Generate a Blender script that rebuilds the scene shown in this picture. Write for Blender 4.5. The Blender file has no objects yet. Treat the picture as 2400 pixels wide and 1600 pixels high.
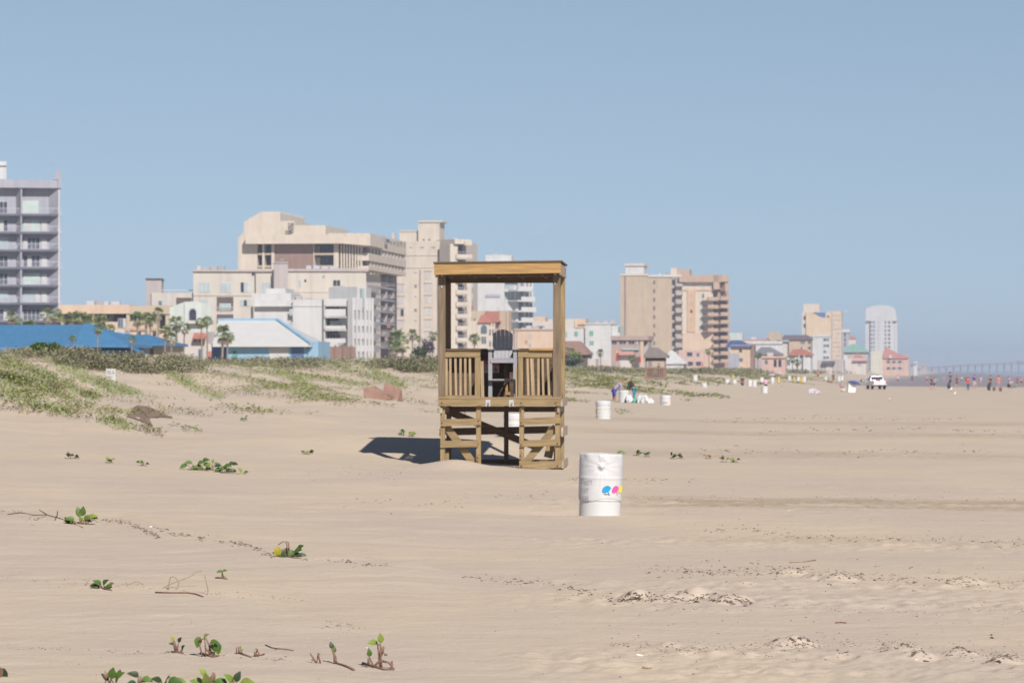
import bpy, bmesh, math, random
import numpy as np
from mathutils import Vector, Matrix
R = math.radians
C = bpy.context; D = bpy.data; S = C.scene; COL = S.collection
random.seed(11)

# ---------------------------------------------------------------- camera, world, sun, exposure
F, CX, HY, CZ = 8000.0, 1200.0, 868.0, 2.05      # survey of the photograph: focal length and horizon in its pixels, eye height
cam = D.objects.new('camera', D.cameras.new('camera')); COL.objects.link(cam)
cam.location = (0, 0, CZ); cam.rotation_euler = (R(90), 0, 0)
cam.data.sensor_width = 36; cam.data.lens = 36 * F / 2400
cam.data.shift_y = (HY - 800) / 2400
cam.data.clip_start = 0.5; cam.data.clip_end = 60000
cam.data.dof.use_dof = True; cam.data.dof.focus_distance = 34; cam.data.dof.aperture_fstop = 6.3
S.camera = cam
SUN_AZ, SUN_EL = 160.0, 38.0                     # clockwise from +Y, above the horizon
w = D.worlds.new('World'); S.world = w; w.use_nodes = True
nt = w.node_tree; bg = nt.nodes['Background']
sky = nt.nodes.new('ShaderNodeTexSky'); sky.sky_type = 'NISHITA'; sky.sun_disc = False
sky.sun_elevation = R(SUN_EL); sky.sun_rotation = R(SUN_AZ)
sky.air_density = 1.0; sky.dust_density = 0.3; sky.ozone_density = 3.0; sky.altitude = 0
# look a little higher into the sky near the horizon: the photograph's air is clear and blue right down to it
tc = nt.nodes.new('ShaderNodeTexCoord'); va = nt.nodes.new('ShaderNodeVectorMath'); va.operation = 'ADD'
va.inputs[1].default_value = (0, 0, 0.10)
vn = nt.nodes.new('ShaderNodeVectorMath'); vn.operation = 'NORMALIZE'
nt.links.new(tc.outputs['Generated'], va.inputs[0]); nt.links.new(va.outputs[0], vn.inputs[0]); nt.links.new(vn.outputs[0], sky.inputs[0])
hs = nt.nodes.new('ShaderNodeHueSaturation'); hs.inputs['Hue'].default_value = 0.497; hs.inputs['Saturation'].default_value = 0.80; hs.inputs['Value'].default_value = 0.725
nt.links.new(sky.outputs[0], hs.inputs['Color']); # a clear sky is brightest low down and darkens towards the zenith
sp = nt.nodes.new('ShaderNodeSeparateXYZ'); nt.links.new(tc.outputs['Generated'], sp.inputs[0])
mrz = nt.nodes.new('ShaderNodeMapRange'); mrz.interpolation_type = 'SMOOTHSTEP'
for i_, q_ in enumerate((0.10, 0.75, 1.0, 0.0)): mrz.inputs[i_ + 1].default_value = q_
nt.links.new(sp.outputs['Z'], mrz.inputs[0]); vm_ = nt.nodes.new('ShaderNodeMix'); vm_.data_type = 'RGBA'; vm_.inputs[6].default_value = (0.34, 0.40, 0.56, 1); vm_.inputs[7].default_value = (1.0, 1.015, 1.01, 1)
vs_ = nt.nodes.new('ShaderNodeVectorMath'); vs_.operation = 'MULTIPLY'
nt.links.new(hs.outputs[0], vs_.inputs[0]); nt.links.new(mrz.outputs[0], vm_.inputs[0]); nt.links.new(vm_.outputs[2], vs_.inputs[1]); nt.links.new(vs_.outputs[0], bg.inputs[0]); bg.inputs[1].default_value = 0.10
sl = D.lights.new('sun', 'SUN'); sl.energy = 4.7; sl.angle = R(0.5); sl.color = (1.0, 0.945, 0.885)
sun = D.objects.new('sun', sl); COL.objects.link(sun)
to_sun = Vector((math.sin(R(SUN_AZ)) * math.cos(R(SUN_EL)), math.cos(R(SUN_AZ)) * math.cos(R(SUN_EL)), math.sin(R(SUN_EL))))
sun.rotation_euler = (-to_sun).to_track_quat('-Z', 'Y').to_euler(); sun.location = (40, -60, 80)
S.view_settings.view_transform = 'Standard'; S.view_settings.look = 'None'
S.view_settings.exposure = 0.34; S.view_settings.gamma = 1
S.cycles.max_bounces = 6; S.cycles.volume_bounces = 0; S.cycles.use_denoising = True

# ---------------------------------------------------------------- helpers
def lin(c): return c / 12.92 if c <= 0.04045 else ((c + 0.055) / 1.055) ** 2.4
def rgb(r, g, b, k=0.74): return (lin(r / 255) * k, lin(g / 255) * k, lin(b / 255) * k, 1)
MATS = {}
def mat(name, col, rough=0.8, var=0.10, scale=3.0, stretch=(1, 1, 1), bump=0.0, spec=0.3, metal=0.0, attr=None, streak=0.0, trans=0.0):
    """procedural paint, stucco, wood, cloth: a colour, two sizes of noise in it and a bump"""
    if name in MATS: return MATS[name]
    m = D.materials.new(name); m.use_nodes = True; n = m.node_tree.nodes; L = m.node_tree.links
    p = n['Principled BSDF']; p.inputs['Roughness'].default_value = rough; p.inputs['Metallic'].default_value = metal
    p.inputs['Specular IOR Level'].default_value = spec
    t = n.new('ShaderNodeTexCoord'); mp = n.new('ShaderNodeMapping'); mp.inputs['Scale'].default_value = stretch
    L.new(t.outputs['Object'], mp.inputs[0])
    a = n.new('ShaderNodeTexNoise'); a.inputs['Scale'].default_value = scale; a.inputs['Detail'].default_value = 5
    L.new(mp.outputs[0], a.inputs[0])
    h = n.new('ShaderNodeHueSaturation'); h.inputs['Color'].default_value = col
    if attr:
        at = n.new('ShaderNodeAttribute'); at.attribute_name = attr; L.new(at.outputs['Color'], h.inputs['Color'])
    mr = n.new('ShaderNodeMapRange'); mr.inputs[1].default_value = 0.25; mr.inputs[2].default_value = 0.75
    mr.inputs[3].default_value = 1 - var * 1.6; mr.inputs[4].default_value = 1 + var
    L.new(a.outputs[0], mr.inputs[0])
    last = mr.outputs[0]
    if streak:
        b = n.new('ShaderNodeTexNoise'); b.inputs['Scale'].default_value = 1.0; b.inputs['Detail'].default_value = 3
        m2 = n.new('ShaderNodeMapping'); m2.inputs['Scale'].default_value = (1.2, 1.2, 0.08); L.new(t.outputs['Object'], m2.inputs[0]); L.new(m2.outputs[0], b.inputs[0])
        r2 = n.new('ShaderNodeMapRange'); r2.inputs[1].default_value = 0.45; r2.inputs[2].default_value = 0.8; r2.inputs[3].default_value = 1.0; r2.inputs[4].default_value = 1 - streak
        L.new(b.outputs[0], r2.inputs[0])
        mm = n.new('ShaderNodeMath'); mm.operation = 'MULTIPLY'; L.new(last, mm.inputs[0]); L.new(r2.outputs[0], mm.inputs[1]); last = mm.outputs[0]
    L.new(last, h.inputs['Value']); L.new(h.outputs[0], p.inputs['Base Color'])
    if bump:
        bp = n.new('ShaderNodeBump'); bp.inputs['Strength'].default_value = bump; bp.inputs['Distance'].default_value = 0.02
        L.new(a.outputs[0], bp.inputs['Height']); L.new(bp.outputs[0], p.inputs['Normal'])
    if trans:
        tr = n.new('ShaderNodeBsdfTranslucent'); mx = n.new('ShaderNodeMixShader'); mx.inputs[0].default_value = trans
        L.new(h.outputs[0], tr.inputs[0]); L.new(p.outputs[0], mx.inputs[1]); L.new(tr.outputs[0], mx.inputs[2])
        L.new(mx.outputs[0], n['Material Output'].inputs[0])
    MATS[name] = m; return m
def stucco(name, r, g, b, k=0.72, var=0.05): return mat(name, rgb(r, g, b, k), 0.9, var, 0.35, streak=0.17)

def V3(p): return Vector(p)
class MB:
    """collects shapes and links them as ONE mesh object"""
    def __init__(s): s.v = []; s.f = []; s.m = []; s.c = []
    def add(s, vs, fs, mi=0, col=None):
        k = len(s.v); s.v += [tuple(v) for v in vs]; s.f += [tuple(i + k for i in f) for f in fs]; s.m += [mi] * len(fs)
        if col is not None: s.c += [col] * len(fs)
    def hexa(s, p, mi=0):                         # p: four bottom corners, four top corners
        s.add(p, [(3, 2, 1, 0), (4, 5, 6, 7), (0, 1, 5, 4), (1, 2, 6, 5), (2, 3, 7, 6), (3, 0, 4, 7)], mi)
    def box(s, x0, y0, z0, x1, y1, z1, mi=0):
        s.hexa([(x0, y0, z0), (x1, y0, z0), (x1, y1, z0), (x0, y1, z0), (x0, y0, z1), (x1, y0, z1), (x1, y1, z1), (x0, y1, z1)], mi)
    def beam(s, p0, p1, wd, t, n=(0, -1, 0), mi=0):
        """a board from p0 to p1, wd wide across its face, t thick along the face normal n"""
        p0, p1, n = V3(p0), V3(p1), V3(n).normalized(); a = (p1 - p0).normalized(); q = a.cross(n)
        if q.length < 1e-4: n = V3((1, 0, 0)); q = a.cross(n)
        q.normalize(); n = q.cross(a)
        q *= wd / 2; n = n * (t / 2)
        s.hexa([p0 - q - n, p0 + q - n, p0 + q + n, p0 - q + n, p1 - q - n, p1 + q - n, p1 + q + n, p1 - q + n], mi)
    def tube(s, pts, rad, n=8, mi=0, cap=True):
        pts = [V3(p) for p in pts]; k = len(pts); rings = []
        if not isinstance(rad, (list, tuple)): rad = [rad] * k
        up = V3((0.31, 0.17, 0.93))
        for i, p in enumerate(pts):
            a = (pts[min(i + 1, k - 1)] - pts[max(i - 1, 0)]).normalized()
            x = a.cross(up)
            if x.length < 0.05: x = a.cross(V3((1, 0, 0)))
            x.normalize(); y = a.cross(x)
            rings.append([p + (x * math.cos(2 * math.pi * j / n) + y * math.sin(2 * math.pi * j / n)) * rad[i] for j in range(n)])
        vs = [q for r in rings for q in r]
        fs = [(i * n + j, i * n + (j + 1) % n, (i + 1) * n + (j + 1) % n, (i + 1) * n + j) for i in range(k - 1) for j in range(n)]
        if cap: fs += [tuple(range(n - 1, -1, -1)), tuple((k - 1) * n + j for j in range(n))]
        s.add(vs, fs, mi)
    def lathe(s, prof, n=32, mi=0, c=(0, 0, 0)):
        vs = [(c[0] + r * math.cos(2 * math.pi * j / n), c[1] + r * math.sin(2 * math.pi * j / n), c[2] + z) for r, z in prof for j in range(n)]
        k = len(prof)
        fs = [(i * n + j, i * n + (j + 1) % n, (i + 1) * n + (j + 1) % n, (i + 1) * n + j) for i in range(k - 1) for j in range(n)]
        s.add(vs, fs, mi)
    def prism(s, poly, off, mi=0):                # poly: world points in a plane, off: thickness vector
        k = len(poly); a = [V3(p) for p in poly]; b = [p + V3(off) for p in a]
        s.add(a + b, [tuple(range(k)), tuple(range(2 * k - 1, k - 1, -1))] + [(i, i + k, (i + 1) % k + k, (i + 1) % k) for i in range(k)], mi)
    def leaf(s, base, d, up, ln, wd, mi=0, fold=0.35, curl=0.3, col=None, n=5):
        """an oval leaf, folded along its midrib and curled at the tip"""
        d = V3(d).normalized(); sd = d.cross(V3(up));
        if sd.length < 1e-3: sd = d.cross(V3((1, 0.2, 0)))
        sd.normalize(); u = sd.cross(d); base = V3(base); vs = []; fs = []
        for i in range(n + 1):
            t = i / n; hw = wd / 2 * math.sin(math.pi * min(0.985, 0.06 + 0.9 * t) ** 0.8)
            p = base + d * (ln * t) - u * (curl * ln * t * t)
            vs += [p + sd * hw + u * (fold * hw), p, p - sd * hw + u * (fold * hw)]
        for i in range(n):
            k = i * 3; fs += [(k, k + 1, k + 4, k + 3), (k + 1, k + 2, k + 5, k + 4)]
        s.add(vs, fs, mi, col)
    def build(s, name, mats, parent=None, origin=(0, 0, 0), smooth=False, attr=None):
        me = D.meshes.new(name); o = V3(origin)
        me.from_pydata([(v[0] - o.x, v[1] - o.y, v[2] - o.z) for v in s.v], [], s.f)
        if not isinstance(mats, (list, tuple)): mats = [mats]
        for m in mats: me.materials.append(m)
        if len(mats) > 1: me.polygons.foreach_set('material_index', s.m)
        if s.c:
            ca = me.color_attributes.new('tint', 'FLOAT_COLOR', 'CORNER'); k = 0
            arr = np.empty((len(me.loops), 4), np.float32)
            for f, c in zip(s.f, s.c): arr[k:k + len(f)] = (c[0], c[1], c[2], 1); k += len(f)
            ca.data.foreach_set('color', arr.ravel())
        if smooth: me.polygons.foreach_set('use_smooth', [True] * len(me.polygons))
        me.update()
        ob = D.objects.new(name, me); COL.objects.link(ob)
        if parent is not None: ob.parent = parent
        else: ob.location = o
        return ob
def tag(o, label, cat, group=None, kind=None):
    o['label'] = label; o['category'] = cat
    if group: o['group'] = group
    if kind: o['kind'] = kind
    return o
def thing(name, label, cat, loc, rz=0, group=None):
    o = D.objects.new(name, None); COL.objects.link(o); o.location = loc; o.rotation_euler = (0, 0, rz); o.empty_display_size = 0.3
    return tag(o, label, cat, group)
def dup(root, loc, rz=0, label=None, scale=None):
    r = root.copy(); COL.objects.link(r); r.location = loc; r.rotation_euler = (0, 0, rz)
    if label: r['label'] = label
    if scale: r.scale = (scale,) * 3 if not isinstance(scale, tuple) else scale
    for ch in list(root.children):
        c = ch.copy(); COL.objects.link(c); c.parent = r
        for g in ch.children:
            e = g.copy(); COL.objects.link(e); e.parent = c
    return r

# ---------------------------------------------------------------- noise and the lie of the land
_rs = np.random.RandomState(5); _LAT = _rs.rand(256, 256)
def vnoise(x, y):
    xi = np.floor(x).astype(np.int64); yi = np.floor(y).astype(np.int64); fx = x - xi; fy = y - yi
    fx = fx * fx * (3 - 2 * fx); fy = fy * fy * (3 - 2 * fy)
    a = _LAT[xi & 255, yi & 255]; b = _LAT[(xi + 1) & 255, yi & 255]; c = _LAT[xi & 255, (yi + 1) & 255]; d = _LAT[(xi + 1) & 255, (yi + 1) & 255]
    return (a + (b - a) * fx) * (1 - fy) + (c + (d - c) * fx) * fy - 0.5
def fbm(x, y, o=3):
    r = 0; a = 1.0
    for k in range(o): r = r + a * vnoise(x * 2 ** k + 17.3 * k, y * 2 ** k + 9.1 * k); a *= 0.5
    return r
def sm(x, a, b):
    t = np.clip((x - a) / (b - a), 0, 1); return t * t * (3 - 2 * t)
SHORE = 0.13
def ridge(X, Y):
    a = 0.27 * X - 0.96 * Y; b = 0.96 * X + 0.27 * Y
    return fbm(a / 26 + 3.7, b / 4.2 + 1.3, 3)
CREST_Y = [0, 161, 186, 202, 226, 245, 262, 276, 298, 404, 667, 2600, 9000]
CREST_Z = [2.6, 2.6, 2.42, 2.12, 2.15, 2.75, 2.45, 2.05, 2.25, 1.95, 1.75, 1.7, 1.7]
# low sand ribs that caught the vines in the foreground: (x, y) on the beach
def land(X, Y, fine=True):
    X = np.asarray(X, float); Y = np.asarray(Y, float)
    s = X - SHORE * Y
    cr = np.interp(Y, CREST_Y, CREST_Z)
    sw = s + 3.0 * fbm(X / 40 + 5, Y / 40, 2) * sm(-s, 8, 26)
    pr = np.interp(sw, [-400, -110, -70, -57, -46, -41, -34, -27, -20, -14, -10, -6], [0.5, 0.5, 0.58, 0.74, 1.0, 0.92, 0.55, 0.27, 0.13, 0.065, 0.025, 0])
    z = pr * cr + np.interp(s, [-6, 0, 14, 40, 90, 200], [0, -0.03, -0.12, -0.9, -2.2, -4])
    z = z - 0.42 * sm(Y, 80, 420) * sm(s, -34, -12)
    dm = sm(-s, 16, 30)
    z = z + dm * (0.75 * ridge(X, Y) + 0.22 * fbm(X / 3.1, Y / 3.1, 2)) * np.where(s < -60, 0.3, 1.0)
    z = z + 0.16 * np.exp(-(((X + 1.12) / 0.62) ** 2 + ((Y - 69.2) / 0.8) ** 2))  + 0.46 * sm(-X, -1.3, 0.5) * np.exp(-((Y - 78) / 3.7) ** 2) * np.exp(-((X + 2) / 5) ** 2) + 0.02 * np.exp(-((X - 1.0) / 1.3) ** 2 - ((Y - 47.2) / 0.8) ** 2) - 0.13 * np.exp(-((X - 0.7) / 1.3) ** 2 - ((Y - 49.7) / 1.0) ** 2)
    for xs, ys, hh in (((-9, -7.4, -5.7, -5.15, -4.36, -3.72, -2.63, -1.26, -0.2), (52, 49.4, 44.7, 45.9, 42, 40.8, 37.5, 35.5, 34), 0.085), ((-7, -5.05, -3.7, -2.9, -1.9), (34.5, 33.7, 32.5, 31.4, 30.7), 0.05), ((-5, -3.77, -2.4, -1.6, -0.9), (25.3, 25.15, 24.66, 24.1, 23.6), 0.035)):
        dy = np.interp(X, xs, ys) - Y; z = z + hh * np.exp(-np.maximum(dy, 0) / 3.5) * sm(dy, -0.28, 0.12) * sm(X, xs[0] - 1.5, xs[1]) * (1 - sm(X, xs[-2], xs[-1]))
    if fine:
        nr = 1 - sm(Y, 110, 260)
        z = z + nr * (0.07 * fbm(X / 5.2, Y / 4.4, 2) + 0.016 * fbm(X / 0.9 + 3, Y / 0.5, 3))
        lf = sm(-X, -0.6, 1.2)
        z = z + nr * lf * 0.06 * np.abs(fbm(X / 3.0 + 0.35 * Y, Y / 2.2 - 0.2 * X, 2))
        for px_, py_, r_, h_ in ((1484, 1402, 0.16, 0.06), (1508, 1404, 0.13, 0.05), (1556, 1408, 0.15, 0.04), (1602, 1404, 0.22, 0.07), (1668, 1402, 0.26, 0.06), (1712, 1410, 0.22, 0.07), (1850, 1345, 0.2, 0.06), (1915, 1352, 0.16, 0.05), (1965, 1356, 0.2, 0.06), (2260, 1362, 0.2, 0.06), (1838, 1505, 0.14, 0.05), (1880, 1504, 0.12, 0.05), (2095, 1512, 0.12, 0.05), (2120, 1522, 0.15, 0.05), (2155, 1535, 0.13, 0.05), (2250, 1528, 0.14, 0.05), (2350, 1548, 0.14, 0.06), (1570, 1512, 0.12, 0.04), (1640, 1520, 0.12, 0.04)):
            yc = CZ * F / (py_ - HY); q2 = ((X - (px_ - CX) / F * yc) ** 2 + ((Y - yc) * 0.7) ** 2) / r_ ** 2; z = z + h_ * np.clip(1 - q2, 0, 1) ** 0.7
        rough = 0
        for yc, hw in ((23.6, 0.9), (25.0, 0.5), (30.6, 1.1), (33.0, 0.8), (41.5, 1.4), (53.0, 2.2), (60.5, 0.7), (84, 5), (110, 6), (150, 9)):
            rough = rough + np.exp(-((Y + 0.10 * X + 0.5 * fbm(X / 2.0, Y / 9.0 + yc, 2) - yc) / hw) ** 2) * min(1.0, 30 / yc + 0.35)
        rough = np.clip(rough, 0, 1) * sm(X, -0.6, 0.9)
        n = np.abs(fbm(X / 0.34 + 1.7, Y / 0.42, 3))
        z = z + rough * nr * (0.045 * n + 0.036 * fbm(X / 0.12, Y / 0.2, 2))
    return z
def land1(x, y): return float(land(np.array([x]), np.array([y]))[0])
def hit(px, py):
    """where the sight line through a point of the photograph meets the sand"""
    ok, p, _n, _i = SAND.ray_cast((0, 0, CZ), V3(((px - CX) / F, 1, (HY - py) / F)).normalized())
    return (p.x, p.y, p.z) if ok else at(px, 900)
def at(px, d): x = (px - CX) / F * d; return x, d, land1(x, d)

def ground_sheet():
    Y = np.concatenate([np.linspace(-60, 12, 16), np.geomspace(12.5, 62, 640), np.geomspace(62.2, 200, 330), np.geomspace(200.8, 1200, 200), np.geomspace(1215, 30000, 60)])
    T = np.concatenate([-np.geomspace(1.6, 0.205, 34), np.linspace(-0.2, 0.2, 500), np.geomspace(0.205, 1.6, 34)])
    X = T[None, :] * (np.maximum(Y, 0)[:, None] + 7); YY = np.repeat(Y[:, None], len(T), 1)
    Z = np.empty_like(X)
    for i in range(len(Y)): Z[i] = land(X[i], YY[i])
    n, k = X.shape; me = D.meshes.new('sand')
    me.vertices.add(n * k); me.vertices.foreach_set('co', np.stack([X, YY, Z], -1).astype(np.float32).ravel())
    idx = np.arange(n * k).reshape(n, k)
    q = np.stack([idx[:-1, :-1], idx[:-1, 1:], idx[1:, 1:], idx[1:, :-1]], -1).reshape(-1, 4)
    me.loops.add(q.size); me.loops.foreach_set('vertex_index', q.ravel().astype(np.int32))
    me.polygons.add(len(q)); me.polygons.foreach_set('loop_start', np.arange(0, q.size, 4, dtype=np.int32)); me.polygons.foreach_set('loop_total', np.full(len(q), 4, np.int32))
    me.polygons.foreach_set('use_smooth', np.ones(len(q), bool)); me.update(calc_edges=True)
    m = D.materials.new('sand'); m.use_nodes = True; N = m.node_tree.nodes; L = m.node_tree.links; p = N['Principled BSDF']
    p.inputs['Specular IOR Level'].default_value = 0.12
    g = N.new('ShaderNodeNewGeometry'); sx = N.new('ShaderNodeSeparateXYZ'); L.new(g.outputs['Position'], sx.inputs[0])
    def noise(scale, st=(1, 1, 1), det=4):
        mp = N.new('ShaderNodeMapping'); mp.inputs['Scale'].default_value = st; L.new(g.outputs['Position'], mp.inputs[0])
        t = N.new('ShaderNodeTexNoise'); t.inputs['Scale'].default_value = scale; t.inputs['Detail'].default_value = det; L.new(mp.outputs[0], t.inputs[0]); return t.outputs[0]
    def rng(v, a, b, c, d):
        r = N.new('ShaderNodeMapRange'); r.interpolation_type = 'SMOOTHSTEP'
        for i, q in enumerate((a, b, c, d)): r.inputs[i + 1].default_value = q
        L.new(v, r.inputs[0]); return r.outputs[0]
    def math_(op, a, b):
        r = N.new('ShaderNodeMath'); r.operation = op
        for i, q in enumerate((a, b)):
            if isinstance(q, (int, float)): r.inputs[i].default_value = q
            else: L.new(q, r.inputs[i])
        return r.outputs[0]
    def mix(f, a, b):
        r = N.new('ShaderNodeMix'); r.data_type = 'RGBA'
        if isinstance(f, float): r.inputs[0].default_value = f
        else: L.new(f, r.inputs[0])
        for i, q in ((6, a), (7, b)):
            if isinstance(q, tuple): r.inputs[i].default_value = q
            else: L.new(q, r.inputs[i])
        return r.outputs[2]
    A = (0.482, 0.402, 0.322, 1); B = (0.520, 0.428, 0.325, 1); W = (0.275, 0.235, 0.23, 1); T2 = (0.36, 0.285, 0.20, 1)
    c = mix(rng(noise(0.25, (1, 0.5, 1)), 0.35, 0.65, 0, 1), A, B)
    c = mix(rng(noise(2.2, (1, 0.8, 1), 5), 0.52, 0.8, 0, 0.35), c, (0.40, 0.32, 0.25, 1))
    c = mix(rng(noise(38, (1, 1, 1), 2), 0.60, 0.78, 0, 0.34), c, (0.22, 0.17, 0.13, 1))
    c = mix(rng(noise(7, (0.5, 1.3, 1), 6), 0.55, 0.72, 0, 0.30), c, (0.58, 0.47, 0.35, 1))
    # coarser, browner sand where vehicles churn it, in strips along the beach
    yy = math_('ADD', sx.outputs['Y'], math_('MULTIPLY', sx.outputs['X'], 0.10))
    yy = math_('ADD', yy, math_('MULTIPLY', math_('SUBTRACT', noise(0.35), 0.5), 3.0))
    band = None
    for yc, hw, k in ((53.5, 3.2, 0.9), (84, 4.5, 0.5), (112, 6, 0.55), (136, 7, 0.5), (42, 1.0, 0.35)):
        f = math_('ABSOLUTE', math_('SUBTRACT', yy, yc), 0); f = rng(f, hw * 0.35, hw, k, 0)
        band = f if band is None else math_('MAXIMUM', band, f)
    band = math_('MULTIPLY', band, rng(sx.outputs['X'], 0.8, 3.2, 0, 1))
    band = math_('MULTIPLY', band, rng(noise(1.3, (0.35, 1, 1), 5), 0.36, 0.58, 0.25, 1))
    c = mix(band, c, T2)
    # wet lower beach
    s = math_('SUBTRACT', sx.outputs['X'], math_('MULTIPLY', sx.outputs['Y'], SHORE))
    s = math_('ADD', s, math_('MULTIPLY', math_('SUBTRACT', noise(0.03), 0.5), 14.0))
    wet = math_('MULTIPLY', rng(s, -24, -11, 0, 1), rng(math_('ADD', sx.outputs['Y'], math_('MULTIPLY', math_('SUBTRACT', noise(0.05), 0.5), 60.0)), 490, 560, 0, 1))
    c = mix(wet, c, W); L.new(c, p.inputs['Base Color'])
    L.new(rng(wet, 0, 1, 0.95, 0.42), p.inputs['Roughness'])
    b1 = N.new('ShaderNodeBump'); b1.inputs['Strength'].default_value = 0.5; b1.inputs['Distance'].default_value = 0.02
    L.new(math_('ADD', noise(14, (1, 1, 1), 5), math_('MULTIPLY', noise(5, (0.8, 1.0, 1), 4), 1.4)), b1.inputs['Height']); L.new(b1.outputs[0], p.inputs['Normal'])
    me.materials.append(m)
    o = D.objects.new('sand', me); COL.objects.link(o); o['kind'] = 'structure'; o['label'] = 'pale tan beach sand rising into low dunes'; return o
SAND = ground_sheet(); C.view_layer.update()

def sea():
    b = MB(); b.add([(-2000, 300, -1.0), (9000, 300, -1.0), (9000, 34000, -1.0), (-2000, 34000, -1.0)], [(0, 1, 2, 3)])
    m = D.materials.new('sea_water'); m.use_nodes = True; N = m.node_tree.nodes; L = m.node_tree.links; p = N['Principled BSDF']
    p.inputs['Base Color'].default_value = (0.20, 0.22, 0.25, 1); p.inputs['Roughness'].default_value = 0.35
    g = N.new('ShaderNodeNewGeometry'); mp = N.new('ShaderNodeMapping'); mp.inputs['Scale'].default_value = (0.25, 0.08, 1); L.new(g.outputs['Position'], mp.inputs[0])
    t = N.new('ShaderNodeTexNoise'); t.inputs['Scale'].default_value = 1; t.inputs['Detail'].default_value = 6; L.new(mp.outputs[0], t.inputs[0])
    bp = N.new('ShaderNodeBump'); bp.inputs['Strength'].default_value = 1; bp.inputs['Distance'].default_value = 0.8; L.new(t.outputs[0], bp.inputs['Height']); L.new(bp.outputs[0], p.inputs['Normal'])
    r = N.new('ShaderNodeMapRange'); r.inputs[1].default_value = 0.6; r.inputs[2].default_value = 0.72; L.new(t.outputs[0], r.inputs[0])
    x = N.new('ShaderNodeMix'); x.data_type = 'RGBA'; x.inputs[6].default_value = (0.30, 0.31, 0.36, 1); x.inputs[7].default_value = (0.55, 0.56, 0.58, 1)
    L.new(r.outputs[0], x.inputs[0]); L.new(x.outputs[2], p.inputs['Base Color'])
    o = b.build('sea', m); o['kind'] = 'structure'; o['label'] = 'grey sea beyond the wet sand'
sea()
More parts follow.
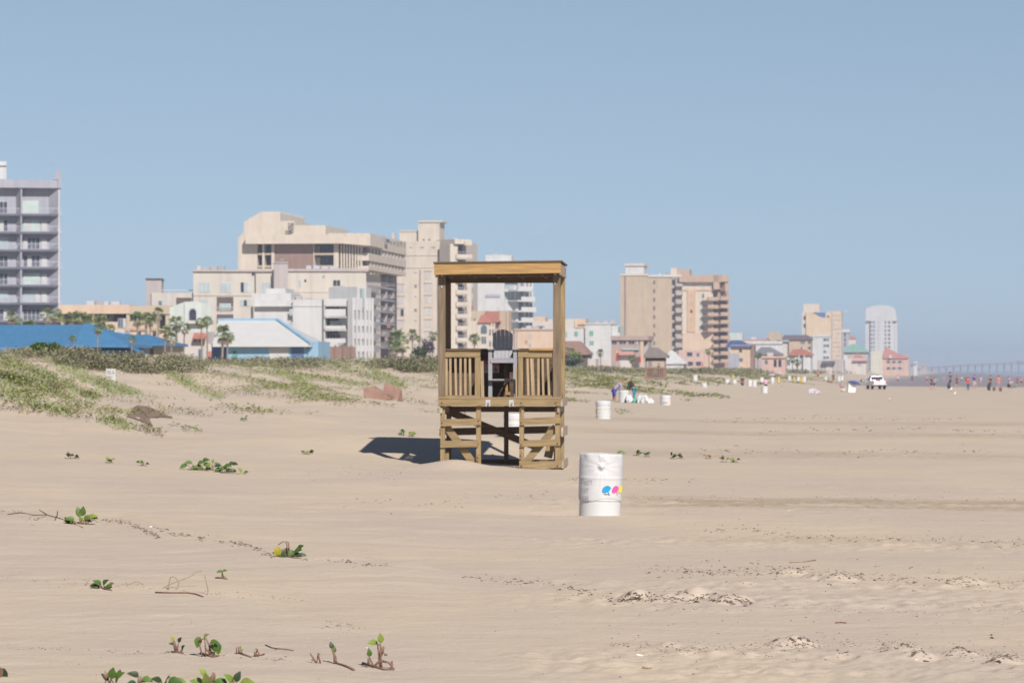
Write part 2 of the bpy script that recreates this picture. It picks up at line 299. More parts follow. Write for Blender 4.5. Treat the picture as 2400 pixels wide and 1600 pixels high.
# ---------------------------------------------------------------- a surveyed front plane: photograph measures into real sizes
YAW = -7.4
WR = random.Random(99)
mat('curtain', (0.46, 0.45, 0.43, 1), 0.8, 0.1, 2)
class Bld:
    """a thing measured on a vertical front plane d metres away: U runs along the front, N out of it towards the sea or the camera"""
    def __init__(s, name, label, cat, px, d, yaw=YAW, group=None, z=None):
        s.A = V3(((px - CX) / F * d, d, 0)); y = R(yaw); s.U = V3((math.cos(y), math.sin(y), 0)); s.N = V3((math.sin(y), -math.cos(y), 0))
        s.o = V3((s.A.x, s.A.y, land1(s.A.x, s.A.y) if z is None else z))
        s.root = thing(name, label, cat, s.o, 0, group); s.parts = {}
    def pt(s, px, py, o=0.0):
        A = s.A + s.N * o; k = (px - CX) / F
        u = (k * A.y - A.x) / (s.U.x - k * s.U.y); p = A + s.U * u
        return V3((p.x, p.y, CZ + (HY - py) / F * p.y))
    def mb(s, part, m):
        k = (part, m.name)
        if k not in s.parts: s.parts[k] = (MB(), m)
        return s.parts[k][0]
    def slab8(s, x0, y0, x1, y1, o, t):
        a = s.pt(x0, y1, o); b = s.pt(x1, y1, o); c = s.pt(x1, y0, o); e = s.pt(x0, y0, o)
        zb = (a.z + b.z) / 2; zt = (c.z + e.z) / 2; a.z = b.z = zb; c.z = e.z = zt; q = -s.N * t
        return [a, b, b + q, a + q, e, c, c + q, e + q]
    def box(s, part, m, x0, y0, x1, y1, o=0.0, t=1.0): s.mb(part, m).hexa(s.slab8(x0, y0, x1, y1, o, t))
    def wall(s, m, x0, y0, x1, y1, o=0.0, t=15.0, part='wall'):      # y1 None: down into the ground
        s.box(part, m, x0, y0, x1, 880 if y1 is None else y1, o, t)
    def poly(s, part, m, pts, o=0.0, t=1.0): s.mb(part, m).prism([s.pt(x, y, o) for x, y in pts], -s.N * t)
    def beam(s, part, m, p0, p1, wd, t, o=0.0): s.mb(part, m).beam(s.pt(*p0, o), s.pt(*p1, o), wd, t, s.N)
    def one(s, name, mats, fn, label=None):
        b = MB(); fn(b); ob = b.build(name, mats, s.root, s.o)
        if label: ob['label'] = label
        return ob
    def win(s, x0, y0, x1, y1, o=0.0, n=1, fr=None, gl=None, rows=1, fw=None, name='window'):
        """a window of n panes: frame a hand proud of the wall, panes set in it"""
        fr = fr or MATS['white_frame']; gl = gl or MATS['glass']; b = MB()
        b.hexa(s.slab8(x0, y0, x1, y1, o + 0.06, 0.10)); fw = (x1 - x0) * 0.09 / max(1, n * 0.7) if fw is None else fw; w_ = (x1 - x0 - fw) / n; h_ = (y1 - y0 - fw) / rows
        for i in range(n):
            for j in range(rows): b.m_ = 1; b.hexa(s.slab8(x0 + fw + i * w_, y0 + fw + j * h_, x0 + (i + 1) * w_, y0 + (j + 1) * h_, o + 0.075, 0.03), 1 if WR.random() < 0.80 else 2 if WR.random() < 0.7 else 3)
        return b.build(name, [fr, gl, MATS['curtain'], MATS['dark_glass']], s.root, s.o)
    def opening(s, x0, y0, x1, y1, o=0.0, m=None, name='window'):
        b = MB(); b.hexa(s.slab8(x0, y0, x1, y1, o + 0.02, 0.2)); return b.build(name, m or MATS['dark_glass'], s.root, s.o)
    def hip(s, m, x0, x1, ye, yr, r0, r1, L, o=0.4, part='roof', th=0.25):
        """hipped roof: eaves from x0 to x1 at ye, ridge half way back from r0 to r1 at yr, L metres deep"""
        a = s.pt(x0, ye, o); b = s.pt(x1, ye, o); q = -s.N * L; z = (a.z + b.z) / 2; a.z = b.z = z
        c = s.pt(r0, yr, o - L / 2); e = s.pt(r1, yr, o - L / 2); z = (c.z + e.z) / 2; c.z = e.z = z
        dn = V3((0, 0, -th)); g = s.mb(part, m)
        g.add([a, b, b + q, a + q, c, e, a + dn, b + dn, b + q + dn, a + q + dn], [(0, 1, 5, 4), (1, 2, 5), (2, 3, 4, 5), (3, 0, 4), (6, 7, 1, 0), (7, 8, 2, 1), (8, 9, 3, 2), (9, 6, 0, 3), (9, 8, 7, 6)])
    def done(s, singles=None):
        for (part, mn), (b, m) in s.parts.items():
            b.build(part, m, s.root, s.o)
        return s.root

mat('white_frame', rgb(225, 225, 220, 0.62), 0.6, 0.03)
mat('glass', (0.10, 0.14, 0.16, 1), 0.12, 0.25, 0.7, spec=0.6)
mat('dark_glass', (0.035, 0.04, 0.06, 1), 0.25, 0.3, 0.7, spec=0.5)
mat('teal_glass', (0.33, 0.40, 0.41, 1), 0.15, 0.15, 0.6, spec=0.6)
mat('green_glass', (0.42, 0.52, 0.46, 1), 0.2, 0.12, 0.6, spec=0.5)

# ---------------------------------------------------------------- the lifeguard stand
def wood(name, r, g, b, axis, k=0.8, var=0.24):
    st = {'h': (1.2, 9, 16), 'v': (16, 12, 1.2), 'd': (7, 7, 7)}[axis]
    return mat(name, rgb(r, g, b, k), 0.75, var, 1.6, st, bump=0.35, spec=0.25)
W_OR = wood('new_and_sunlit_pine', 188, 150, 98, 'h', 0.72, 0.2); W_TH = wood('weathered_pine_board', 166, 142, 104, 'h', 0.70); W_TV = wood('weathered_pine_upright', 168, 144, 106, 'v', 0.70)
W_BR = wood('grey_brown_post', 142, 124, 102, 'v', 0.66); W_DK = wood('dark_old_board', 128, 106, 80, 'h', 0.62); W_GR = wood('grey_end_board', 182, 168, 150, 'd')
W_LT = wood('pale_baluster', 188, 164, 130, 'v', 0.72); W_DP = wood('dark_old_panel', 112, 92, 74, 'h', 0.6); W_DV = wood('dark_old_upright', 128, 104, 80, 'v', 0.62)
STEEL = mat('galvanised_steel', (0.52, 0.53, 0.55, 1), 0.45, 0.1, 20, metal=0.4)
BOLT = mat('rusty_bolt', (0.22, 0.10, 0.06, 1), 0.8, 0.2, 40)
ST = Bld('lifeguard_stand', 'open wooden lifeguard stand on stilts with a flat roof, nearest to the camera', 'lifeguard stand', 1170, 69.6, -3.2)
def stand():
    s = ST; one = s.one
    def bx(name, m, x0, y0, x1, y1, o, t, tilt=0.0):
        def f(b):
            p = s.slab8(x0, y0, x1, y1, o, t)
            if tilt:
                for i in (1, 2, 5, 6): p[i].z += tilt
            b.hexa(p)
        return one(name, m, f)
    def bm(name, m, p0, p1, wd, t, o):
        return one(name, m, lambda b: b.beam(s.pt(p0[0], p0[1], o), s.pt(p1[0], p1[1], o), wd, t, s.N))
    # legs and the boards across them
    leg0 = bx('leg', W_TV, 1032, 951, 1042.5, 1100, 0, 0.09); leg1 = bx('leg', W_TV, 1116, 951, 1127, 1106, 0, 0.09)
    leg2 = bx('leg', W_TV, 1217, 951, 1228, 1112, 0, 0.09); leg3 = bx('leg', W_TV, 1301, 951, 1312.5, 1112, 0, 0.09)
    bx('leg', W_DV, 1181, 950, 1191.5, 1110, -2.25, 0.09); bx('leg', W_DV, 1046, 950, 1057, 1100, -2.2, 0.12); bx('leg', W_TV, 1311, 950, 1322, 1110, -2.2, 0.12)
    bx('leg', W_TV, 1042.8, 1058, 1052, 1100, -0.1, 0.05); bx('leg', W_TV, 1298, 1050, 1304, 1100, -0.1, 0.05)
    for x0, y0, x1, y1, ti in ((1032, 982, 1127, 998.5, 0.02), (1032, 1033, 1120, 1048.5, 0.015), (1217, 980, 1313, 996, 0.035), (1217, 1032, 1313, 1047.5, 0.03), (1217, 1081.5, 1322, 1097.5, 0.02)):
        bx('cross_board', W_TH, x0, y0, x1, y1, 0.045, 0.04, ti)
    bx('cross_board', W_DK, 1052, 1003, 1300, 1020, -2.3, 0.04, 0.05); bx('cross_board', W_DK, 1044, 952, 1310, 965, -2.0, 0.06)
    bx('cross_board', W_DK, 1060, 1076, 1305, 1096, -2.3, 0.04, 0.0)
    bm('brace', W_DK, (1046, 962), (1260, 1048), 0.15, 0.04, -2.24)
    bm('brace', W_TH, (1046, 998), (1113, 1090), 0.15, 0.04, -0.12); bm('brace', W_TH, (1303, 1000), (1226, 1090), 0.15, 0.04, -0.12)
    bm('brace', W_TV, (1292, 1040), (1284, 1072), 0.17, 0.04, -0.3)
    def side(b, px_o, y0, y1, out):               # boards running back along the sides
        a = s.pt(px_o, y0, 0.05) + s.U * out; z1 = a.z; z0 = s.pt(px_o, y1, 0.05).z; q = -s.N * 2.35; u = s.U * 0.04
        b.hexa([V3((p.x, p.y, z)) for z in (z0, z1) for p in (a, a + u, a + u + q, a + q)])
    for x, y0, y1, ou in ((1313, 1001, 1023, 0.02), (1313, 1079, 1097, 0.03), (1313, 952, 966, -0.06)): one('side_board', W_GR, lambda b: side(b, x, y0, y1, ou))
    for x, y0, y1, ou in ((1032, 1006, 1022, -0.06), (1032, 955, 968, 0.0)): one('side_board', W_GR, lambda b: side(b, x, y0, y1, ou))
    # deck
    bx('rim_board', W_TH, 1027, 934.5, 1314, 951, 0.10, 0.04)
    one('rim_board', W_GR, lambda b: side(b, 1313, 934.5, 952, 0.01)); one('rim_board', W_GR, lambda b: side(b, 1027, 934.5, 952, 0.0))
    def deck(b):
        for i in range(17):
            o = 0.115 - i * 0.143; b.hexa(s.slab8(1026.5, 930, 1316, 934, o, 0.136))
    one('deck', W_TH, deck)
    for x in (1143, 1198):
        def hg(b):
            b.hexa(s.slab8(x - 5, 936.5, x + 6, 948, 0.108, 0.008)); b.hexa(s.slab8(x - 5, 936.5, x - 2, 952, 0.112, 0.012)); b.hexa(s.slab8(x + 3, 936.5, x + 6, 952, 0.112, 0.012))
        h = one('joist_hanger', STEEL, hg)
        def sl(b):
            for k in (-1.0, 2.0): b.beam(s.pt(x + k - 0.6, 948.5, 0.117), s.pt(x + k + 1.4, 942.5, 0.117), 0.012, 0.01, s.N)
        c = MB(); sl(c); c.build('bolt', BOLT, h, s.o)
    def bolts(b):
        for x, y in ((1122, 985), (1122, 994), (1122, 1040), (1122, 1066), (1122, 1075), (1222, 958), (1222, 989), (1222, 1041), (1222, 1062), (1222, 1071), (1222, 1090), (1223, 1094), (1306, 957), (1307, 1038), (1307, 1090), (1036, 943), (1222, 943), (1303, 943), (1036, 990)):
            p = s.pt(x, y, 0.058 if y > 952 else 0.112); b.tube([p, p + s.N * 0.014], 0.016, 8)
    one('bolt', BOLT, bolts)
    # posts of the cabin
    pl = bx('post', W_BR, 1027, 640, 1043.5, 932, 0.02, 0.15); pr = bx('post', W_BR, 1296, 638, 1313, 932, 0.02, 0.15)
    def bolt2(b, pts):
        for x, y in pts: p = s.pt(x, y, 0.02); b.tube([p, p + s.N * 0.012], 0.018, 8)
    c = MB(); bolt2(c, ((1036, 646), (1035.5, 672))); c.build('bolt', STEEL, pl, s.o)
    c = MB(); bolt2(c, ((1301, 643), (1301, 664))); c.build('bolt', STEEL, pr, s.o)
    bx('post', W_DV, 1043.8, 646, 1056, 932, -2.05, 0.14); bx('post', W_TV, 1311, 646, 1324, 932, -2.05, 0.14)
    bx('post', W_TV, 1313.4, 700, 1316.5, 930, -1.0, 0.09)
    # railings
    bx('rail', W_TH, 1043.7, 821.5, 1125.5, 837, -0.02, 0.04); bx('rail', W_TH, 1214, 821.5, 1295.8, 837, -0.02, 0.04)
    bx('rail_cap', W_DK, 1043.7, 817.5, 1126, 821, 0.02, 0.14); bx('rail_cap', W_DK, 1213, 818, 1240, 821, 0.02, 0.14); bx('rail_cap', W_OR, 1240.2, 815.5, 1295.8, 821, 0.04, 0.16)  # right end of the cap: sunlight on it put in as paler wood
    bx('rail', W_TH, 1043.7, 926, 1125, 930, -0.02, 0.06); bx('rail', W_TH, 1214, 926, 1295.8, 930, -0.02, 0.06)
    bx('rail_post', W_TV, 1113, 837, 1126, 929.8, -0.025, 0.08); bx('rail_post', W_TV, 1214.5, 837, 1226, 929.8, -0.025, 0.08)
    for i, x in enumerate((1046.5, 1055.5, 1067.5, 1079.5, 1090.5, 1101.5)):
        bm('baluster', W_LT, (x, 838), (x + random.uniform(-1, 2), 929), 0.045, 0.04, -0.07)
    for x, k in ((1236.5, 2), (1246.5, 3.5), (1262, 0.5), (1271.5, 2.2), (1283.5, 4)):
        bm('baluster', W_LT, (x, 838), (x + k, 929), 0.045 + (0.02 if x == 1246.5 else 0), 0.04, -0.07)
    bm('baluster', W_LT, (1129.5, 846), (1131.5, 930), 0.062, 0.03, -0.03); bm('baluster', W_LT, (1210.5, 858), (1210.5, 930), 0.03, 0.03, -0.03)
    for x, sx in ((1043, -1), (1296, 1)):        # side railings
        def sr(b):
            a = s.pt(x, 821.5, -0.13) + s.U * (-0.06 if sx < 0 else 0.08); q = -s.N * 1.92; u = s.U * 0.04
            for y0, y1 in ((821.5, 837), (923, 930)):
                z1 = s.pt(x, y0, 0).z; z0 = s.pt(x, y1, 0).z
                b.hexa([V3((p.x, p.y, z)) for z in (z0, z1) for p in (a, a + u, a + u + q, a + q)])
        one('rail', W_TH, sr)
        for i in range(1, 10):
            def ba(b):
                p = s.pt(x, 838, -0.13 - i * 0.19) + s.U * (-0.04 if sx < 0 else 0.10); z0 = s.pt(x, 930, 0).z
                b.beam(p, (p.x, p.y, z0), 0.045, 0.04, s.U)
            one('baluster', W_LT, ba)
    # back wall of boards up to the rail
    def back(b):
        for i in range(9):
            y = 820 + i * 12.2; b.hexa(s.slab8(1056.5, y, 1310.5, y + 13.2, -2.1 + 0.004 * (i % 2) + random.uniform(-0.001, 0.001), 0.03))
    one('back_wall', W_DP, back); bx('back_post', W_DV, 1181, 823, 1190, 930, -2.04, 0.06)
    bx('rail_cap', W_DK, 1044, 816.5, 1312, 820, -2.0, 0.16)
    bm('back_post', W_OR, (1186.5, 893), (1188.5, 927), 0.05, 0.05, -1.7); bx('kick_board', W_OR, 1182, 918, 1196, 925, -1.6, 0.05)
    # roof
    bx('roof', W_DK, 1015.5, 613.5, 1316.5, 617, 0.30, 2.95, 0.03)
    bx('fascia', W_OR, 1017.5, 617.5, 1314.5, 643.5, 0.27, 0.04, 0.03)
    def fs(b, x, ou):
        a = s.pt(x, 617.8, 0.228) + s.U * ou; z1 = a.z; z0 = s.pt(x, 643.5, 0.27).z; q = -s.N * 2.75; u = s.U * 0.04
        b.hexa([V3((p.x, p.y, z)) for z in (z0, z1) for p in (a, a + u, a + u + q, a + q)])
    one('fascia', W_GR, lambda b: fs(b, 1314.5, -0.04)); one('fascia', W_GR, lambda b: fs(b, 1017.5, 0.0))
    bx('fascia', W_DK, 1020, 628, 1324, 650, -2.52, 0.04)
    bx('beam', W_DK, 1044, 641, 1295.8, 649.5, -0.02, 0.09); bx('beam', W_DK, 1044, 648, 1311, 663, -2.05, 0.09)
    for x in (1040, 1098, 1155, 1212, 1268):
        def rf(b):
            a = s.pt(x, 630, 0.22); z1 = a.z; z0 = s.pt(x, 646, 0.22).z; q = -s.N * 2.7; u = s.U * 0.045
            b.hexa([V3((p.x, p.y, z)) for z in (z0, z1) for p in (a, a + u, a + u + q, a + q)])
        one('rafter', W_DK, rf)
    s.done()
stand()

# the tall chair inside
def chair():
    gm = mat('grey_plastic_lumber', rgb(172, 170, 176, 0.70), 0.5, 0.05, 6, spec=0.4)
    c = Bld('tall_lounge_chair', 'tall grey slatted lounge chair with a fan back inside the wooden lifeguard stand', 'chair', 1178, 70.5, -3.2, z=ST.pt(1178, 930, -0.9).z)
    for i, (b0, b1, t0, t1, ya, yb) in enumerate(((1157.5, 1165.6, 1155.0, 1162.8, 783, 776), (1166.2, 1174.4, 1164.0, 1172.6, 775.5, 772.3), (1175.0, 1183.0, 1173.8, 1182.6, 772, 772), (1183.6, 1191.6, 1183.8, 1192.2, 772.3, 775.5), (1192.2, 1200.0, 1193.4, 1202.0, 776, 783))):
        c.one('back_slat', gm, lambda m: m.prism([c.pt(x, y, -0.62 - (838 - y) * 0.0022) for x, y in ((b0, 842), (b1, 842), (t1 + (b1 - t1) * .2 + 0.4, 800), (t1, yb), (t0, ya), (t0 + (b0 - t0) * .2 - 0.4, 800))], -c.N * 0.025))
    c.one('back_batten', gm, lambda m: m.hexa(c.slab8(1158, 788.5, 1200, 791.5, -0.76, 0.03)))
    for x0, x1, k in ((1144.5, 1153.5, 1147), (1203, 1211.5, 1206)):
        c.one('front_leg', gm, lambda m: m.hexa(c.slab8(x0, 819.5, x1, 932, 0, 0.04)))
        c.one('armrest', gm, lambda m: m.hexa(c.slab8(x0 - 2, 816, x1 + 2, 819.3, 0.06, 0.78)))
        c.one('rear_leg', gm, lambda m: m.hexa(c.slab8(k, 820, k + 6, 929, -0.72, 0.04)))
        c.one('seat_rail', gm, lambda m: m.hexa(c.slab8(k, 840, k + 3.2, 852, -0.05, 0.66)))
    c.one('seat', gm, lambda m: [m.hexa(c.slab8(1152, 838.5, 1204, 841.5, -0.02 - i * 0.115, 0.10)) for i in range(6)])
    c.one('apron', gm, lambda m: m.hexa(c.slab8(1149, 841.8, 1205, 850, 0.02, 0.03)))
    c.one('footrest', gm, lambda m: [m.hexa(c.slab8(1146, 888, 1207, 891, 0.14, 0.18)), m.hexa(c.slab8(1147, 891, 1206, 894, 0.02, 0.03))])
    return c.done()
chair()

def text_mesh(txt, size, bold=False):
    cu = D.curves.new('lettering', 'FONT'); cu.body = txt; cu.size = size; cu.align_x = 'LEFT'; cu.space_character = 1.05
    o = D.objects.new('lettering', cu); COL.objects.link(o); dg = C.evaluated_depsgraph_get()
    me = D.meshes.new_from_object(o.evaluated_get(dg)); vs = [v.co.copy() for v in me.vertices]; fs = [tuple(p.vertices) for p in me.polygons]
    D.objects.remove(o); D.curves.remove(cu); D.meshes.remove(me); return vs, fs
RED = mat('sign_red', rgb(196, 40, 52), 0.5, 0.05); SWH = mat('sign_white', rgb(214, 212, 220), 0.5, 0.05); INK = mat('black_ink', (0.03, 0.03, 0.04, 1), 0.6, 0.05)
def flat(b, s, pts2, o, mi=0):                    # a thin painted shape on a sign
    k = len(pts2); b.add([s.pt(x, y, o) for x, y in pts2], [tuple(range(k))], mi)
def put_text(s, txt, x, y, hpx, o, m, name='lettering', wpx=None):
    vs, fs = text_mesh(txt, 1.0); w_ = max(v.x for v in vs) or 1; h_ = max(v.y for v in vs) or 1; b = MB(); sx = (wpx / w_) if wpx else hpx / h_
    b.add([s.pt(x + v.x * sx, y - v.y * hpx / h_, o) for v in vs], fs); return b.build(name, m, s.root, s.o)
def warn(x0, y0, x1, y1, label, kind):
    s = Bld('warning_sign', label, 'sign', (x0 + x1) / 2, 71.60, -3.2, z=ST.pt(1150, 880, -2.0).z)
    s.one('board', SWH, lambda b: b.hexa(s.slab8(x0, y0, x1, y1, 0.0, 0.006)))
    ym = y0 + (y1 - y0) * 0.36
    s.one('red_header', RED, lambda b: b.hexa(s.slab8(x0 + 0.5, y0 + 0.5, x1 - 0.5, ym, 0.004, 0.003)))
    put_text(s, 'DANGER' if kind else 'WARNING', x0 + 1.6, ym - 2.2, 4.0, 0.006, SWH, wpx=x1 - x0 - 3.2)
    if kind:                                      # a ring with a figure and a bar
        cx, cy, r = (x0 + x1) / 2, (ym + y1) / 2 + 0.3, 6.3
        def ring(b):
            P = [(cx + q * math.cos(a), cy + q * math.sin(a)) for q in (r, r - 1.5) for a in [2 * math.pi * i / 24 for i in range(24)]]
            b.add([s.pt(x, y, 0.006) for x, y in P], [(i, (i + 1) % 24, 24 + (i + 1) % 24, 24 + i) for i in range(24)])
            flat(b, s, [(cx - 4.8, cy - 3.6), (cx - 3.8, cy - 4.6), (cx + 4.8, cy + 3.6), (cx + 3.8, cy + 4.6)], 0.009)
        s.one('prohibition_ring', RED, ring)
        def fig(b):
            flat(b, s, [(cx + 1.2 * math.cos(a), cy - 3.4 + 1.2 * math.sin(a)) for a in [2 * math.pi * i / 10 for i in range(10)]], 0.0075)
            flat(b, s, [(cx - 1.6, cy - 2), (cx + 1.6, cy - 2), (cx + 1.1, cy + 1), (cx + 1.3, cy + 4.6), (cx - 1.3, cy + 4.6), (cx - 1.1, cy + 1)], 0.0075)
        s.one('figure', INK, fig)
    else:
        s.one('text_lines', INK, lambda b: [flat(b, s, [(x0 + 2, ym + 2.5 + 3.6 * i), (x1 - 2 - (i % 2) * 2, ym + 2.5 + 3.6 * i), (x1 - 2 - (i % 2) * 2, ym + 4 + 3.6 * i), (x0 + 2, ym + 4 + 3.6 * i)], 0.004) for i in range(4)])
    s.done()
warn(1131, 844, 1147, 873, 'red and white warning sign with lines of text, left of the tall chair', 0)
warn(1154, 848, 1169.5, 873, 'red and white sign with a red prohibition ring seen between the legs of the chair', 1)

# ---------------------------------------------------------------- white oil drums along the beach
WHT = mat('white_drum_paint', (0.57, 0.57, 0.565, 1), 0.45, 0.05, 3, streak=0.10, bump=0.05); BAGM = mat('white_bin_liner', (0.60, 0.595, 0.60, 1), 0.35, 0.03, 9, bump=0.25, trans=0.12)
BLU = mat('cyan_paint', rgb(22, 142, 190, 1), 0.5, 0.05); PNK = mat('pink_paint', rgb(236, 82, 150, 1), 0.5, 0.05); YEL = mat('yellow_paint', rgb(240, 212, 70, 1), 0.5, 0.05); GTX = mat('faded_grey_letters', (0.40, 0.38, 0.42, 1), 0.6, 0.05)
DR, DH = 0.292, 0.88
def drum_prof():
    pr = [(0, 0), (DR, 0), (DR + 0.008, 0.012), (DR, 0.025)]
    for zc in (0.30, 0.59):
        pr += [(DR, zc - 0.02), (DR + 0.010, zc - 0.008), (DR + 0.010, zc + 0.008), (DR, zc + 0.02)]
    return pr + [(DR, DH - 0.02), (DR + 0.009, DH - 0.01), (DR + 0.009, DH), (DR - 0.006, DH), (DR - 0.008, DH - 0.02), (DR - 0.008, 0.3), (0, 0.3)]
def on_drum(ang, z, r): return (r * math.sin(ang), -r * math.cos(ang), z)     # angle 0 faces the camera, positive to the right
def emblem(b, a0, z0, sc, mi, r):
    P = []
    for i in range(13):                            # leaning parasol dome
        t = math.pi * i / 12; P.append((-math.cos(t) * 0.075, math.sin(t) * 0.066))
    P += [(0.045, -0.020), (0, -0.027), (-0.045, -0.020)]
    q = R(28); P = [(x * math.cos(q) - y * math.sin(q), x * math.sin(q) + y * math.cos(q)) for x, y in P]
    k = len(P); c = (sum(p[0] for p in P) / k, sum(p[1] for p in P) / k)
    vs = [on_drum(a0 + x * sc / DR, z0 + y * sc, r) for x, y in P] + [on_drum(a0 + c[0] * sc / DR, z0 + c[1] * sc, r)]
    b.add(vs, [(i, (i + 1) % k, k) for i in range(k)], mi)
    h = [(0.012, -0.004), (0.030, -0.045), (0.036, -0.075)]
    for (x, y), (x2, y2) in zip(h, h[1:]):
        b.add([on_drum(a0 + (x - 0.005) * sc / DR, z0 + y * sc, r), on_drum(a0 + (x + 0.007) * sc / DR, z0 + y * sc, r), on_drum(a0 + (x2 + 0.007) * sc / DR, z0 + y2 * sc, r), on_drum(a0 + (x2 - 0.005) * sc / DR, z0 + y2 * sc, r)], [(0, 1, 2, 3)], mi)
def near_drum():
    x, y, z = hit(1404, 1207); y = 48.2; x = (1405 - CX) / F * y; z = CZ - (1212 - HY) / F * y
    g_ = land1(x, y); z = min(z, g_ + 0.02)
    t = thing('drum_bin', 'white drum bin with a knotted liner and bright parasol marks, nearest to the camera', 'bin', (x, y, z), 0, 'white drum bins')
    b = MB(); b.lathe(drum_prof(), 64); b.build('drum', WHT, t, smooth=False)
    n, kz = 160, 46; vs = []; rs = random.Random(3)
    for j in range(kz + 1):                        # liner folded over the rim, gathered at a knot on the near side
        if j <= 3: pr = [(DR - 0.014, DH - 0.12), (DR - 0.012, DH + 0.004), (DR + 0.004, DH + 0.024), (DR + 0.016, DH + 0.012)][j]
        else: q = (j - 3) / (kz - 3); pr = (DR + 0.016, DH + 0.012 - q * 0.60)
        for i in range(n):
            a = 2 * math.pi * i / n - math.pi; r_, z_ = pr
            if j > 2:
                da, dz = a * DR, z_ - 0.735
                th = math.atan2(dz, da + 1e-6); dist = math.hypot(da, dz)
                r_ += 0.006 * math.sin(th * 11 + 2.2 * math.sin(th * 4)) * math.exp(-dist / 0.17) * min(1, dist / 0.04)
                r_ += 0.006 * math.sin(da * 34 + dz * 14) * math.exp(-abs(z_ - DH) / 0.05) + 0.0025 * float(vnoise(np.array([da * 14 + z_ * 3]), np.array([z_ * 9]))[0])
                r_ += 0.008 * math.exp(-((z_ - 0.585) / 0.012) ** 2) + 0.034 * math.exp(-(dist / 0.028) ** 2) - 0.012 * math.exp(-((dist - 0.06) / 0.03) ** 2)
                if j == kz: r_ -= 0.012
                z_ -= 0.012 * math.exp(-abs(z_ - DH) / 0.02) * (0.5 + 0.5 * math.sin(a * 5 + 1)) - (0.02 * math.sin(a * 3 + 0.4) if j > kz - 6 else 0)
            vs.append((r_ * math.sin(a), -r_ * math.cos(a), z_))
    b = MB(); b.add(vs, [(j * n + i, j * n + (i + 1) % n, (j + 1) * n + (i + 1) % n, (j + 1) * n + i) for j in range(kz) for i in range(n)]); b.build('liner', BAGM, t, smooth=True)
    t.rotation_euler = (0, R(1.6), 0); t.scale = (1, 1, 1.08); t.location.z -= 0.07; r = DR + 0.026
    for a, m_ in ((0.27, BLU), (0.73, PNK), (1.13, YEL)):
        b = MB(); emblem(b, a, 0.432, 0.86, 0, r); b.build('parasol_mark', m_, t)
    for k, (ln, z_) in enumerate((('DO NOT', 0.500), ('PAINT', 0.395), ('BARREL', 0.290))):
        vs, fs = text_mesh(ln, 0.088); vs2 = []
        for v in vs: vs2.append(on_drum(-1.22 + v.x * 0.66 / DR + 0.08 * (ln == 'PAINT'), z_ + v.y, r))
        b = MB(); b.add(vs2, fs); b.build('lettering', GTX, t)
    return t
near_drum()
b_ = MB(); b_.lathe(drum_prof(), 40); _dm = b_.build('drum', WHT); _dmesh = _dm.data; D.objects.remove(_dm)
_rim = MB(); _rim.lathe([(DR - 0.02, DH - 0.1), (DR - 0.012, DH + 0.01), (DR + 0.012, DH + 0.015), (DR + 0.018, DH - 0.04), (DR + 0.012, DH - 0.16)], 40); _ro = _rim.build('liner', BAGM, smooth=True); _rmesh = _ro.data; D.objects.remove(_ro)
def drum(px, d, py, label, marks=None, rim=True):
    """py: the photograph's line where the drum meets the sand"""
    x = (px - CX) / F * d; z = CZ - (py - HY) / F * d; g = land1(x, d); z = max(min(z, g + 0.02), g - 0.35)
    t = thing('drum_bin', label, 'bin', (x, d, z), random.uniform(0, 6) if marks is None else 0, 'white drum bins')
    o = D.objects.new('drum', _dmesh); COL.objects.link(o); o.parent = t
    if rim: o = D.objects.new('liner', _rmesh); COL.objects.link(o); o.parent = t
    if marks is not None:
        for a, m_ in zip(marks, (BLU, PNK, YEL)):
            b = MB(); emblem(b, a, 0.47, 0.86, 0, DR + 0.012); b.build('parasol_mark', m_, t)
    return t
drum(1205, 99, 1041, 'white drum bin seen through the legs of the wooden stand')
drum(1414, 135, 992, 'white drum bin just right of the stand, its parasol marks turned to the left', (-1.75, -1.35, -0.86))
drum(1560, 192, 966, 'white drum bin alone on open sand with tiny parasol marks facing the camera', (-0.35, 0.1, 0.6))
drum(1462, 201, 950, 'white drum bin between the two bending people')
drum(1650, 345, 923, 'white drum bin standing in the green vines at the foot of the dune')
drum(1629, 400, 912, 'white drum bin half sunk behind the vines beside the heap of belongings')
drum(1792, 318, 927, 'white drum bin in front of the person in pink')
for px, d, py, lb in ((1704, 415, 907, 'first from the left in the far row of white drum bins'), (1721, 420, 908, 'second from the left in the far row of white drum bins, beside a yellow parasol'),
                      (1757, 400, 908, 'white drum bin of the far row, just right of the person in dark shorts'), (1768, 405, 908, 'second white drum bin to the right of the person in dark shorts'),
                      (1785, 470, 899, 'white drum bin behind the person in pink'), (1810, 480, 897, 'white drum bin right of the person in pink'), (1850, 560, 893, 'lone white drum bin between two yellow parasols'),
                      (1871, 540, 896, 'white drum bin left of the yellow parasol pair'), (1885, 545, 894, 'white drum bin right of the yellow parasol pair'), (1935, 600, 890, 'white drum bin left of the navy parasol, by the crouching group'),
                      (1966, 640, 888, 'left one of two white drum bins behind the navy parasol'), (1973, 645, 888, 'right one of two white drum bins behind the navy parasol'), (2031, 560, 887, 'white drum bin left of the pickup truck')):
    drum(px, d, py, lb, rim=False)
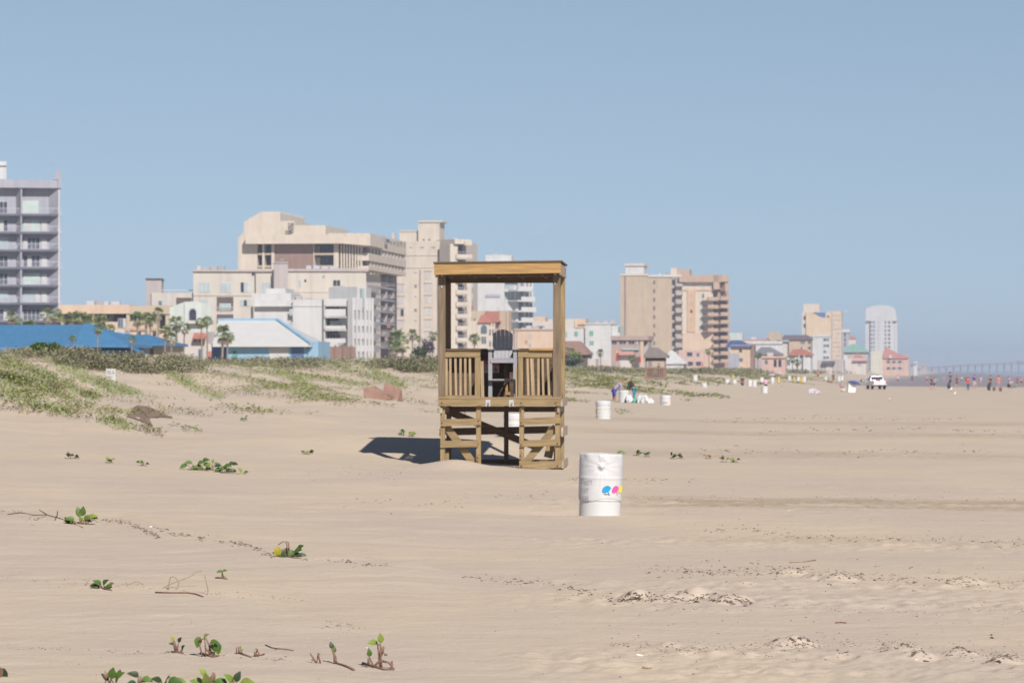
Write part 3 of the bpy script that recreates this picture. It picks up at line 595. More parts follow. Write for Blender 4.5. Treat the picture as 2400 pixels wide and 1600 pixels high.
# ---------------------------------------------------------------- the buildings behind the dunes, nearest first
def railing(b, s, x0, x1, ytop, ybot, o, n, t=0.05):
    b.hexa(s.slab8(x0, ytop, x1, ytop + 1.0, o, t))
    for i in range(n + 1):
        x = x0 + (x1 - x0) * i / n; b.hexa(s.slab8(x - 0.25, ytop + 1, x + 0.25, ybot, o, t))
BROOF = mat('blue_metal_roof', rgb(82, 138, 182, 0.72), 0.5, 0.06, 0.8, (4, 1, 1), streak=0.08); TANW = stucco('tan_stucco', 205, 188, 165); CREAM = stucco('cream_stucco', 221, 208, 192); BEIGE = stucco('beige_stucco', 214, 205, 194)
SAND2 = stucco('sand_stucco', 200, 180, 158); WHITE = stucco('white_stucco', 226, 225, 224, 0.66); GREYW = stucco('lavender_grey_stucco', 190, 190, 202, 0.62); MAUVE = stucco('mauve_grey_stucco', 192, 182, 180); MINT = stucco('pale_mint_stucco', 206, 214, 208)
PINKW = stucco('pinkish_white_stucco', 232, 222, 214, 0.62); PEACH = stucco('peach_stucco', 222, 196, 172); SKYB = stucco('sky_blue_siding', 148, 184, 208, 0.8); DBLU = stucco('deep_blue_shade_cloth', 96, 122, 160); WROOF = mat('white_metal_roof', rgb(232, 231, 228, 0.62), 0.5, 0.03, 1)
TILE = mat('red_clay_tile', rgb(194, 128, 110), 0.8, 0.15, 2); BRICK = stucco('brick_red_stucco', 186, 128, 112); BRN = stucco('brown_panel', 150, 124, 114, 0.8); BRNR = mat('brown_shingle', rgb(160, 128, 116), 0.9, 0.1, 2); GRYR = mat('grey_shingle', rgb(140, 136, 144), 0.9, 0.1, 2)
NAVY = mat('navy_metal_roof', rgb(92, 106, 152), 0.5, 0.05, 1); PURP = mat('purple_brown_shingle', rgb(128, 112, 124), 0.9, 0.08, 1); GREEN = mat('sea_green_roof', rgb(146, 184, 170), 0.7, 0.06, 1); PKB = stucco('coral_pink_stucco', 214, 184, 172); REDR = mat('faded_red_roof', rgb(196, 144, 136), 0.8, 0.08, 1)
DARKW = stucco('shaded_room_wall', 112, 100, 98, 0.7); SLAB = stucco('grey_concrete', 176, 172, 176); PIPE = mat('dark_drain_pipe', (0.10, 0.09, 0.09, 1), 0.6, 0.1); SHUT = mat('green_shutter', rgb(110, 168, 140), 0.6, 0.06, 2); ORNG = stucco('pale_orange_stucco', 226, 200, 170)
MULL = mat('grey_mullion', rgb(196, 196, 204), 0.6, 0.04); DKFR = mat('dark_window_frame', (0.08, 0.08, 0.09, 1), 0.5, 0.1)

def left_tower():
    s = Bld('apartment_tower', 'tall grey apartment tower with stacked balconies at the far left', 'building', 60, 571, 9)
    W = GREYW
    s.wall(W, -70, 440, 136, None, -1.5, 22)
    s.box('parapet', W, -70, 421, 136, 440, 0.25, 24); s.box('roof_house', WHITE, -70, 381, 15, 420, -4, 10); s.box('roof_cap', WHITE, -70, 378, 15.5, 388, -3.7, 10.5)
    pts = [(124, 421), (128, 414), (131, 406), (134, 400), (137, 396.5), (140, 396), (143, 399), (143.5, 441), (136.5, 441), (136.5, 421)]
    s.poly('roof_horn', W, pts, 0.35, 12)
    ys = [440, 502, 544, 585.5, 627, 668.5, 710, 752]
    for k, y in enumerate(ys[1:], 1):
        s.one('balcony_slab', stucco('slab_shade_concrete', 122, 124, 142, 0.6), lambda b: b.hexa(s.slab8(-70, y - 1, 137, y + 4, 0.1, 1.9)))  # slab colour darkened to carry the shade line beneath each balcony
        def rl(b):
            railing(b, s, -70, 46, y - 15, y - 1, 0.05, 46); railing(b, s, 49, 136, y - 15, y - 1, 0.05, 36); railing(b, s, 137, 144, y - 15, y - 1, -0.4, 3); b.hexa(s.slab8(136, y - 1, 144.5, y + 3.5, -0.3, 2.0))
        s.one('balcony_railing', MULL, rl)
        y0 = ys[k - 1] + 14; top = y - 29
        if k == 1: s.win(52, 470, 91, 501, -1.45, 4, MULL, MATS['green_glass']); s.win(-2, 472, 18, 501, -1.45, 2, MULL, MATS['dark_glass']); s.win(-50, 472, -20, 501, -1.45, 2, MULL)
        else:
            gl = [None, MATS['dark_glass'], MATS['green_glass'], MATS['dark_glass'], MATS['dark_glass'], MATS['green_glass'], MATS['teal_glass'], MATS['dark_glass']][k]
            s.win(54, top, 94, y - 1, -1.45, 4, MULL, gl); s.win(-12, top, 19, y - 1, -1.45, 3, MULL, MATS['dark_glass'] if k % 3 else MATS['teal_glass']); s.win(-62, top, -30, y - 1, -1.45, 3, MULL)
            s.win(97, top + 2, 110, y - 1, -1.45, 1, MULL, MATS['white_frame'], name='sliding_panel')
            if k in (3, 6): s.one('beach_towel', MATS['teal_glass'], lambda b: b.hexa(s.slab8(33, y - 12, 41, y - 2, -0.1, 0.06)))
    # splayed party walls between the balconies and the bright end wall
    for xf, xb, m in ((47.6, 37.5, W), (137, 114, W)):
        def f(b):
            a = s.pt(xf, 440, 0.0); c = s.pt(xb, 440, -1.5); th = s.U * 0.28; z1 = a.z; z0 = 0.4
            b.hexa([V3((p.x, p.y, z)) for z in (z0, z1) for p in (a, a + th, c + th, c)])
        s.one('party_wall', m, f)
    s.box('edge_pier', WHITE, 136.4, 440, 139.5, 880, 0.06, 0.5); s.box('drain_pipe', PIPE, 46.6, 432, 48.6, 560, 0.08, 0.15)
    s.done()
left_tower()

def low_hotel():
    s = Bld('low_hotel_wing', 'long low tan hotel wing with a deep parapet right of the grey tower', 'building', 270, 556)
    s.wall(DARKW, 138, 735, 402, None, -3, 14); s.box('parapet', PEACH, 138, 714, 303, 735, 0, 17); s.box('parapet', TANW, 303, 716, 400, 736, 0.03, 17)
    for x0, x1 in ((138, 147), (215, 220.5), (296, 304), (345, 350), (366, 371), (388, 400)): s.one('pillar', TANW, lambda b: b.hexa(s.slab8(x0, 734, x1, 880, -0.2, 1.2)))
    s.box('balcony_wall', PEACH, 246, 754, 297, 770, -0.3, 0.3); s.box('balcony_floor', PEACH, 147, 770, 400, 774, -0.3, 2.9); s.box('balcony_wall', PEACH, 304, 752, 366, 772, -0.3, 0.3)
    s.win(256, 738, 265, 754, -2.9, 1); s.win(276, 746, 295, 768, -0.25, 3, MULL); s.win(360, 740, 366, 756, -2.9); s.win(374, 738, 387, 760, -2.9); s.win(170, 745, 196, 770, -2.9, 3, MULL)
    s.box('lower_wall', PINKW, 268, 772, 300, 800, -0.5, 2); s.box('lower_wall', PEACH, 304, 774, 396, 880, -0.6, 2)
    for x in (322, 341, 358): s.opening(x, 778, x + 8, 800, -0.55)
    s.done()
low_hotel()

PANE = mat('pale_grey_glass', (0.36, 0.40, 0.41, 1), 0.15, 0.12, 0.6, spec=0.5)
def beige_hotel():
    s = Bld('beige_hotel', 'wide beige stepped hotel with white framed window groups behind the palms', 'building', 600, 585, 4)
    s.wall(BEIGE, 453, 636, 645, None, 0, 18); s.box('cornice', MAUVE, 451, 632.5, 646, 636.5, 0.35, 18.7); s.box('cornice', BEIGE, 453, 690, 645, 693, 0.12, 0.4)
    s.wall(BEIGE, 355, 686, 453, None, -0.8, 16); s.box('roof_railing', MULL, 380, 679, 453, 681, -3, 0.1); s.wall(MAUVE, 342, 655, 379, None, -1.2, 9, 'stair_tower'); s.box('cornice', PIPE, 340.5, 652, 381, 655, -1.0, 9.4)
    s.wall(MAUVE, 641.5, 616, 675, None, 1.2, 8, 'lift_tower'); s.box('cornice', GREYW, 640.5, 614, 676, 617, 1.35, 8.4)
    s.wall(BEIGE, 675, 636, 858, None, 0.4, 18, 'right_block'); s.box('cornice', MAUVE, 674, 630, 864, 636, 0.7, 19); s.box('cornice', CREAM, 675, 683, 858, 685, 0.5, 0.4)
    s.box('chimney', PINKW, 462, 623, 470, 633, -6, 1)
    for x0, x1 in ((464, 493), (515, 543), (563, 590), (612, 638)): s.win(x0, 660.5, x1, 686, 0, 3, None, PANE)
    for x0, x1 in ((469, 497), (562, 588)): s.win(x0, 702, x1, 718, 0, 3, BEIGE, MATS['teal_glass'])
    s.win(371, 704, 397, 716, -0.8, 3, MULL); s.opening(413, 697.5, 449, 715, -0.8, DARKW)
    for y0, y1 in ((696, 728), (736.5, 758)):
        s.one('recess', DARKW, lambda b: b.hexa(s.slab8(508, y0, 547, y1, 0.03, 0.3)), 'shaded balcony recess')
        s.win(514, y0 + 15, 541, y1 - 1, 0.05, 3, None, MATS['teal_glass']); s.one('balcony_railing', WHITE, lambda b: railing(b, s, 509, 546, y1 - 9, y1, 0.35, 18))
    for x, y0 in ((598.5, 637), (641, 632)): s.one('drain_pipe', PIPE, lambda b: b.hexa(s.slab8(x - 1.2, y0, x + 1.2, 690, 0.2 if x < 640 else 1.4, 0.2)))
    s.win(780, 655.5, 807, 671, 0.4, 3, BEIGE, MATS['dark_glass']); s.opening(700.5, 657, 705, 673, 0.4, MATS['teal_glass']); s.opening(713, 655, 718, 661, 0.4); s.opening(590, 640, 596, 646, 0.0); s.opening(757, 646, 760, 651, 0.4, PIPE)
    s.box('awning', MATS['green_shutter'] if 0 else SHUT, 551, 756, 588, 760, 0.6, 0.6); s.box('side_post', PIPE, 589, 718, 594, 760, 0.3, 0.3)
    s.done()
beige_hotel()

def arch_house():
    s = Bld('mint_villa', 'pale mint villa with a dark arched window behind the palms', 'building', 450, 470, 5)
    s.poly('wall', MINT, [(398, 880), (398, 720), (434, 707), (462, 706), (494, 716), (494, 880)], 0, 10)
    s.box('pilaster', MINT, 432.5, 708, 437, 880, 0.25, 0.5)
    def arch(b, x0, x1, y0, y1, o):
        P = [(x0, y1)] + [((x0 + x1) / 2 - (x1 - x0) / 2 * math.cos(t), y0 + (x1 - x0) * 0.6 * (1 - math.sin(t))) for t in [math.pi * i / 12 for i in range(13)]] + [(x1, y1)]
        b.prism([s.pt(x, y, o) for x, y in P], -s.N * 0.2)
    s.one('arched_window', GREYW, lambda b: arch(b, 442, 461, 721, 752, 0.04)); s.one('arched_window', MATS['dark_glass'], lambda b: arch(b, 444, 459.5, 724, 751, 0.08)); s.box('planter', PINKW, 440, 751, 476, 758, 0.9, 0.9); s.opening(492, 740, 497, 748, 0.0, MATS['teal_glass'])
    s.done()
arch_house()

def adobe_house():
    s = Bld('stucco_house', 'pinkish white stucco house with curved gable and small red tiled awnings', 'house', 450, 392)
    P = [(395, 880), (395, 806), (404, 800), (412, 792), (418, 785), (428, 780), (440, 777), (452, 776), (484, 777), (484, 880)]
    s.poly('wall', PINKW, P, 0, 9); s.wall(PINKW, 484, 806, 515, None, -0.6, 7)
    for x0, x1, y in ((453, 484, 780), (486, 510, 823)):
        def aw(b):
            a = s.pt(x0, y + 9, 0.9); c = s.pt(x1, y + 9, 0.9); e = s.pt(x1 - 2, y, 0.0); f = s.pt(x0 + 2, y, 0.0); d = V3((0, 0, -0.25))
            b.hexa([a + d, c + d, s.pt(x1 - 2, y + 9, -0.02) + d, s.pt(x0 + 2, y + 9, -0.02) + d, a, c, e, f])
        s.one('awning', TILE, aw)
        for x in (x0 + 4, x0 + 15): s.one('bracket', BRN, lambda b: b.prism([s.pt(x - 1.3, y + 11, 0.02), s.pt(x + 1.6, y + 11, 0.02), s.pt(x + 0.4, y + 22, 0.02), s.pt(x - 0.4, y + 22, 0.02)], s.N * 0.3))
    s.opening(465, 818, 471, 842, 0.0, MATS['glass']); s.opening(455, 806, 462, 820, 0.0, MATS['glass']) if 0 else None
    s.done()
adobe_house()

def blue_roofs():
    s = Bld('blue_roofed_building', 'long low building under a big bright blue hipped roof at the left', 'building', 100, 330)
    s.wall(TANW, -170, 815, 226, None, 0, 16); s.hip(BROOF, -175, 262, 822, 761, -60, 190, 18, 0.9)
    s.hip(BROOF, 170, 300, 808, 758, 196, 212, 10, 1.6)
    s.done()
    s = Bld('blue_roofed_house', 'small tan house under a blue hipped roof right of the long blue roof', 'house', 320, 342)
    s.wall(TANW, 218, 803, 383, None, 0, 9); s.hip(BROOF, 214, 386, 805, 775, 240, 262, 10.5, 0.7); s.hip(BROOF, 296, 386, 804.5, 783.5, 318, 348, 8, 1.0)
    for x in (322, 352): s.opening(x, 815, x + 8, 835, 0.0, DARKW)
    s.win(334, 814, 346, 834, 0.0, 2, None, MATS['white_frame'], name='garage_door'); s.box('gable', PINKW, 268, 773, 292, 790, -4, 2)
    s.done()
blue_roofs()

def white_roof_house():
    s = Bld('blue_house', 'sky blue house under a large white hipped roof with a white garage door', 'house', 640, 372)
    s.wall(SKYB, 532, 803, 737, None, 0, 9); s.hip(WROOF, 498, 730, 807, 749.5, 512, 650, 11, 0.9)
    a = s.pt(512, 749, 0.9 - 5.5); b_ = s.pt(650, 749, 0.9 - 5.5); c = s.pt(730, 806, 0.9)
    s.one('ridge_trim', SKYB, lambda b: (b.beam(a, b_, 0.35, 0.3, (0, 0, 1)), b.beam(b_, c, 0.45, 0.25, (0, 0, 1))))
    s.wall(SKYB, 722, 800, 746, None, 0.2, 7, 'annex'); s.win(630, 809, 677, 846, 0, 1, None, MATS['white_frame'], 3, 1.0, 'garage_door'); s.opening(682, 813, 712, 846, 0.0, DBLU, 'doorway'); s.opening(546, 822, 553, 832, 0, MATS['glass'])
    s.box('planter', SHUT, 545, 829, 555, 838, 0.5, 0.4); s.wall(DBLU, 496, 805, 533, None, -2, 5, 'porch')
    s.one('wall_lamp', PIPE, lambda b: b.hexa(s.slab8(720, 811, 724, 818, 0.2, 0.3)))
    s.done()
white_roof_house()

def white_block():
    s = Bld('white_apartment_block', 'white flat roofed apartment block with narrow slotted front behind the blue house', 'building', 720, 520)
    s.wall(WHITE, 596, 703, 686, None, -0.6, 14); s.box('roof_house', WHITE, 590, 687, 682, 704, -2, 8); s.box('roof_house', WHITE, 623, 676, 669, 700, -4, 7); s.wall(WHITE, 686, 702, 757, None, 0.2, 15); s.box('cornice', WHITE, 596, 716, 756, 718, 0.3, 1)
    s.win(678, 724, 686.5, 739, 0.2, 1, MULL, MATS['teal_glass'], 2); s.win(678, 755, 686.5, 770, 0.2, 1, MULL, MATS['teal_glass'], 2)
    s.one('drain_pipe', PIPE, lambda b: b.hexa(s.slab8(755.4, 702, 757.6, 880, 0.35, 0.3)))
    s.wall(WHITE, 758, 700, 826, None, -1.8, 13, 'balcony_bay'); s.box('roof_house', WHITE, 810, 672, 849, 702, -2, 8)
    for k, (y0, y1) in enumerate(((718, 722), (745, 751), (775, 781))):
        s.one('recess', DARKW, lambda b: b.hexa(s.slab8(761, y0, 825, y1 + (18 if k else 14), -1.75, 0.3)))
        s.one('balcony', WHITE, lambda b: (b.hexa(s.slab8(758, y0 - 4, 826, y0, 0.0, 2)), b.hexa(s.slab8(760, y1 + 2 if k == 0 else y1 + 12, 810, y1 + 22, 0.0, 0.3)), b.hexa(s.slab8(758, y0 - 4, 761.5, y1 + 26, 0.0, 2))))
        if k: s.win(773, y1 + 1, 801, y1 + 17, -1.6, 4, None, MATS['teal_glass'] if k == 1 else MATS['dark_glass'])
    s.box('balcony', WHITE, 758, 700, 826, 716, 0.05, 2.0)
    # the slotted seaward front
    q = Bld('x', 'x', 'x', 825, 518, 50); D.objects.remove(q.root); q.root = s.root; q.o = s.o
    q.wall(WHITE, 825, 700, 876, None, -0.9, 9, 'slotted_front')
    ys = [(735, 749), (765, 779), (795, 809), (825, 838)]
    for x in (826, 835, 844.5, 855, 863.5, 871): q.one('fin', WHITE, lambda b: b.hexa(q.slab8(x, 699, x + 4.2, 880, 0, 1.0)))
    for i, y in enumerate((704, 755, 785, 815, 845)):
        q.one('spandrel', WHITE, lambda b: b.hexa(q.slab8(825, y - 5.5 if i else 698, 876, y + 9 if i else 727, -0.15, 0.8)))
    for (x0, x1) in ((830.2, 835), (839.2, 844.5), (848.7, 855), (859.2, 863.5), (867.7, 871)):
        for y0, y1 in ys: q.opening(x0, y0 - 2, x1, y1 + 2, -0.88)
    q.one('dark_slot', MATS['teal_glass'], lambda b: b.hexa(q.slab8(849, 676, 854.6, 722, 0.05, 0.4))); q.wall(WHITE, 838, 672, 858, 702, -0.5, 6, 'slotted_front'); q.done(); s.done()
white_block()

def tan_condo():
    s = Bld('tan_condominium', 'large tan condominium with a slanted roof mass and an egg crate seaward front', 'building', 640, 800)
    s.poly('wall', CREAM, [(558, 880), (558, 556), (571, 546), (571, 521), (611, 496), (655, 496), (657, 499), (657, 518), (691, 518), (691, 528), (763, 528), (763, 552), (582, 556), (582, 572), (603, 572), (603, 880)], 0, 30)
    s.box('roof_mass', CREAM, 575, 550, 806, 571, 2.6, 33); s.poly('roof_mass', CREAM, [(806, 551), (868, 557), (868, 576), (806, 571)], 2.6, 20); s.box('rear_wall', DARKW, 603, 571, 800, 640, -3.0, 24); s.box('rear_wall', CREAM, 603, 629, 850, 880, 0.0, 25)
    s.one('brown_panel', BRN, lambda b: b.hexa(s.slab8(643, 571, 734, 640, 0.0, 3)))
    for x0, x1 in ((614.5, 619.5), (636, 643), (734, 736), (782, 793.5)): s.one('post', CREAM, lambda b: b.hexa(s.slab8(x0, 571, x1, 640, 0.3, 3.2)))
    for x0, x1 in ((604, 636), (735, 782)): s.one('balcony_slab', TANW, lambda b: b.hexa(s.slab8(x0, 592, x1, 597.5, 0.1, 3.2))); s.one('balcony_slab', TANW, lambda b: b.hexa(s.slab8(x0, 622, x1, 627, 0.1, 3.2)))
    for y0, y1 in ((572, 591), (599, 621)):
        s.win(604.5, y0, 614, y1, -2.9, 1, DKFR, MATS['dark_glass']); s.win(620, y0, 635.5, y1, -2.9, 2, DKFR, MATS['dark_glass']); s.win(752, y0, 781, y1, -2.9, 2, DKFR, MATS['dark_glass']); s.one('curtain', CREAM, lambda b: b.hexa(s.slab8(737, y0 + 4, 750, y1, -2.8, 0.1)))
    for i in range(8): s.one('fin', CREAM, lambda b: b.hexa(s.slab8(798 + i * 6.6, 571, 801.6 + i * 6.6, 632, 0.2, 2.0)))
    s.box('rear_wall', DARKW, 795, 571, 852, 634, -1.9, 22)
    s.one('roof_aerial', PIPE, lambda b: [b.tube([s.pt(677 + i * 3, 548, 2.2), s.pt(676 + i * 4, 522, 2.0)], 0.12, 5) for i in range(4)] + [b.tube([s.pt(676, 535, 2.2), s.pt(688, 524, 2.2)], 0.12, 5)])
    s.one('satellite_dish', WHITE, lambda b: b.lathe([(0, 0.1), (0.5, 0.2), (0.9, 0.55), (0.95, 0.55), (0.5, 0.05), (0, -0.1)], 14, c=tuple(s.pt(659, 612, 6))))
    # the seaward front, seen at a grazing angle
    q = Bld('x', 'x', 'x', 850, 800, 82.6); D.objects.remove(q.root); q.root = s.root; q.o = s.o
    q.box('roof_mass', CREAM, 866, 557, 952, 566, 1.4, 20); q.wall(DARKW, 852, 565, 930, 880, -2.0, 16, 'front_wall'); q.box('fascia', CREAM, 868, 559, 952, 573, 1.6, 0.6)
    for i in range(11):
        x = 868 + i * 7.8; q.one('fin', CREAM, lambda b: b.hexa(q.slab8(x, 566, x + 4.0, 643, 1.6, 3.4)))
    for y0, y1 in ((574, 589), (604, 619), (633, 640)): q.one('spandrel', CREAM, lambda b: b.hexa(q.slab8(864, y0 - 2, 952, y1, 1.9, 2.8)))
    for k in range(6):
        y = 672 + k * 28
        q.one('balcony_slab', SLAB, lambda b: b.hexa(q.slab8(860, y, 926, y + 4, 0.6, 3))); q.one('balcony_railing', MAUVE, lambda b: railing(b, q, 862, 925, y - 11, y, 0.6, 14, 0.12))
        for x in (888, 906, 922): q.one('party_wall', MAUVE, lambda b: b.hexa(q.slab8(x, y - 24, x + 2.2, y, 0.3, 2.4)))
        q.one('balcony', SLAB, lambda b: b.hexa(q.slab8(861, y - 3, 888, y + 13, 1.6, 2)))
    for x, y, m in ((914, 722, PINKW), (908, 760, REDR), (893, 745, NAVY), (903, 790, PKB)): q.one('beach_towel', m, lambda b: b.hexa(q.slab8(x, y, x + 7, y + 8, 0.75, 0.1)))
    q.one('vent', MATS['dark_glass'], lambda b: b.hexa(q.slab8(908, 561, 914, 568, 2.8, 0.3))); q.done(); s.done()
tan_condo()

def cream_tower():
    s = Bld('cream_tower', 'tall cream tower block with faint windows behind the left post of the stand', 'building', 1000, 905)
    s.wall(CREAM, 918, 565, 1090, None, 0, 24); s.box('roof_house', CREAM, 936, 541, 977, 568, -3, 8); s.box('roof_house', CREAM, 980, 519, 1030, 568, -2, 9); s.box('cornice', CREAM, 979, 517, 1037, 521, -1.7, 9.6); s.box('cornice', CREAM, 935, 540, 978, 543, -2.8, 8.4); s.poly('roof_spike', PINKW, [(918, 562), (920, 544), (923, 544), (927, 562)], -6, 2)
    s.box('groove', TANW, 982.5, 632, 985.5, 880, 0.12, 0.3); s.wall(CREAM, 985.5, 632, 1024, None, 0.5, 3, 'bay'); s.box('cornice', CREAM, 918, 597, 1090, 599, 0.15, 0.4); s.box('cornice', CREAM, 918, 626, 1070, 628, 0.15, 0.4)
    for k in range(9):
        y = 637 + k * 28.2
        s.win(994, y, 1011, y + 18, 0.5, 2, CREAM, stucco('pale_blind', 206, 198, 196)); s.one('lintel', BRN, lambda b: b.hexa(s.slab8(993, y - 2, 1012, y - 0.6, 0.6, 0.3)))
        if k > 0: s.win(930, y + 2, 947, y + 20, 0.0, 2, CREAM, stucco('pale_blind', 206, 198, 196)); s.one('lintel', BRN, lambda b: b.hexa(s.slab8(929, y, 948, y + 1.4, 0.1, 0.3)))
        s.one('vent', BRN, lambda b: b.hexa(s.slab8(971, y + 2 if k % 2 else y + 1, 977, y + 9 if k % 2 else y + 3, 0.03, 0.3)))
    s.win(1035, 609, 1051, 624, 0.0, 2, CREAM, GREYW); s.one('lintel', BRN, lambda b: [b.hexa(s.slab8(x, 579, x + w_, 580.3, 0.1, 0.3)) for x, w_ in ((960, 6), (984, 10), (1010, 10), (1031, 20))]); s.one('vent', BRN, lambda b: [b.hexa(s.slab8(x, 560, x + 5, 564, -0.5, 0.4)) for x in (990, 1003)])
    q = Bld('x', 'x', 'x', 1070, 900, 35); D.objects.remove(q.root); q.root = s.root; q.o = s.o
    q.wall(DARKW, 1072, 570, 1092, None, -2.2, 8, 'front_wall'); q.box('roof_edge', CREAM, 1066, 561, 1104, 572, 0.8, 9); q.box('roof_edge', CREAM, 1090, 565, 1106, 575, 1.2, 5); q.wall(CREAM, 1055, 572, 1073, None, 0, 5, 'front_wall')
    q.wall(CREAM, 1094, 648, 1105, None, -1.0, 6, 'front_wall')
    for k in range(9):
        y = 596 + k * 27.9; x1 = 1107 if k < 2 else 1096
        q.one('balcony', CREAM, lambda b: (b.hexa(q.slab8(1070, y, x1, y + 11, 0.5, 0.4)), b.hexa(q.slab8(1070, y + 9, x1, y + 12, 0.5, 3.0))))
        q.one('balcony_railing', GREYW, lambda b: railing(b, q, 1074, x1, y - 6, y, 0.45, 6, 0.15))
    for k in range(6): y = 660 + k * 28; q.opening(1104.5, y, 1109, y + 14, -1.0, MATS['teal_glass'] if k < 2 else BRN)
    q.done(); s.done()
cream_tower()

def white_condo():
    s = Bld('white_condominium', 'white condominium with glass balconies seen through the opening of the stand', 'building', 1170, 1010)
    s.wall(WHITE, 1104, 612, 1182, None, 0, 22); s.wall(WHITE, 1181, 704, 1214, None, 0.05, 18); s.wall(WHITE, 1178, 612, 1217, 706, -1.6, 18); s.box('roof_house', WHITE, 1138, 597, 1185, 625, -3, 8); s.box('roof_house', WHITE, 1184, 598, 1199, 625, -3.4, 8)
    for y0, y1 in ((631, 652), (656, 680), (685, 704)): s.win(1181, y0, 1205, y1, -1.55, 3, WHITE, MATS['teal_glass']); s.one('balcony_slab', WHITE, lambda b: b.hexa(s.slab8(1180, y1 - 0.5, 1216, y1 + 3.5, 0.1, 1.8)))
    s.one('roof_sign', GREYW, lambda b: (b.hexa(s.slab8(1138, 692, 1172, 696.5, 0.25, 0.25)), [b.hexa(s.slab8(1141 + i * 7, 689, 1144 + i * 7, 692, 0.2, 0.2)) for i in range(5)]))
    q = Bld('x', 'x', 'x', 1213, 1008, 42); D.objects.remove(q.root); q.root = s.root; q.o = s.o
    q.wall(GREYW, 1213, 612, 1236, None, -2, 8, 'front_wall')
    for k in range(8):
        y = 660 + k * 24.3; w_ = 1246 if k < 1 else 1254 if k == 1 else 1257
        q.one('balcony', WHITE, lambda b: (b.hexa(q.slab8(1213, y + 19, w_, y + 22.5, 1.4, 4)), b.hexa(q.slab8(1222 if k else 1216, y + 11, w_, y + 19, 1.4, 0.15))))
        for x in (1229, 1238, 1246): q.one('column', WHITE, lambda b: b.hexa(q.slab8(x, y - 2, x + 4, y + 19, -0.5, 1.0)))
    q.done(); s.done()
white_condo()

def arch_hotel():
    s = Bld('red_roofed_hotel', 'cream and brick red hotel with a dark arched window seen behind the tall chair', 'building', 1140, 760)
    s.wall(TANW, 1106, 728, 1138, None, -6, 9); s.wall(BRICK, 1136, 729, 1170, None, -4, 9); s.wall(SAND2, 1168.5, 728, 1188, None, -4.3, 9); s.one('drain_pipe', PEACH, lambda b: b.hexa(s.slab8(1188, 729, 1191.5, 880, -4.0, 4)))
    s.wall(CREAM, 1104, 752, 1160, None, 0, 9); s.hip(TILE, 1120, 1151, 753.5, 738, 1128, 1142, 7, 0.5); s.hip(TILE, 1148, 1168, 752, 745, 1152, 1160, 6, 0.2)
    def arch(b):
        P = [(1127, 782)] + [(1134 - 7 * math.cos(t), 769 - 7.5 * math.sin(t)) for t in [math.pi * i / 10 for i in range(11)]] + [(1141, 782)]
        b.prism([s.pt(x, y, 0.05) for x, y in P], -s.N * 0.2)
    s.one('arched_window', MATS['glass'], arch); s.win(1128, 788, 1140, 806, 0, 2, CREAM); s.opening(1110, 745, 1114, 752, -5.9, BRN)
    for x in (1147, 1154): s.opening(x, 756, x + 3, 764, 0, BRN); s.opening(x, 772, x + 3, 786, 0); s.opening(x, 799, x + 3, 812, 0)
    s.one('roof_vent', WHITE, lambda b: [b.hexa(s.slab8(x, 720, x + 4, 728, -6, 1)) for x in (1164, 1179)])
    s.done()
    s = Bld('peach_block', 'plain peach two storey block right of the tall chair', 'building', 1260, 700)
    s.wall(PEACH, 1206, 773, 1302, None, 0, 14); s.box('parapet', SAND2, 1205, 770, 1303, 774, 0.2, 14.4); s.wall(PINKW, 1198, 776, 1207, None, -0.5, 10)
    for y in (782, 804): s.win(1240, y, 1246, y + 9, 0, 1, PEACH, MATS['teal_glass'])
    s.one('drain_pipe', MAUVE, lambda b: b.hexa(s.slab8(1210.5, 776, 1212, 880, 0.2, 0.2))); s.one('red_panel', REDR, lambda b: b.hexa(s.slab8(1230, 797, 1236, 806, 0.05, 0.1)))
    s.done()
    s = Bld('cream_rooftops', 'cream flat roofed building rising behind the peach block', 'building', 1290, 900)
    s.wall(PINKW, 1248, 753, 1345, None, 0, 16); s.box('roof_house', PEACH, 1250, 742, 1278, 756, -2, 6); s.box('roof_house', PINKW, 1284, 748, 1345, 758, -1, 8); s.box('roof_house', PEACH, 1320, 747, 1372, 768, -3, 9); s.box('roof_unit', PIPE, 1258, 764, 1276, 768, 0.3, 0.5); s.one('vent', BRN, lambda b: b.hexa(s.slab8(1354, 760, 1372, 763, -2.8, 0.5)))
    s.done()
arch_hotel()

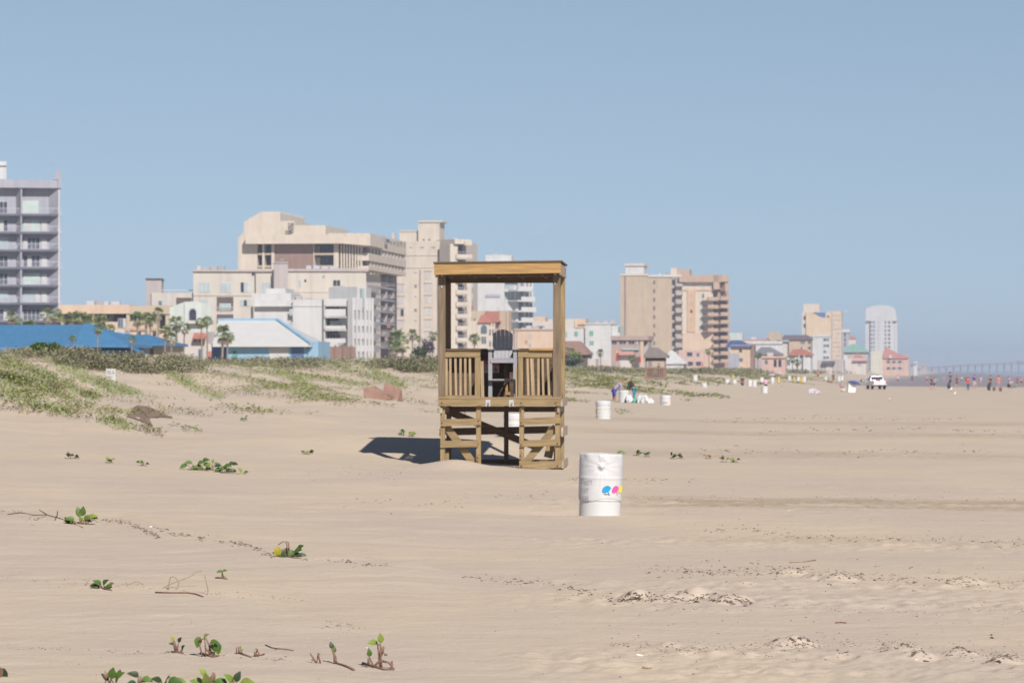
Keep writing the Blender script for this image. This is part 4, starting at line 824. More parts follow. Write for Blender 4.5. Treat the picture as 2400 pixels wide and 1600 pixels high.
def green_window_block():
    s = Bld('white_block_with_green_windows', 'white block with square green windows right of the stand', 'building', 1400, 740)
    s.wall(WHITE, 1318, 770, 1372, None, -0.5, 12); s.wall(WHITE, 1371.5, 759, 1432, None, 0.2, 13); s.box('parapet', WHITE, 1371, 757, 1433, 760, 0.4, 13.4); s.wall(WHITE, 1432, 763, 1453, None, -2, 10)
    for x0, y0, x1, y1, o in ((1346, 776, 1355, 788, -0.5), (1381, 774.5, 1391, 787, 0.2), (1381.5, 798, 1392, 809, 0.2), (1326, 777, 1331, 790, -0.5)): s.win(x0, y0, x1, y1, o, 2, WHITE, SHUT)
    s.win(1382, 823, 1392, 836, 0.2, 2, WHITE, MULL); s.opening(1449, 765, 1453, 778, -1.9, SHUT)
    for i in range(6): s.one('vent', MULL, lambda b: [b.hexa(s.slab8(1415 + j * 4, 767 + i * 14, 1417 + j * 4, 769 + i * 14, 0.22, 0.1)) for j in range(4)])
    s.wall(PINKW, 1371, 842, 1434, None, 0.8, 3, 'lower_wall'); s.opening(1380, 852, 1392, 860, 0.8, MATS['teal_glass'])
    s.done()
    s = Bld('brown_roofed_house', 'house under a reddish brown hipped roof beside the white block', 'house', 1345, 600)
    s.wall(DARKW, 1310, 824, 1376, None, 0, 8); s.hip(BRNR, 1306, 1378, 828, 799, 1318, 1362, 9, 0.7); s.wall(PINKW, 1372, 840, 1396, None, -1, 5, 'porch')
    s.done()
    s = Bld('mauve_building', 'mauve two storey building with dark windows in front of the tan tower', 'building', 1475, 690)
    s.wall(stucco('mauve_stucco', 186, 164, 156), 1432, 790, 1501, None, 0, 11); s.box('parapet', stucco('mauve_stucco', 186, 164, 156), 1431, 787, 1520, 797, 0.4, 12); s.wall(PEACH, 1501, 797, 1508, None, 0.1, 10); s.wall(MAUVE, 1508, 797, 1519, None, -1, 9)
    for x0, x1 in ((1434, 1446), (1451, 1468), (1473, 1488), (1493, 1499)): s.win(x0, 797.5, x1, 807, 0, 2, MAUVE, MATS['dark_glass'])
    s.opening(1509, 797, 1517, 806, -0.9, BRN)
    def aw(b):
        b.hexa([s.pt(1450, 832, 1.2), s.pt(1485, 832, 1.2), s.pt(1485, 832, 0), s.pt(1450, 832, 0), s.pt(1450, 824, 0.5), s.pt(1485, 824, 0.5), s.pt(1485, 821, 0), s.pt(1450, 821, 0)])
    s.one('awning', REDR, aw); s.box('balcony', MATS['teal_glass'], 1458, 816, 1498, 820, 0.5, 0.6); s.wall(PINKW, 1452, 833, 1486, None, 0.02, 0.3, 'lower_wall'); s.wall(DARKW, 1480, 836, 1498, None, 0.05, 0.3, 'lower_wall')
    s.done()
    s = Bld('white_tent', 'white peaked tent roof behind the second stand', 'tent', 1580, 640)
    s.hip(WHITE, 1556, 1606, 850, 821, 1570, 1577, 8, 0.3); s.wall(WHITE, 1560, 848, 1602, None, 0, 7)
    s.done()
green_window_block()

def tan_tower():
    LB = stucco('light_brown_stucco', 200, 180, 156); PB = stucco('peach_brown_stucco', 200, 172, 152); BN = stucco('pale_cream_stucco', 226, 210, 190); OR = stucco('orange_tan_stucco', 218, 184, 152)
    s = Bld('tan_hotel_tower', 'tall tan hotel tower with rows of seaward balconies right of the stand', 'building', 1560, 1200)
    s.wall(LB, 1454, 645, 1598, None, 0, 26); s.box('parapet', CREAM, 1453, 641.5, 1520, 646, 0.3, 26); s.box('parapet', WHITE, 1519, 643.5, 1598, 649, 0.35, 26); s.box('roof_house', WHITE, 1466, 622, 1509, 643, -3, 12); s.box('roof_house', CREAM, 1464, 617.5, 1511, 623, -2.5, 13)
    s.one('drain_pipe', BRN, lambda b: b.hexa(s.slab8(1463.8, 647, 1466.4, 880, 0.25, 0.3)))
    for k in range(9): y = 657 + k * 20.4; s.opening(1531, y, 1535.5, y + 9, 0.0, stucco('dim_window', 128, 112, 106)); s.opening(1575, y - 2, 1583, y + 11, 0.02, MATS['dark_glass'])
    for k in range(9):
        y = 663 + k * 20.4; s.one('balcony', MAUVE, lambda b: (b.hexa(s.slab8(1584, y, 1600, y + 8, 1.6, 1.6)), b.hexa(s.slab8(1586, y + 8, 1598, y + 10, 1.2, 1.2)), b.hexa(s.slab8(1583, y - 12, 1599, y - 10, 0.3, 0.3))))
    s.box('roof_house', BN, 1572, 628, 1586, 650, 0.3, 5); s.box('roof_house', PB, 1584, 631, 1616, 652, -2, 10)
    s.wall(BN, 1598, 660, 1671, None, 0.6, 20, 'right_wing'); s.poly('roof_mass', PB, [(1592, 661), (1592, 648), (1616, 645), (1690, 643), (1690, 661)], 2.2, 22); s.box('roof_mass', BN, 1605, 661, 1680, 664, 1.2, 12); s.box('roof_mass', PB, 1672, 645, 1686, 678, 2.2, 10)
    s.one('peach_strip', OR, lambda b: b.hexa(s.slab8(1610.5, 681, 1630, 778, 0.9, 0.6))); s.box('band', PEACH, 1600, 676, 1674, 681, 0.9, 0.6); s.box('lower_block', PEACH, 1600, 780, 1672, 880, 1.0, 5)
    for k in range(5): y = 688 + k * 18.7; s.win(1618, y, 1623, y + 8, 0.9, 1, OR, GREYW); s.win(1639, y, 1651, y + 11, 0.6, 2, BN, MATS['glass'] if k in (0, 4) else MATS['teal_glass'])
    for x in (1598, 1640, 1662): s.win(x, 665, x + 9, 673, 0.6, 1, BN, MATS['green_glass'])
    s.box('base', PKB, 1590, 820, 1652, 880, 2.5, 6); s.win(1609, 824, 1624, 836, 2.5, 1, PKB, MATS['dark_glass']); s.win(1610, 846, 1625, 858, 2.5, 1, PKB, MATS['dark_glass']); s.win(1632, 826, 1640, 836, 2.5, 1, PKB, MATS['glass']); s.win(1630, 846, 1644, 858, 2.5, 1, PKB, MATS['dark_glass'])
    q = Bld('x', 'x', 'x', 1674, 1196, 40); D.objects.remove(q.root); q.root = s.root; q.o = s.o
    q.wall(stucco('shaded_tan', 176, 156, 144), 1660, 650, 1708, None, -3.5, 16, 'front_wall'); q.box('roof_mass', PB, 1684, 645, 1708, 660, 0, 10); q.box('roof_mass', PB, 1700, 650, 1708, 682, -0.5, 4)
    for k in range(9):
        y = 690 + k * 18.3
        if k < 5 or k > 4:
            x0 = 1661 if k < 5 else 1673
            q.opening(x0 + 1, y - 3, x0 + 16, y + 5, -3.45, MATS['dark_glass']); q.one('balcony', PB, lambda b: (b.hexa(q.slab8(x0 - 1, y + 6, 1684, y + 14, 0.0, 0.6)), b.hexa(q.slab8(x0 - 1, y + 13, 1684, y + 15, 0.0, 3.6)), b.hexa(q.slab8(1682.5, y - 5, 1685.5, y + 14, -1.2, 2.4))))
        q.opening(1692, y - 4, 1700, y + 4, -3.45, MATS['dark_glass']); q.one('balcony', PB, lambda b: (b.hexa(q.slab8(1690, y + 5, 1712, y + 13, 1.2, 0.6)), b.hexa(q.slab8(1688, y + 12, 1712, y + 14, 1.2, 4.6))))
        q.one('party_wall', PB, lambda b: b.hexa(q.slab8(1703, y - 5, 1706, y + 12, -0.6, 2.8)))
    q.done(); s.done()
tan_tower()

def roof_clutter():
    for nm, px, y, d, L in (('beige_hotel', 480, 631, 592, 3), ('beige_hotel', 720, 629, 590, 4), ('white_apartment_block', 700, 701, 525, 2), ('cream_tower', 1045, 563, 912, 3), ('tan_hotel_tower', 1545, 642, 1210, 4), ('white_condominium', 1160, 596, 1015, 2), ('white_block_with_green_windows', 1395, 756, 748, 3), ('low_hotel_wing', 210, 712, 562, 4), ('peach_block', 1235, 769, 706, 3), ('orange_hotel_tower', 1940, 728, 1730, 3)):
        root = D.objects[nm]; rr = random.Random(px)
        for i in range(L):
            dd = d + 0.3 * i; x = (px + i * 19 + rr.uniform(0, 5) - CX) / F * dd; z = CZ + (HY - y) / F * dd; b = MB(); w_ = rr.uniform(0.4, 0.75); b.box(x - w_, dd, z - 0.6, x + w_, dd + 1.4, z + rr.uniform(0.2, 0.6)); b.build('roof_unit', rr.choice((SLAB, MULL, MAUVE)), root, root.location)
DIM = stucco('dim_blue_window', 140, 138, 150, 0.6)
def far_houses():
    s = Bld('navy_roofed_house', 'tan two storey house under a navy roof right of the tan tower', 'house', 1738, 900)
    s.wall(PEACH, 1712, 808, 1758, None, 0, 12); s.wall(BRN, 1757.5, 808, 1767, None, -0.6, 9); s.hip(NAVY, 1700, 1762, 811, 797, 1712, 1736, 12, 0.8); s.wall(GREYW, 1708, 828, 1732, None, 0.8, 3, 'porch')
    s.win(1732, 817, 1740, 826, 0, 1, PEACH, MATS['dark_glass']); s.win(1732, 838, 1742, 848, 0, 1, PEACH, MATS['glass']); s.done()
    s = Bld('long_white_building', 'long white low roofed building far behind the dune', 'building', 1800, 1300)
    s.wall(WHITE, 1710, 802, 1850, None, 0, 20); s.box('parapet', REDR, 1742, 795, 1800, 799, -1, 18); s.box('parapet', WHITE, 1742, 799, 1850, 806, 0.5, 20); s.box('roof_house', WHITE, 1761, 790, 1773, 800, -2, 6); s.box('roof_house', MINT, 1710, 780, 1740, 803, -4, 12); s.done()
    s = Bld('octagonal_block', 'tan block with chamfered top on the far skyline', 'building', 1815, 1350)
    s.poly('wall', SAND2, [(1796, 880), (1796, 790), (1803, 777.5), (1826, 777.5), (1832, 788), (1832, 880)], 0, 12); s.opening(1796, 793, 1802, 802, 0.02, DARKW); s.opening(1820, 797, 1830, 801, 0.02, DARKW); s.done()
    s = Bld('purple_roofed_hotel', 'tan hotel under a flat purple brown roof left of the orange tower', 'building', 1870, 1200)
    s.wall(SAND2, 1849, 793, 1900, None, 0, 16); s.hip(PURP, 1833, 1902, 793.5, 785, 1838, 1893, 16, 0.8); s.wall(PINKW, 1834, 800, 1850, None, -1, 9)
    for y in (799, 812): s.win(1876, y, 1887, y + 6.5, 0, 2, SAND2, MATS['glass']); s.opening(1894, y, 1900, y + 7, 0.02, DARKW)
    s.done()
    s = Bld('grey_roofed_house', 'low house under a broad grey hipped roof on the far dune', 'house', 1800, 820)
    s.wall(MAUVE, 1770, 828, 1832, None, 0, 9); s.hip(GRYR, 1766, 1832, 829, 813, 1784, 1806, 10, 0.7); s.wall(PINKW, 1798, 826, 1812, None, 1, 3, 'porch'); s.done()
    s = Bld('pink_house', 'small coral pink house with tall dark windows on the far dune', 'house', 1820, 700)
    s.wall(PKB, 1786, 838, 1840, None, 0, 7); s.box('parapet', PKB, 1785, 834, 1841, 839, 0.3, 7.4)
    for x in (1813, 1824): s.win(x, 842, x + 8, 860, 0, 1, PKB, MATS['dark_glass'])
    s.win(1792, 843, 1800, 853, 0, 1, PKB, MATS['glass']); s.done()
    s = Bld('white_porch_house', 'white house with a red tiled roof left of the orange tower foot', 'house', 1865, 850)
    s.wall(WHITE, 1838, 832, 1900, None, 0, 9); s.hip(TILE, 1848, 1904, 830, 818, 1860, 1885, 10, 0.6); s.win(1874, 833, 1882, 841, 0, 2, WHITE); s.win(1844, 842, 1852, 856, 0, 2, WHITE)
    for x in (1872, 1884): s.one('post', WHITE, lambda b: b.hexa(s.slab8(x, 832, x + 2, 870, 1.2, 0.4)))
    s.done()
    s = Bld('orange_hotel_tower', 'pale orange hotel tower with a blue triangle near its roof', 'building', 1925, 1720)
    s.wall(ORNG, 1889, 731, 1952, None, 0, 26); s.wall(CREAM, 1879.5, 730, 1891, None, -0.8, 20); s.box('roof_house', CREAM, 1883, 712, 1921, 734, -2, 14); s.wall(ORNG, 1950, 729, 1972, None, 0.5, 22, 'right_wing')
    s.one('blue_triangle', mat('bright_blue_panel', rgb(70, 118, 184), 0.5, 0.04), lambda b: b.prism([s.pt(x, y, 0.4) for x, y in ((1906, 732), (1935, 732), (1934, 743), (1922, 740))], -s.N * 0.6))
    for y in (740, 758, 773): s.win(1883, y, 1889, y + 10, -0.75, 1, CREAM, MATS['dark_glass'])
    s.win(1938, 739, 1944, 744, 0, 1, ORNG, MATS['dark_glass'])
    for k in range(11): s.win(1952, 737 + k * 10.4, 1970, 742 + k * 10.4, 0.5, 3, ORNG, GREYW)
    s.box('podium', WHITE, 1904, 785, 1947, 880, 3, 6); s.box('podium', WHITE, 1903, 784, 1948, 789, 3.4, 7)
    for k in range(4): s.win(1929, 792 + k * 14, 1944, 800 + k * 14, 3, 2, WHITE, MATS['glass'])
    s.done()
    s = Bld('slim_white_building', 'slim white building with dark windows right of the orange tower', 'building', 1982, 1650)
    s.wall(GREYW, 1974, 776, 1990, None, 0, 12); s.box('parapet', WHITE, 1973, 771.5, 1992, 779, 0.5, 13)
    for k in range(3): s.opening(1979, 781 + k * 11, 1982, 789 + k * 11, 0.02); s.opening(1985, 782 + k * 11, 1989, 788 + k * 11, 0.02, MAUVE)
    s.done()
    s = Bld('small_red_roofed_house', 'small white house under a red roof above the green roof', 'house', 1998, 1600)
    s.wall(PINKW, 1989, 793, 2006, None, 0, 9); s.hip(REDR, 1990, 2006, 793, 787, 1995, 2001, 9, 0.4); s.done()
    s = Bld('green_roofed_pavilion', 'pavilion under a broad sea green hipped roof', 'building', 2003, 1450)
    s.wall(MAUVE, 1978, 824, 2034, None, 0, 14); s.hip(GREEN, 1973, 2038, 824, 806, 1996, 2008, 16, 1); s.done()
    s = Bld('red_awning_house', 'pale house with a sloping red roof below the green roof', 'house', 2012, 1100)
    s.wall(PINKW, 1984, 840, 2030, None, 0, 10); s.hip(REDR, 1998, 2032, 845, 829, 2003, 2014, 11, 0.8); s.wall(WHITE, 1978, 832, 1986, None, 0.5, 4, 'porch'); s.opening(2010, 846, 2018, 858, 0.02, GREYW); s.done()
    s = Bld('dark_awning_shop', 'low grey shop with a long dark awning on the far dune', 'shop', 1942, 1000)
    s.wall(MAUVE, 1915, 844, 1978, None, 0, 10); s.box('awning', mat('charcoal_awning', (0.10, 0.10, 0.14, 1), 0.8, 0.1), 1928, 846, 1957, 852, 1.4, 1.6); s.wall(PINKW, 1936, 852, 1950, None, 0.2, 2, 'door_bay'); s.done()
    s = Bld('white_rounded_tower', 'white high rise with a rounded top, the farthest tower on the skyline', 'building', 2066, 2500)
    s.wall(WHITE, 2028.5, 751, 2103, None, -1.5, 24); s.wall(WHITE, 2040, 751, 2091, None, 0.5, 8, 'middle_bay'); s.poly('crown', WHITE, [(2028.5, 752), (2029.5, 735), (2100, 735), (2103, 752)], 0.6, 26)
    P = [(2029.5, 735.5)] + [(2036 - 6.5 * math.cos(t), 727 - 7 * math.sin(t)) for t in [0.2, 0.8, 1.4]] + [(2040, 719), (2050, 716.2), (2066, 715.2), (2082, 716.2), (2091, 719), (2096, 723), (2099, 729), (2100, 735.5)]
    s.poly('crown', WHITE, P, 0.2, 24)
    for k in range(9):
        y = 752.5 + k * 9.6
        for x0, x1, m in ((2040.5, 2044, DIM), (2046, 2050, DIM), (2057.5, 2060, MAUVE), (2073, 2077.5, DIM), (2081.5, 2086.5, DARKW)): s.opening(x0, y, x1, y + 5.5, 0.55, m)
        s.opening(2095, y, 2097, y + 6, -1.45, GREYW)
    s.done()
    s = Bld('cream_service_block', 'plain cream block between the green roof and the coral building', 'building', 2055, 1300)
    s.wall(stucco('greenish_cream', 216, 212, 198), 2041, 822, 2069, None, 0, 12); s.done()
    s = Bld('coral_hotel', 'coral pink hotel with a stepped sloping roof at the end of the skyline', 'building', 2100, 1250)
    s.wall(PKB, 2068, 832, 2130, None, 0, 14); s.poly('roof', REDR, [(2069, 833), (2073, 815), (2079, 815), (2106, 829), (2129, 834), (2129, 840), (2069, 840)], 0.5, 12); s.box('roof_house', PINKW, 2083, 832, 2090, 839, 0.9, 3)
    for y in (845, 860): s.one('balcony_band', GREYW, lambda b: b.hexa(s.slab8(2078, y, 2116, y + 5, 0.1, 0.3))); [s.opening(x, y, x + 6, y + 5, 0.15, DARKW) for x in (2079, 2092, 2106)]
    s.done()
    for x0, x1, y, d, lb, m in ((2134, 2142, 852, 1500, 'tiny grey house right of the coral hotel', GREYW), (2142, 2150, 849, 1500, 'tiny white house farthest right before the open sky', WHITE), (2158, 2172, 856, 2200, 'faint low house at the end of the shoreline', MAUVE)):
        s = Bld('far_house', lb, 'house', x0, d); s.wall(m, x0, y, x1, None, 0, 10); s.hip(m, x0 - 1, x1 + 1, y + 1, y - 3, x0 + 3, x1 - 3, 11, 0.3); s.opening(x0 + 2, y + 4, x0 + 4, y + 8, 0.02, DARKW); s.done()
    s = Bld('fence', 'weathered brown board fence on the dune right of the blue house', 'fence', 790, 400)
    s.box('boards', BRN, 742, 812, 832, 842, 0, 0.2); [s.one('post', BRN, lambda b: b.hexa(s.slab8(x, 808, x + 3, 850, 0.15, 0.35))) for x in (746, 765, 784, 803, 822)]; s.done()
far_houses(); roof_clutter()

def pier():
    m = mat('pier_timber', rgb(150, 140, 150, 0.7), 0.9, 0.1, 1)
    s = Bld('fishing_pier', 'long low pier on posts running out over the sea at the far right', 'pier', 2290, 4300, 20)
    P = [(2150, 866), (2200, 861), (2260, 857), (2330, 853.5), (2420, 849), (2560, 842)]
    for (x0, y0), (x1, y1) in zip(P, P[1:]):
        s.mb('deck', m).beam(s.pt(x0, y0, 0), s.pt(x1, y1, 0), 1.6, 7, s.N); s.mb('rail', m).beam(s.pt(x0, y0 - 3, 0), s.pt(x1, y1 - 3, 0), 0.5, 0.5, s.N)
    for i in range(22):
        x = 2166 + i * 17; y = float(np.interp(x, [p[0] for p in P], [p[1] for p in P])); s.one('post', m, lambda b: b.hexa(s.slab8(x, y - 3, x + 2.2, 884, -0.5, 1.2)))
    s.one('pier_head_hut', BRNR, lambda b: b.hexa(s.slab8(2386, 850 - 4, 2425, 853, 1.5, 4)))
    s.done()
pier()
# ---------------------------------------------------------------- plants
VG = mat('vine_leaf', (0.1, 0.2, 0.03, 1), 0.5, 0.12, 30, attr='tint', spec=0.4, trans=0.25)
STEM = mat('vine_stem', (0.20, 0.115, 0.085, 1), 0.7, 0.2, 30); DRY = mat('dry_stalk', (0.33, 0.24, 0.17, 1), 0.8, 0.15, 30)
GRS = mat('dune_plant', (0.2, 0.2, 0.1, 1), 0.8, 0.08, 5, attr='tint', trans=0.2)
PALMT = mat('palm_trunk', (0.24, 0.20, 0.17, 1), 0.9, 0.25, 6, (1, 1, 5), bump=0.3)
def jit(c, r, k=0.25):
    q = 1 + r.uniform(-k, k); return (c[0] * q * (1 + r.uniform(-0.12, 0.12)), c[1] * q, c[2] * q * (1 + r.uniform(-0.2, 0.2)))

def palm_model(seed, h, cr, nf=34, skirt=10):
    """fan palm: trunk and one crown mesh; fronds are folded fans of narrow blades"""
    r = random.Random(seed); t = MB(); top = V3((r.uniform(-0.25, 0.25), r.uniform(-0.2, 0.2), h)); pts = []
    for i in range(9):
        q = i / 8; pts.append((top.x * q * q, top.y * q * q, h * q - 0.5 * (i == 0)))
    t.tube(pts, [0.24 - 0.07 * i / 8 + (0.06 if i == 8 else 0) for i in range(9)], 8)
    c = MB()
    for k in range(nf + skirt):
        dead = k >= nf; a = r.uniform(0, 2 * math.pi); el = r.uniform(-0.35, 1.25) if not dead else r.uniform(-1.35, -0.7)
        d = V3((math.cos(a) * math.cos(el), math.sin(a) * math.cos(el), math.sin(el))); L = cr * (r.uniform(0.45, 0.7) if not dead else r.uniform(0.3, 0.5))
        tint = jit((0.20, 0.25, 0.10), r, 0.35) if not dead else jit((0.34, 0.28, 0.20), r)
        p0 = top + V3((0, 0, -0.1)); p1 = top + d * L - V3((0, 0, 0.12 * L)); sd = d.cross(V3((0, 0, 1)))
        if sd.length < 0.1: sd = V3((1, 0, 0))
        sd.normalize(); u = sd.cross(d)
        c.add([p0 + sd * 0.02, p0 - sd * 0.02, p1 - sd * 0.015, p1 + sd * 0.015], [(0, 1, 2, 3)], 0, tint)
        fl = cr * r.uniform(0.42, 0.6); nb = 11
        for j in range(nb):
            th = (j / (nb - 1) - 0.5) * 2.9; e = (d * math.cos(th) + sd * math.sin(th)).normalized(); w_ = fl * 0.13; dr = V3((0, 0, -fl * (0.22 + 0.18 * abs(th)) * (1 if not dead else 1.6)))
            q = e.cross(u) * w_ * 0.5; m_ = p1 + e * fl * 0.55 + dr * 0.25 + u * 0.04
            c.add([p1, m_ + q, p1 + e * fl + dr, m_ - q], [(0, 1, 2, 3)], 0, (tint[0] * r.uniform(0.85, 1.15), tint[1] * r.uniform(0.85, 1.15), tint[2]))
    a = t.build('trunk', PALMT, smooth=True); b = c.build('crown', GRS); am, bm = a.data, b.data; D.objects.remove(a); D.objects.remove(b); return am, bm, h
PALMS = [palm_model(1, 6.0, 1.7), palm_model(2, 6.0, 1.6, 28, 16), palm_model(3, 6.0, 1.8, 40, 4)]
def palm(px, py, base, d, label, k, rpx):
    """px, py: heart of the crown in the photograph; base: line where its trunk meets the ground; rpx: crown radius"""
    x = (px - CX) / F * d; zt = CZ + (HY - py) / F * d; g = min(land1(x, d), CZ + (HY - base) / F * d); h = max(1.2, zt - g)
    tm, cm, h0 = PALMS[k]; t = thing('fan_palm', label, 'palm tree', (x, d, g), random.uniform(0, 6), 'palms behind the dunes'); s = rpx / F * d / 1.45
    o = D.objects.new('trunk', tm); COL.objects.link(o); o.parent = t; o.scale = (s, s, h / h0)
    o = D.objects.new('crown', cm); COL.objects.link(o); o.parent = t; o.scale = (s, s, s); o.location = (0, 0, h - h0 * s)
for i, (px, py, base, d, lb, rp) in enumerate((
    (24, 742, 785, 440, 'small fan palm in front of the grey tower, leftmost in the photo', 15), (45, 752, 790, 445, 'bushy low palm second from the left before the grey tower', 13), (70, 762, 795, 450, 'low rounded palm before the grey tower, half behind the blue roof', 15),
    (112, 738, 790, 440, 'left palm of the close pair at the grey tower corner', 17), (126, 736, 790, 430, 'taller right palm of the close pair at the grey tower corner', 17), (140, 748, 790, 435, 'low palm touching the right edge of the grey tower', 14),
    (168, 746, 800, 450, 'first of three bushy palms before the low hotel parapet', 18), (190, 742, 800, 455, 'middle of three bushy palms before the low hotel parapet', 19), (210, 750, 800, 450, 'last of three bushy palms before the low hotel parapet', 16),
    (240, 750, 800, 440, 'palm standing beside the low hotel balcony', 16), (228, 768, 830, 320, 'palm rising right in front of the end of the long blue roof', 14), (258, 770, 815, 400, 'squat palm at the foot of the low hotel balcony', 12),
    (322, 746, 800, 445, 'left palm of the cluster under the hotel parapet', 17), (340, 744, 805, 450, 'middle palm of the cluster under the hotel parapet', 18), (352, 752, 805, 440, 'right palm of the cluster under the hotel parapet', 13),
    (371, 733, 800, 452, 'tall thin palm at the right end of the hotel parapet', 14), (308, 794, 832, 300, 'short round palm before the small blue roofed house', 10), (172, 793, 815, 260, 'tiny round palm against the long blue roof', 9),
    (415, 757, 806, 380, 'leaning palm before the pale mint villa', 19), (430, 768, 806, 384, 'drooping palm low beside the pale mint villa', 14), (386, 775, 842, 330, 'upper palm left of the pinkish stucco house', 14), (402, 792, 845, 325, 'lower palm left of the pinkish stucco house', 15),
    (474, 755, 840, 350, 'left one of twin tall palms before the stucco house', 14), (486, 753, 840, 352, 'right one of twin tall palms before the stucco house', 13), (520, 782, 838, 340, 'large dark palm before the white roof', 22), (532, 790, 840, 345, 'lower dark palm beside the white roof', 16),
    (930, 790, 850, 520, 'left palm of the dense group before the cream tower', 20), (968, 783, 850, 515, 'tall palm with a clear trunk before the cream tower', 13), (945, 806, 852, 505, 'low bushy palm in the group before the cream tower', 20), (982, 793, 850, 520, 'small palm at the right of the group before the cream tower', 8),
    (920, 812, 852, 500, 'lowest palm at the left of the group before the cream tower', 17), (1014, 785, 850, 560, 'palm half hidden behind the left post of the stand', 13), (1112, 793, 850, 560, 'palm seen through the stand before the arched hotel', 13),
    (1408, 826, 858, 500, 'short palm before the white block with green windows', 9), (1334, 822, 856, 480, 'bushy dark palm beside the brown roofed house', 14), (1352, 836, 858, 470, 'low dark palm below the brown roof', 13), (1483, 840, 860, 560, 'dark palm before the mauve building', 11),
    (1662, 822, 862, 800, 'dark palm before the foot of the tan tower', 9), (1776, 832, 864, 780, 'dark palm left of the coral pink house', 8), (1858, 842, 864, 800, 'left dark palm before the white porch house', 8), (1868, 848, 864, 790, 'low dark palm before the white porch house', 9))):
    palm(px, py, base, d, lb, i % 3, rp)

def tree_clump(px, py, base, d, rx, rz, label, col, seed, n=900, name='leafy_shrub', cat='shrub', lf=0.12):
    r = random.Random(seed); x = (px - CX) / F * d; z = CZ + (HY - py) / F * d; g = min(land1(x, d) - 0.1, CZ + (HY - base) / F * d); a = rx / F * d; b = rz / F * d
    t = thing(name, label, cat, (x, d, g)); m = MB(); blobs = [(r.uniform(-0.7, 0.7) * a, r.uniform(-0.5, 0.5) * a, z - g + r.uniform(-0.5, 0.45) * b, r.uniform(0.35, 0.6)) for _ in range(9)]
    for _ in range(n):
        q = r.choice(blobs); v = V3((r.gauss(0, 1), r.gauss(0, 1), r.gauss(0, 1))).normalized() * (q[3] * r.uniform(0.5, 1.05))
        p = V3((q[0] + v.x * a, q[1] + v.y * a, max(0.05, q[2] + v.z * b))); dd = V3((r.gauss(0, 1), r.gauss(0, 1), r.gauss(0, 0.7))).normalized(); s_ = lf * r.uniform(0.6, 1.4) * d / 300
        m.leaf(p, dd, (0, 0, 1), s_ * 1.6, s_, col=jit(col, r, 0.35), n=2)
    m.build('crown', GRS, t); k = MB()
    for i in range(5): q = blobs[i]; k.tube([(0.1 * i - 0.2, 0, 0), (q[0] * 0.5, q[1] * 0.5, q[2] * 0.5), (q[0], q[1], q[2])], [0.06, 0.045, 0.02], 6)
    k.build('trunk', PALMT, t)
tree_clump(1003, 815, 856, 500, 14, 26, 'greyish purple flowering tree beside the left post of the stand', (0.20, 0.17, 0.19), 4, name='flowering_tree', cat='tree')
tree_clump(985, 826, 856, 470, 20, 16, 'low green shrub left of the purple flowering tree', (0.09, 0.12, 0.06), 5)
tree_clump(110, 812, 825, 165, 34, 12, 'bright green sea grape bush on the dune crest at the left', (0.13, 0.20, 0.035), 6, 1300, lf=0.16)
tree_clump(1340, 848, 860, 450, 26, 12, 'dark green shrub below the brown roof', (0.07, 0.10, 0.06), 7)
tree_clump(440, 866 - 50, 845, 330, 10, 14, 'dark shrub at the left wall of the stucco house', (0.10, 0.12, 0.07), 8) if 0 else None

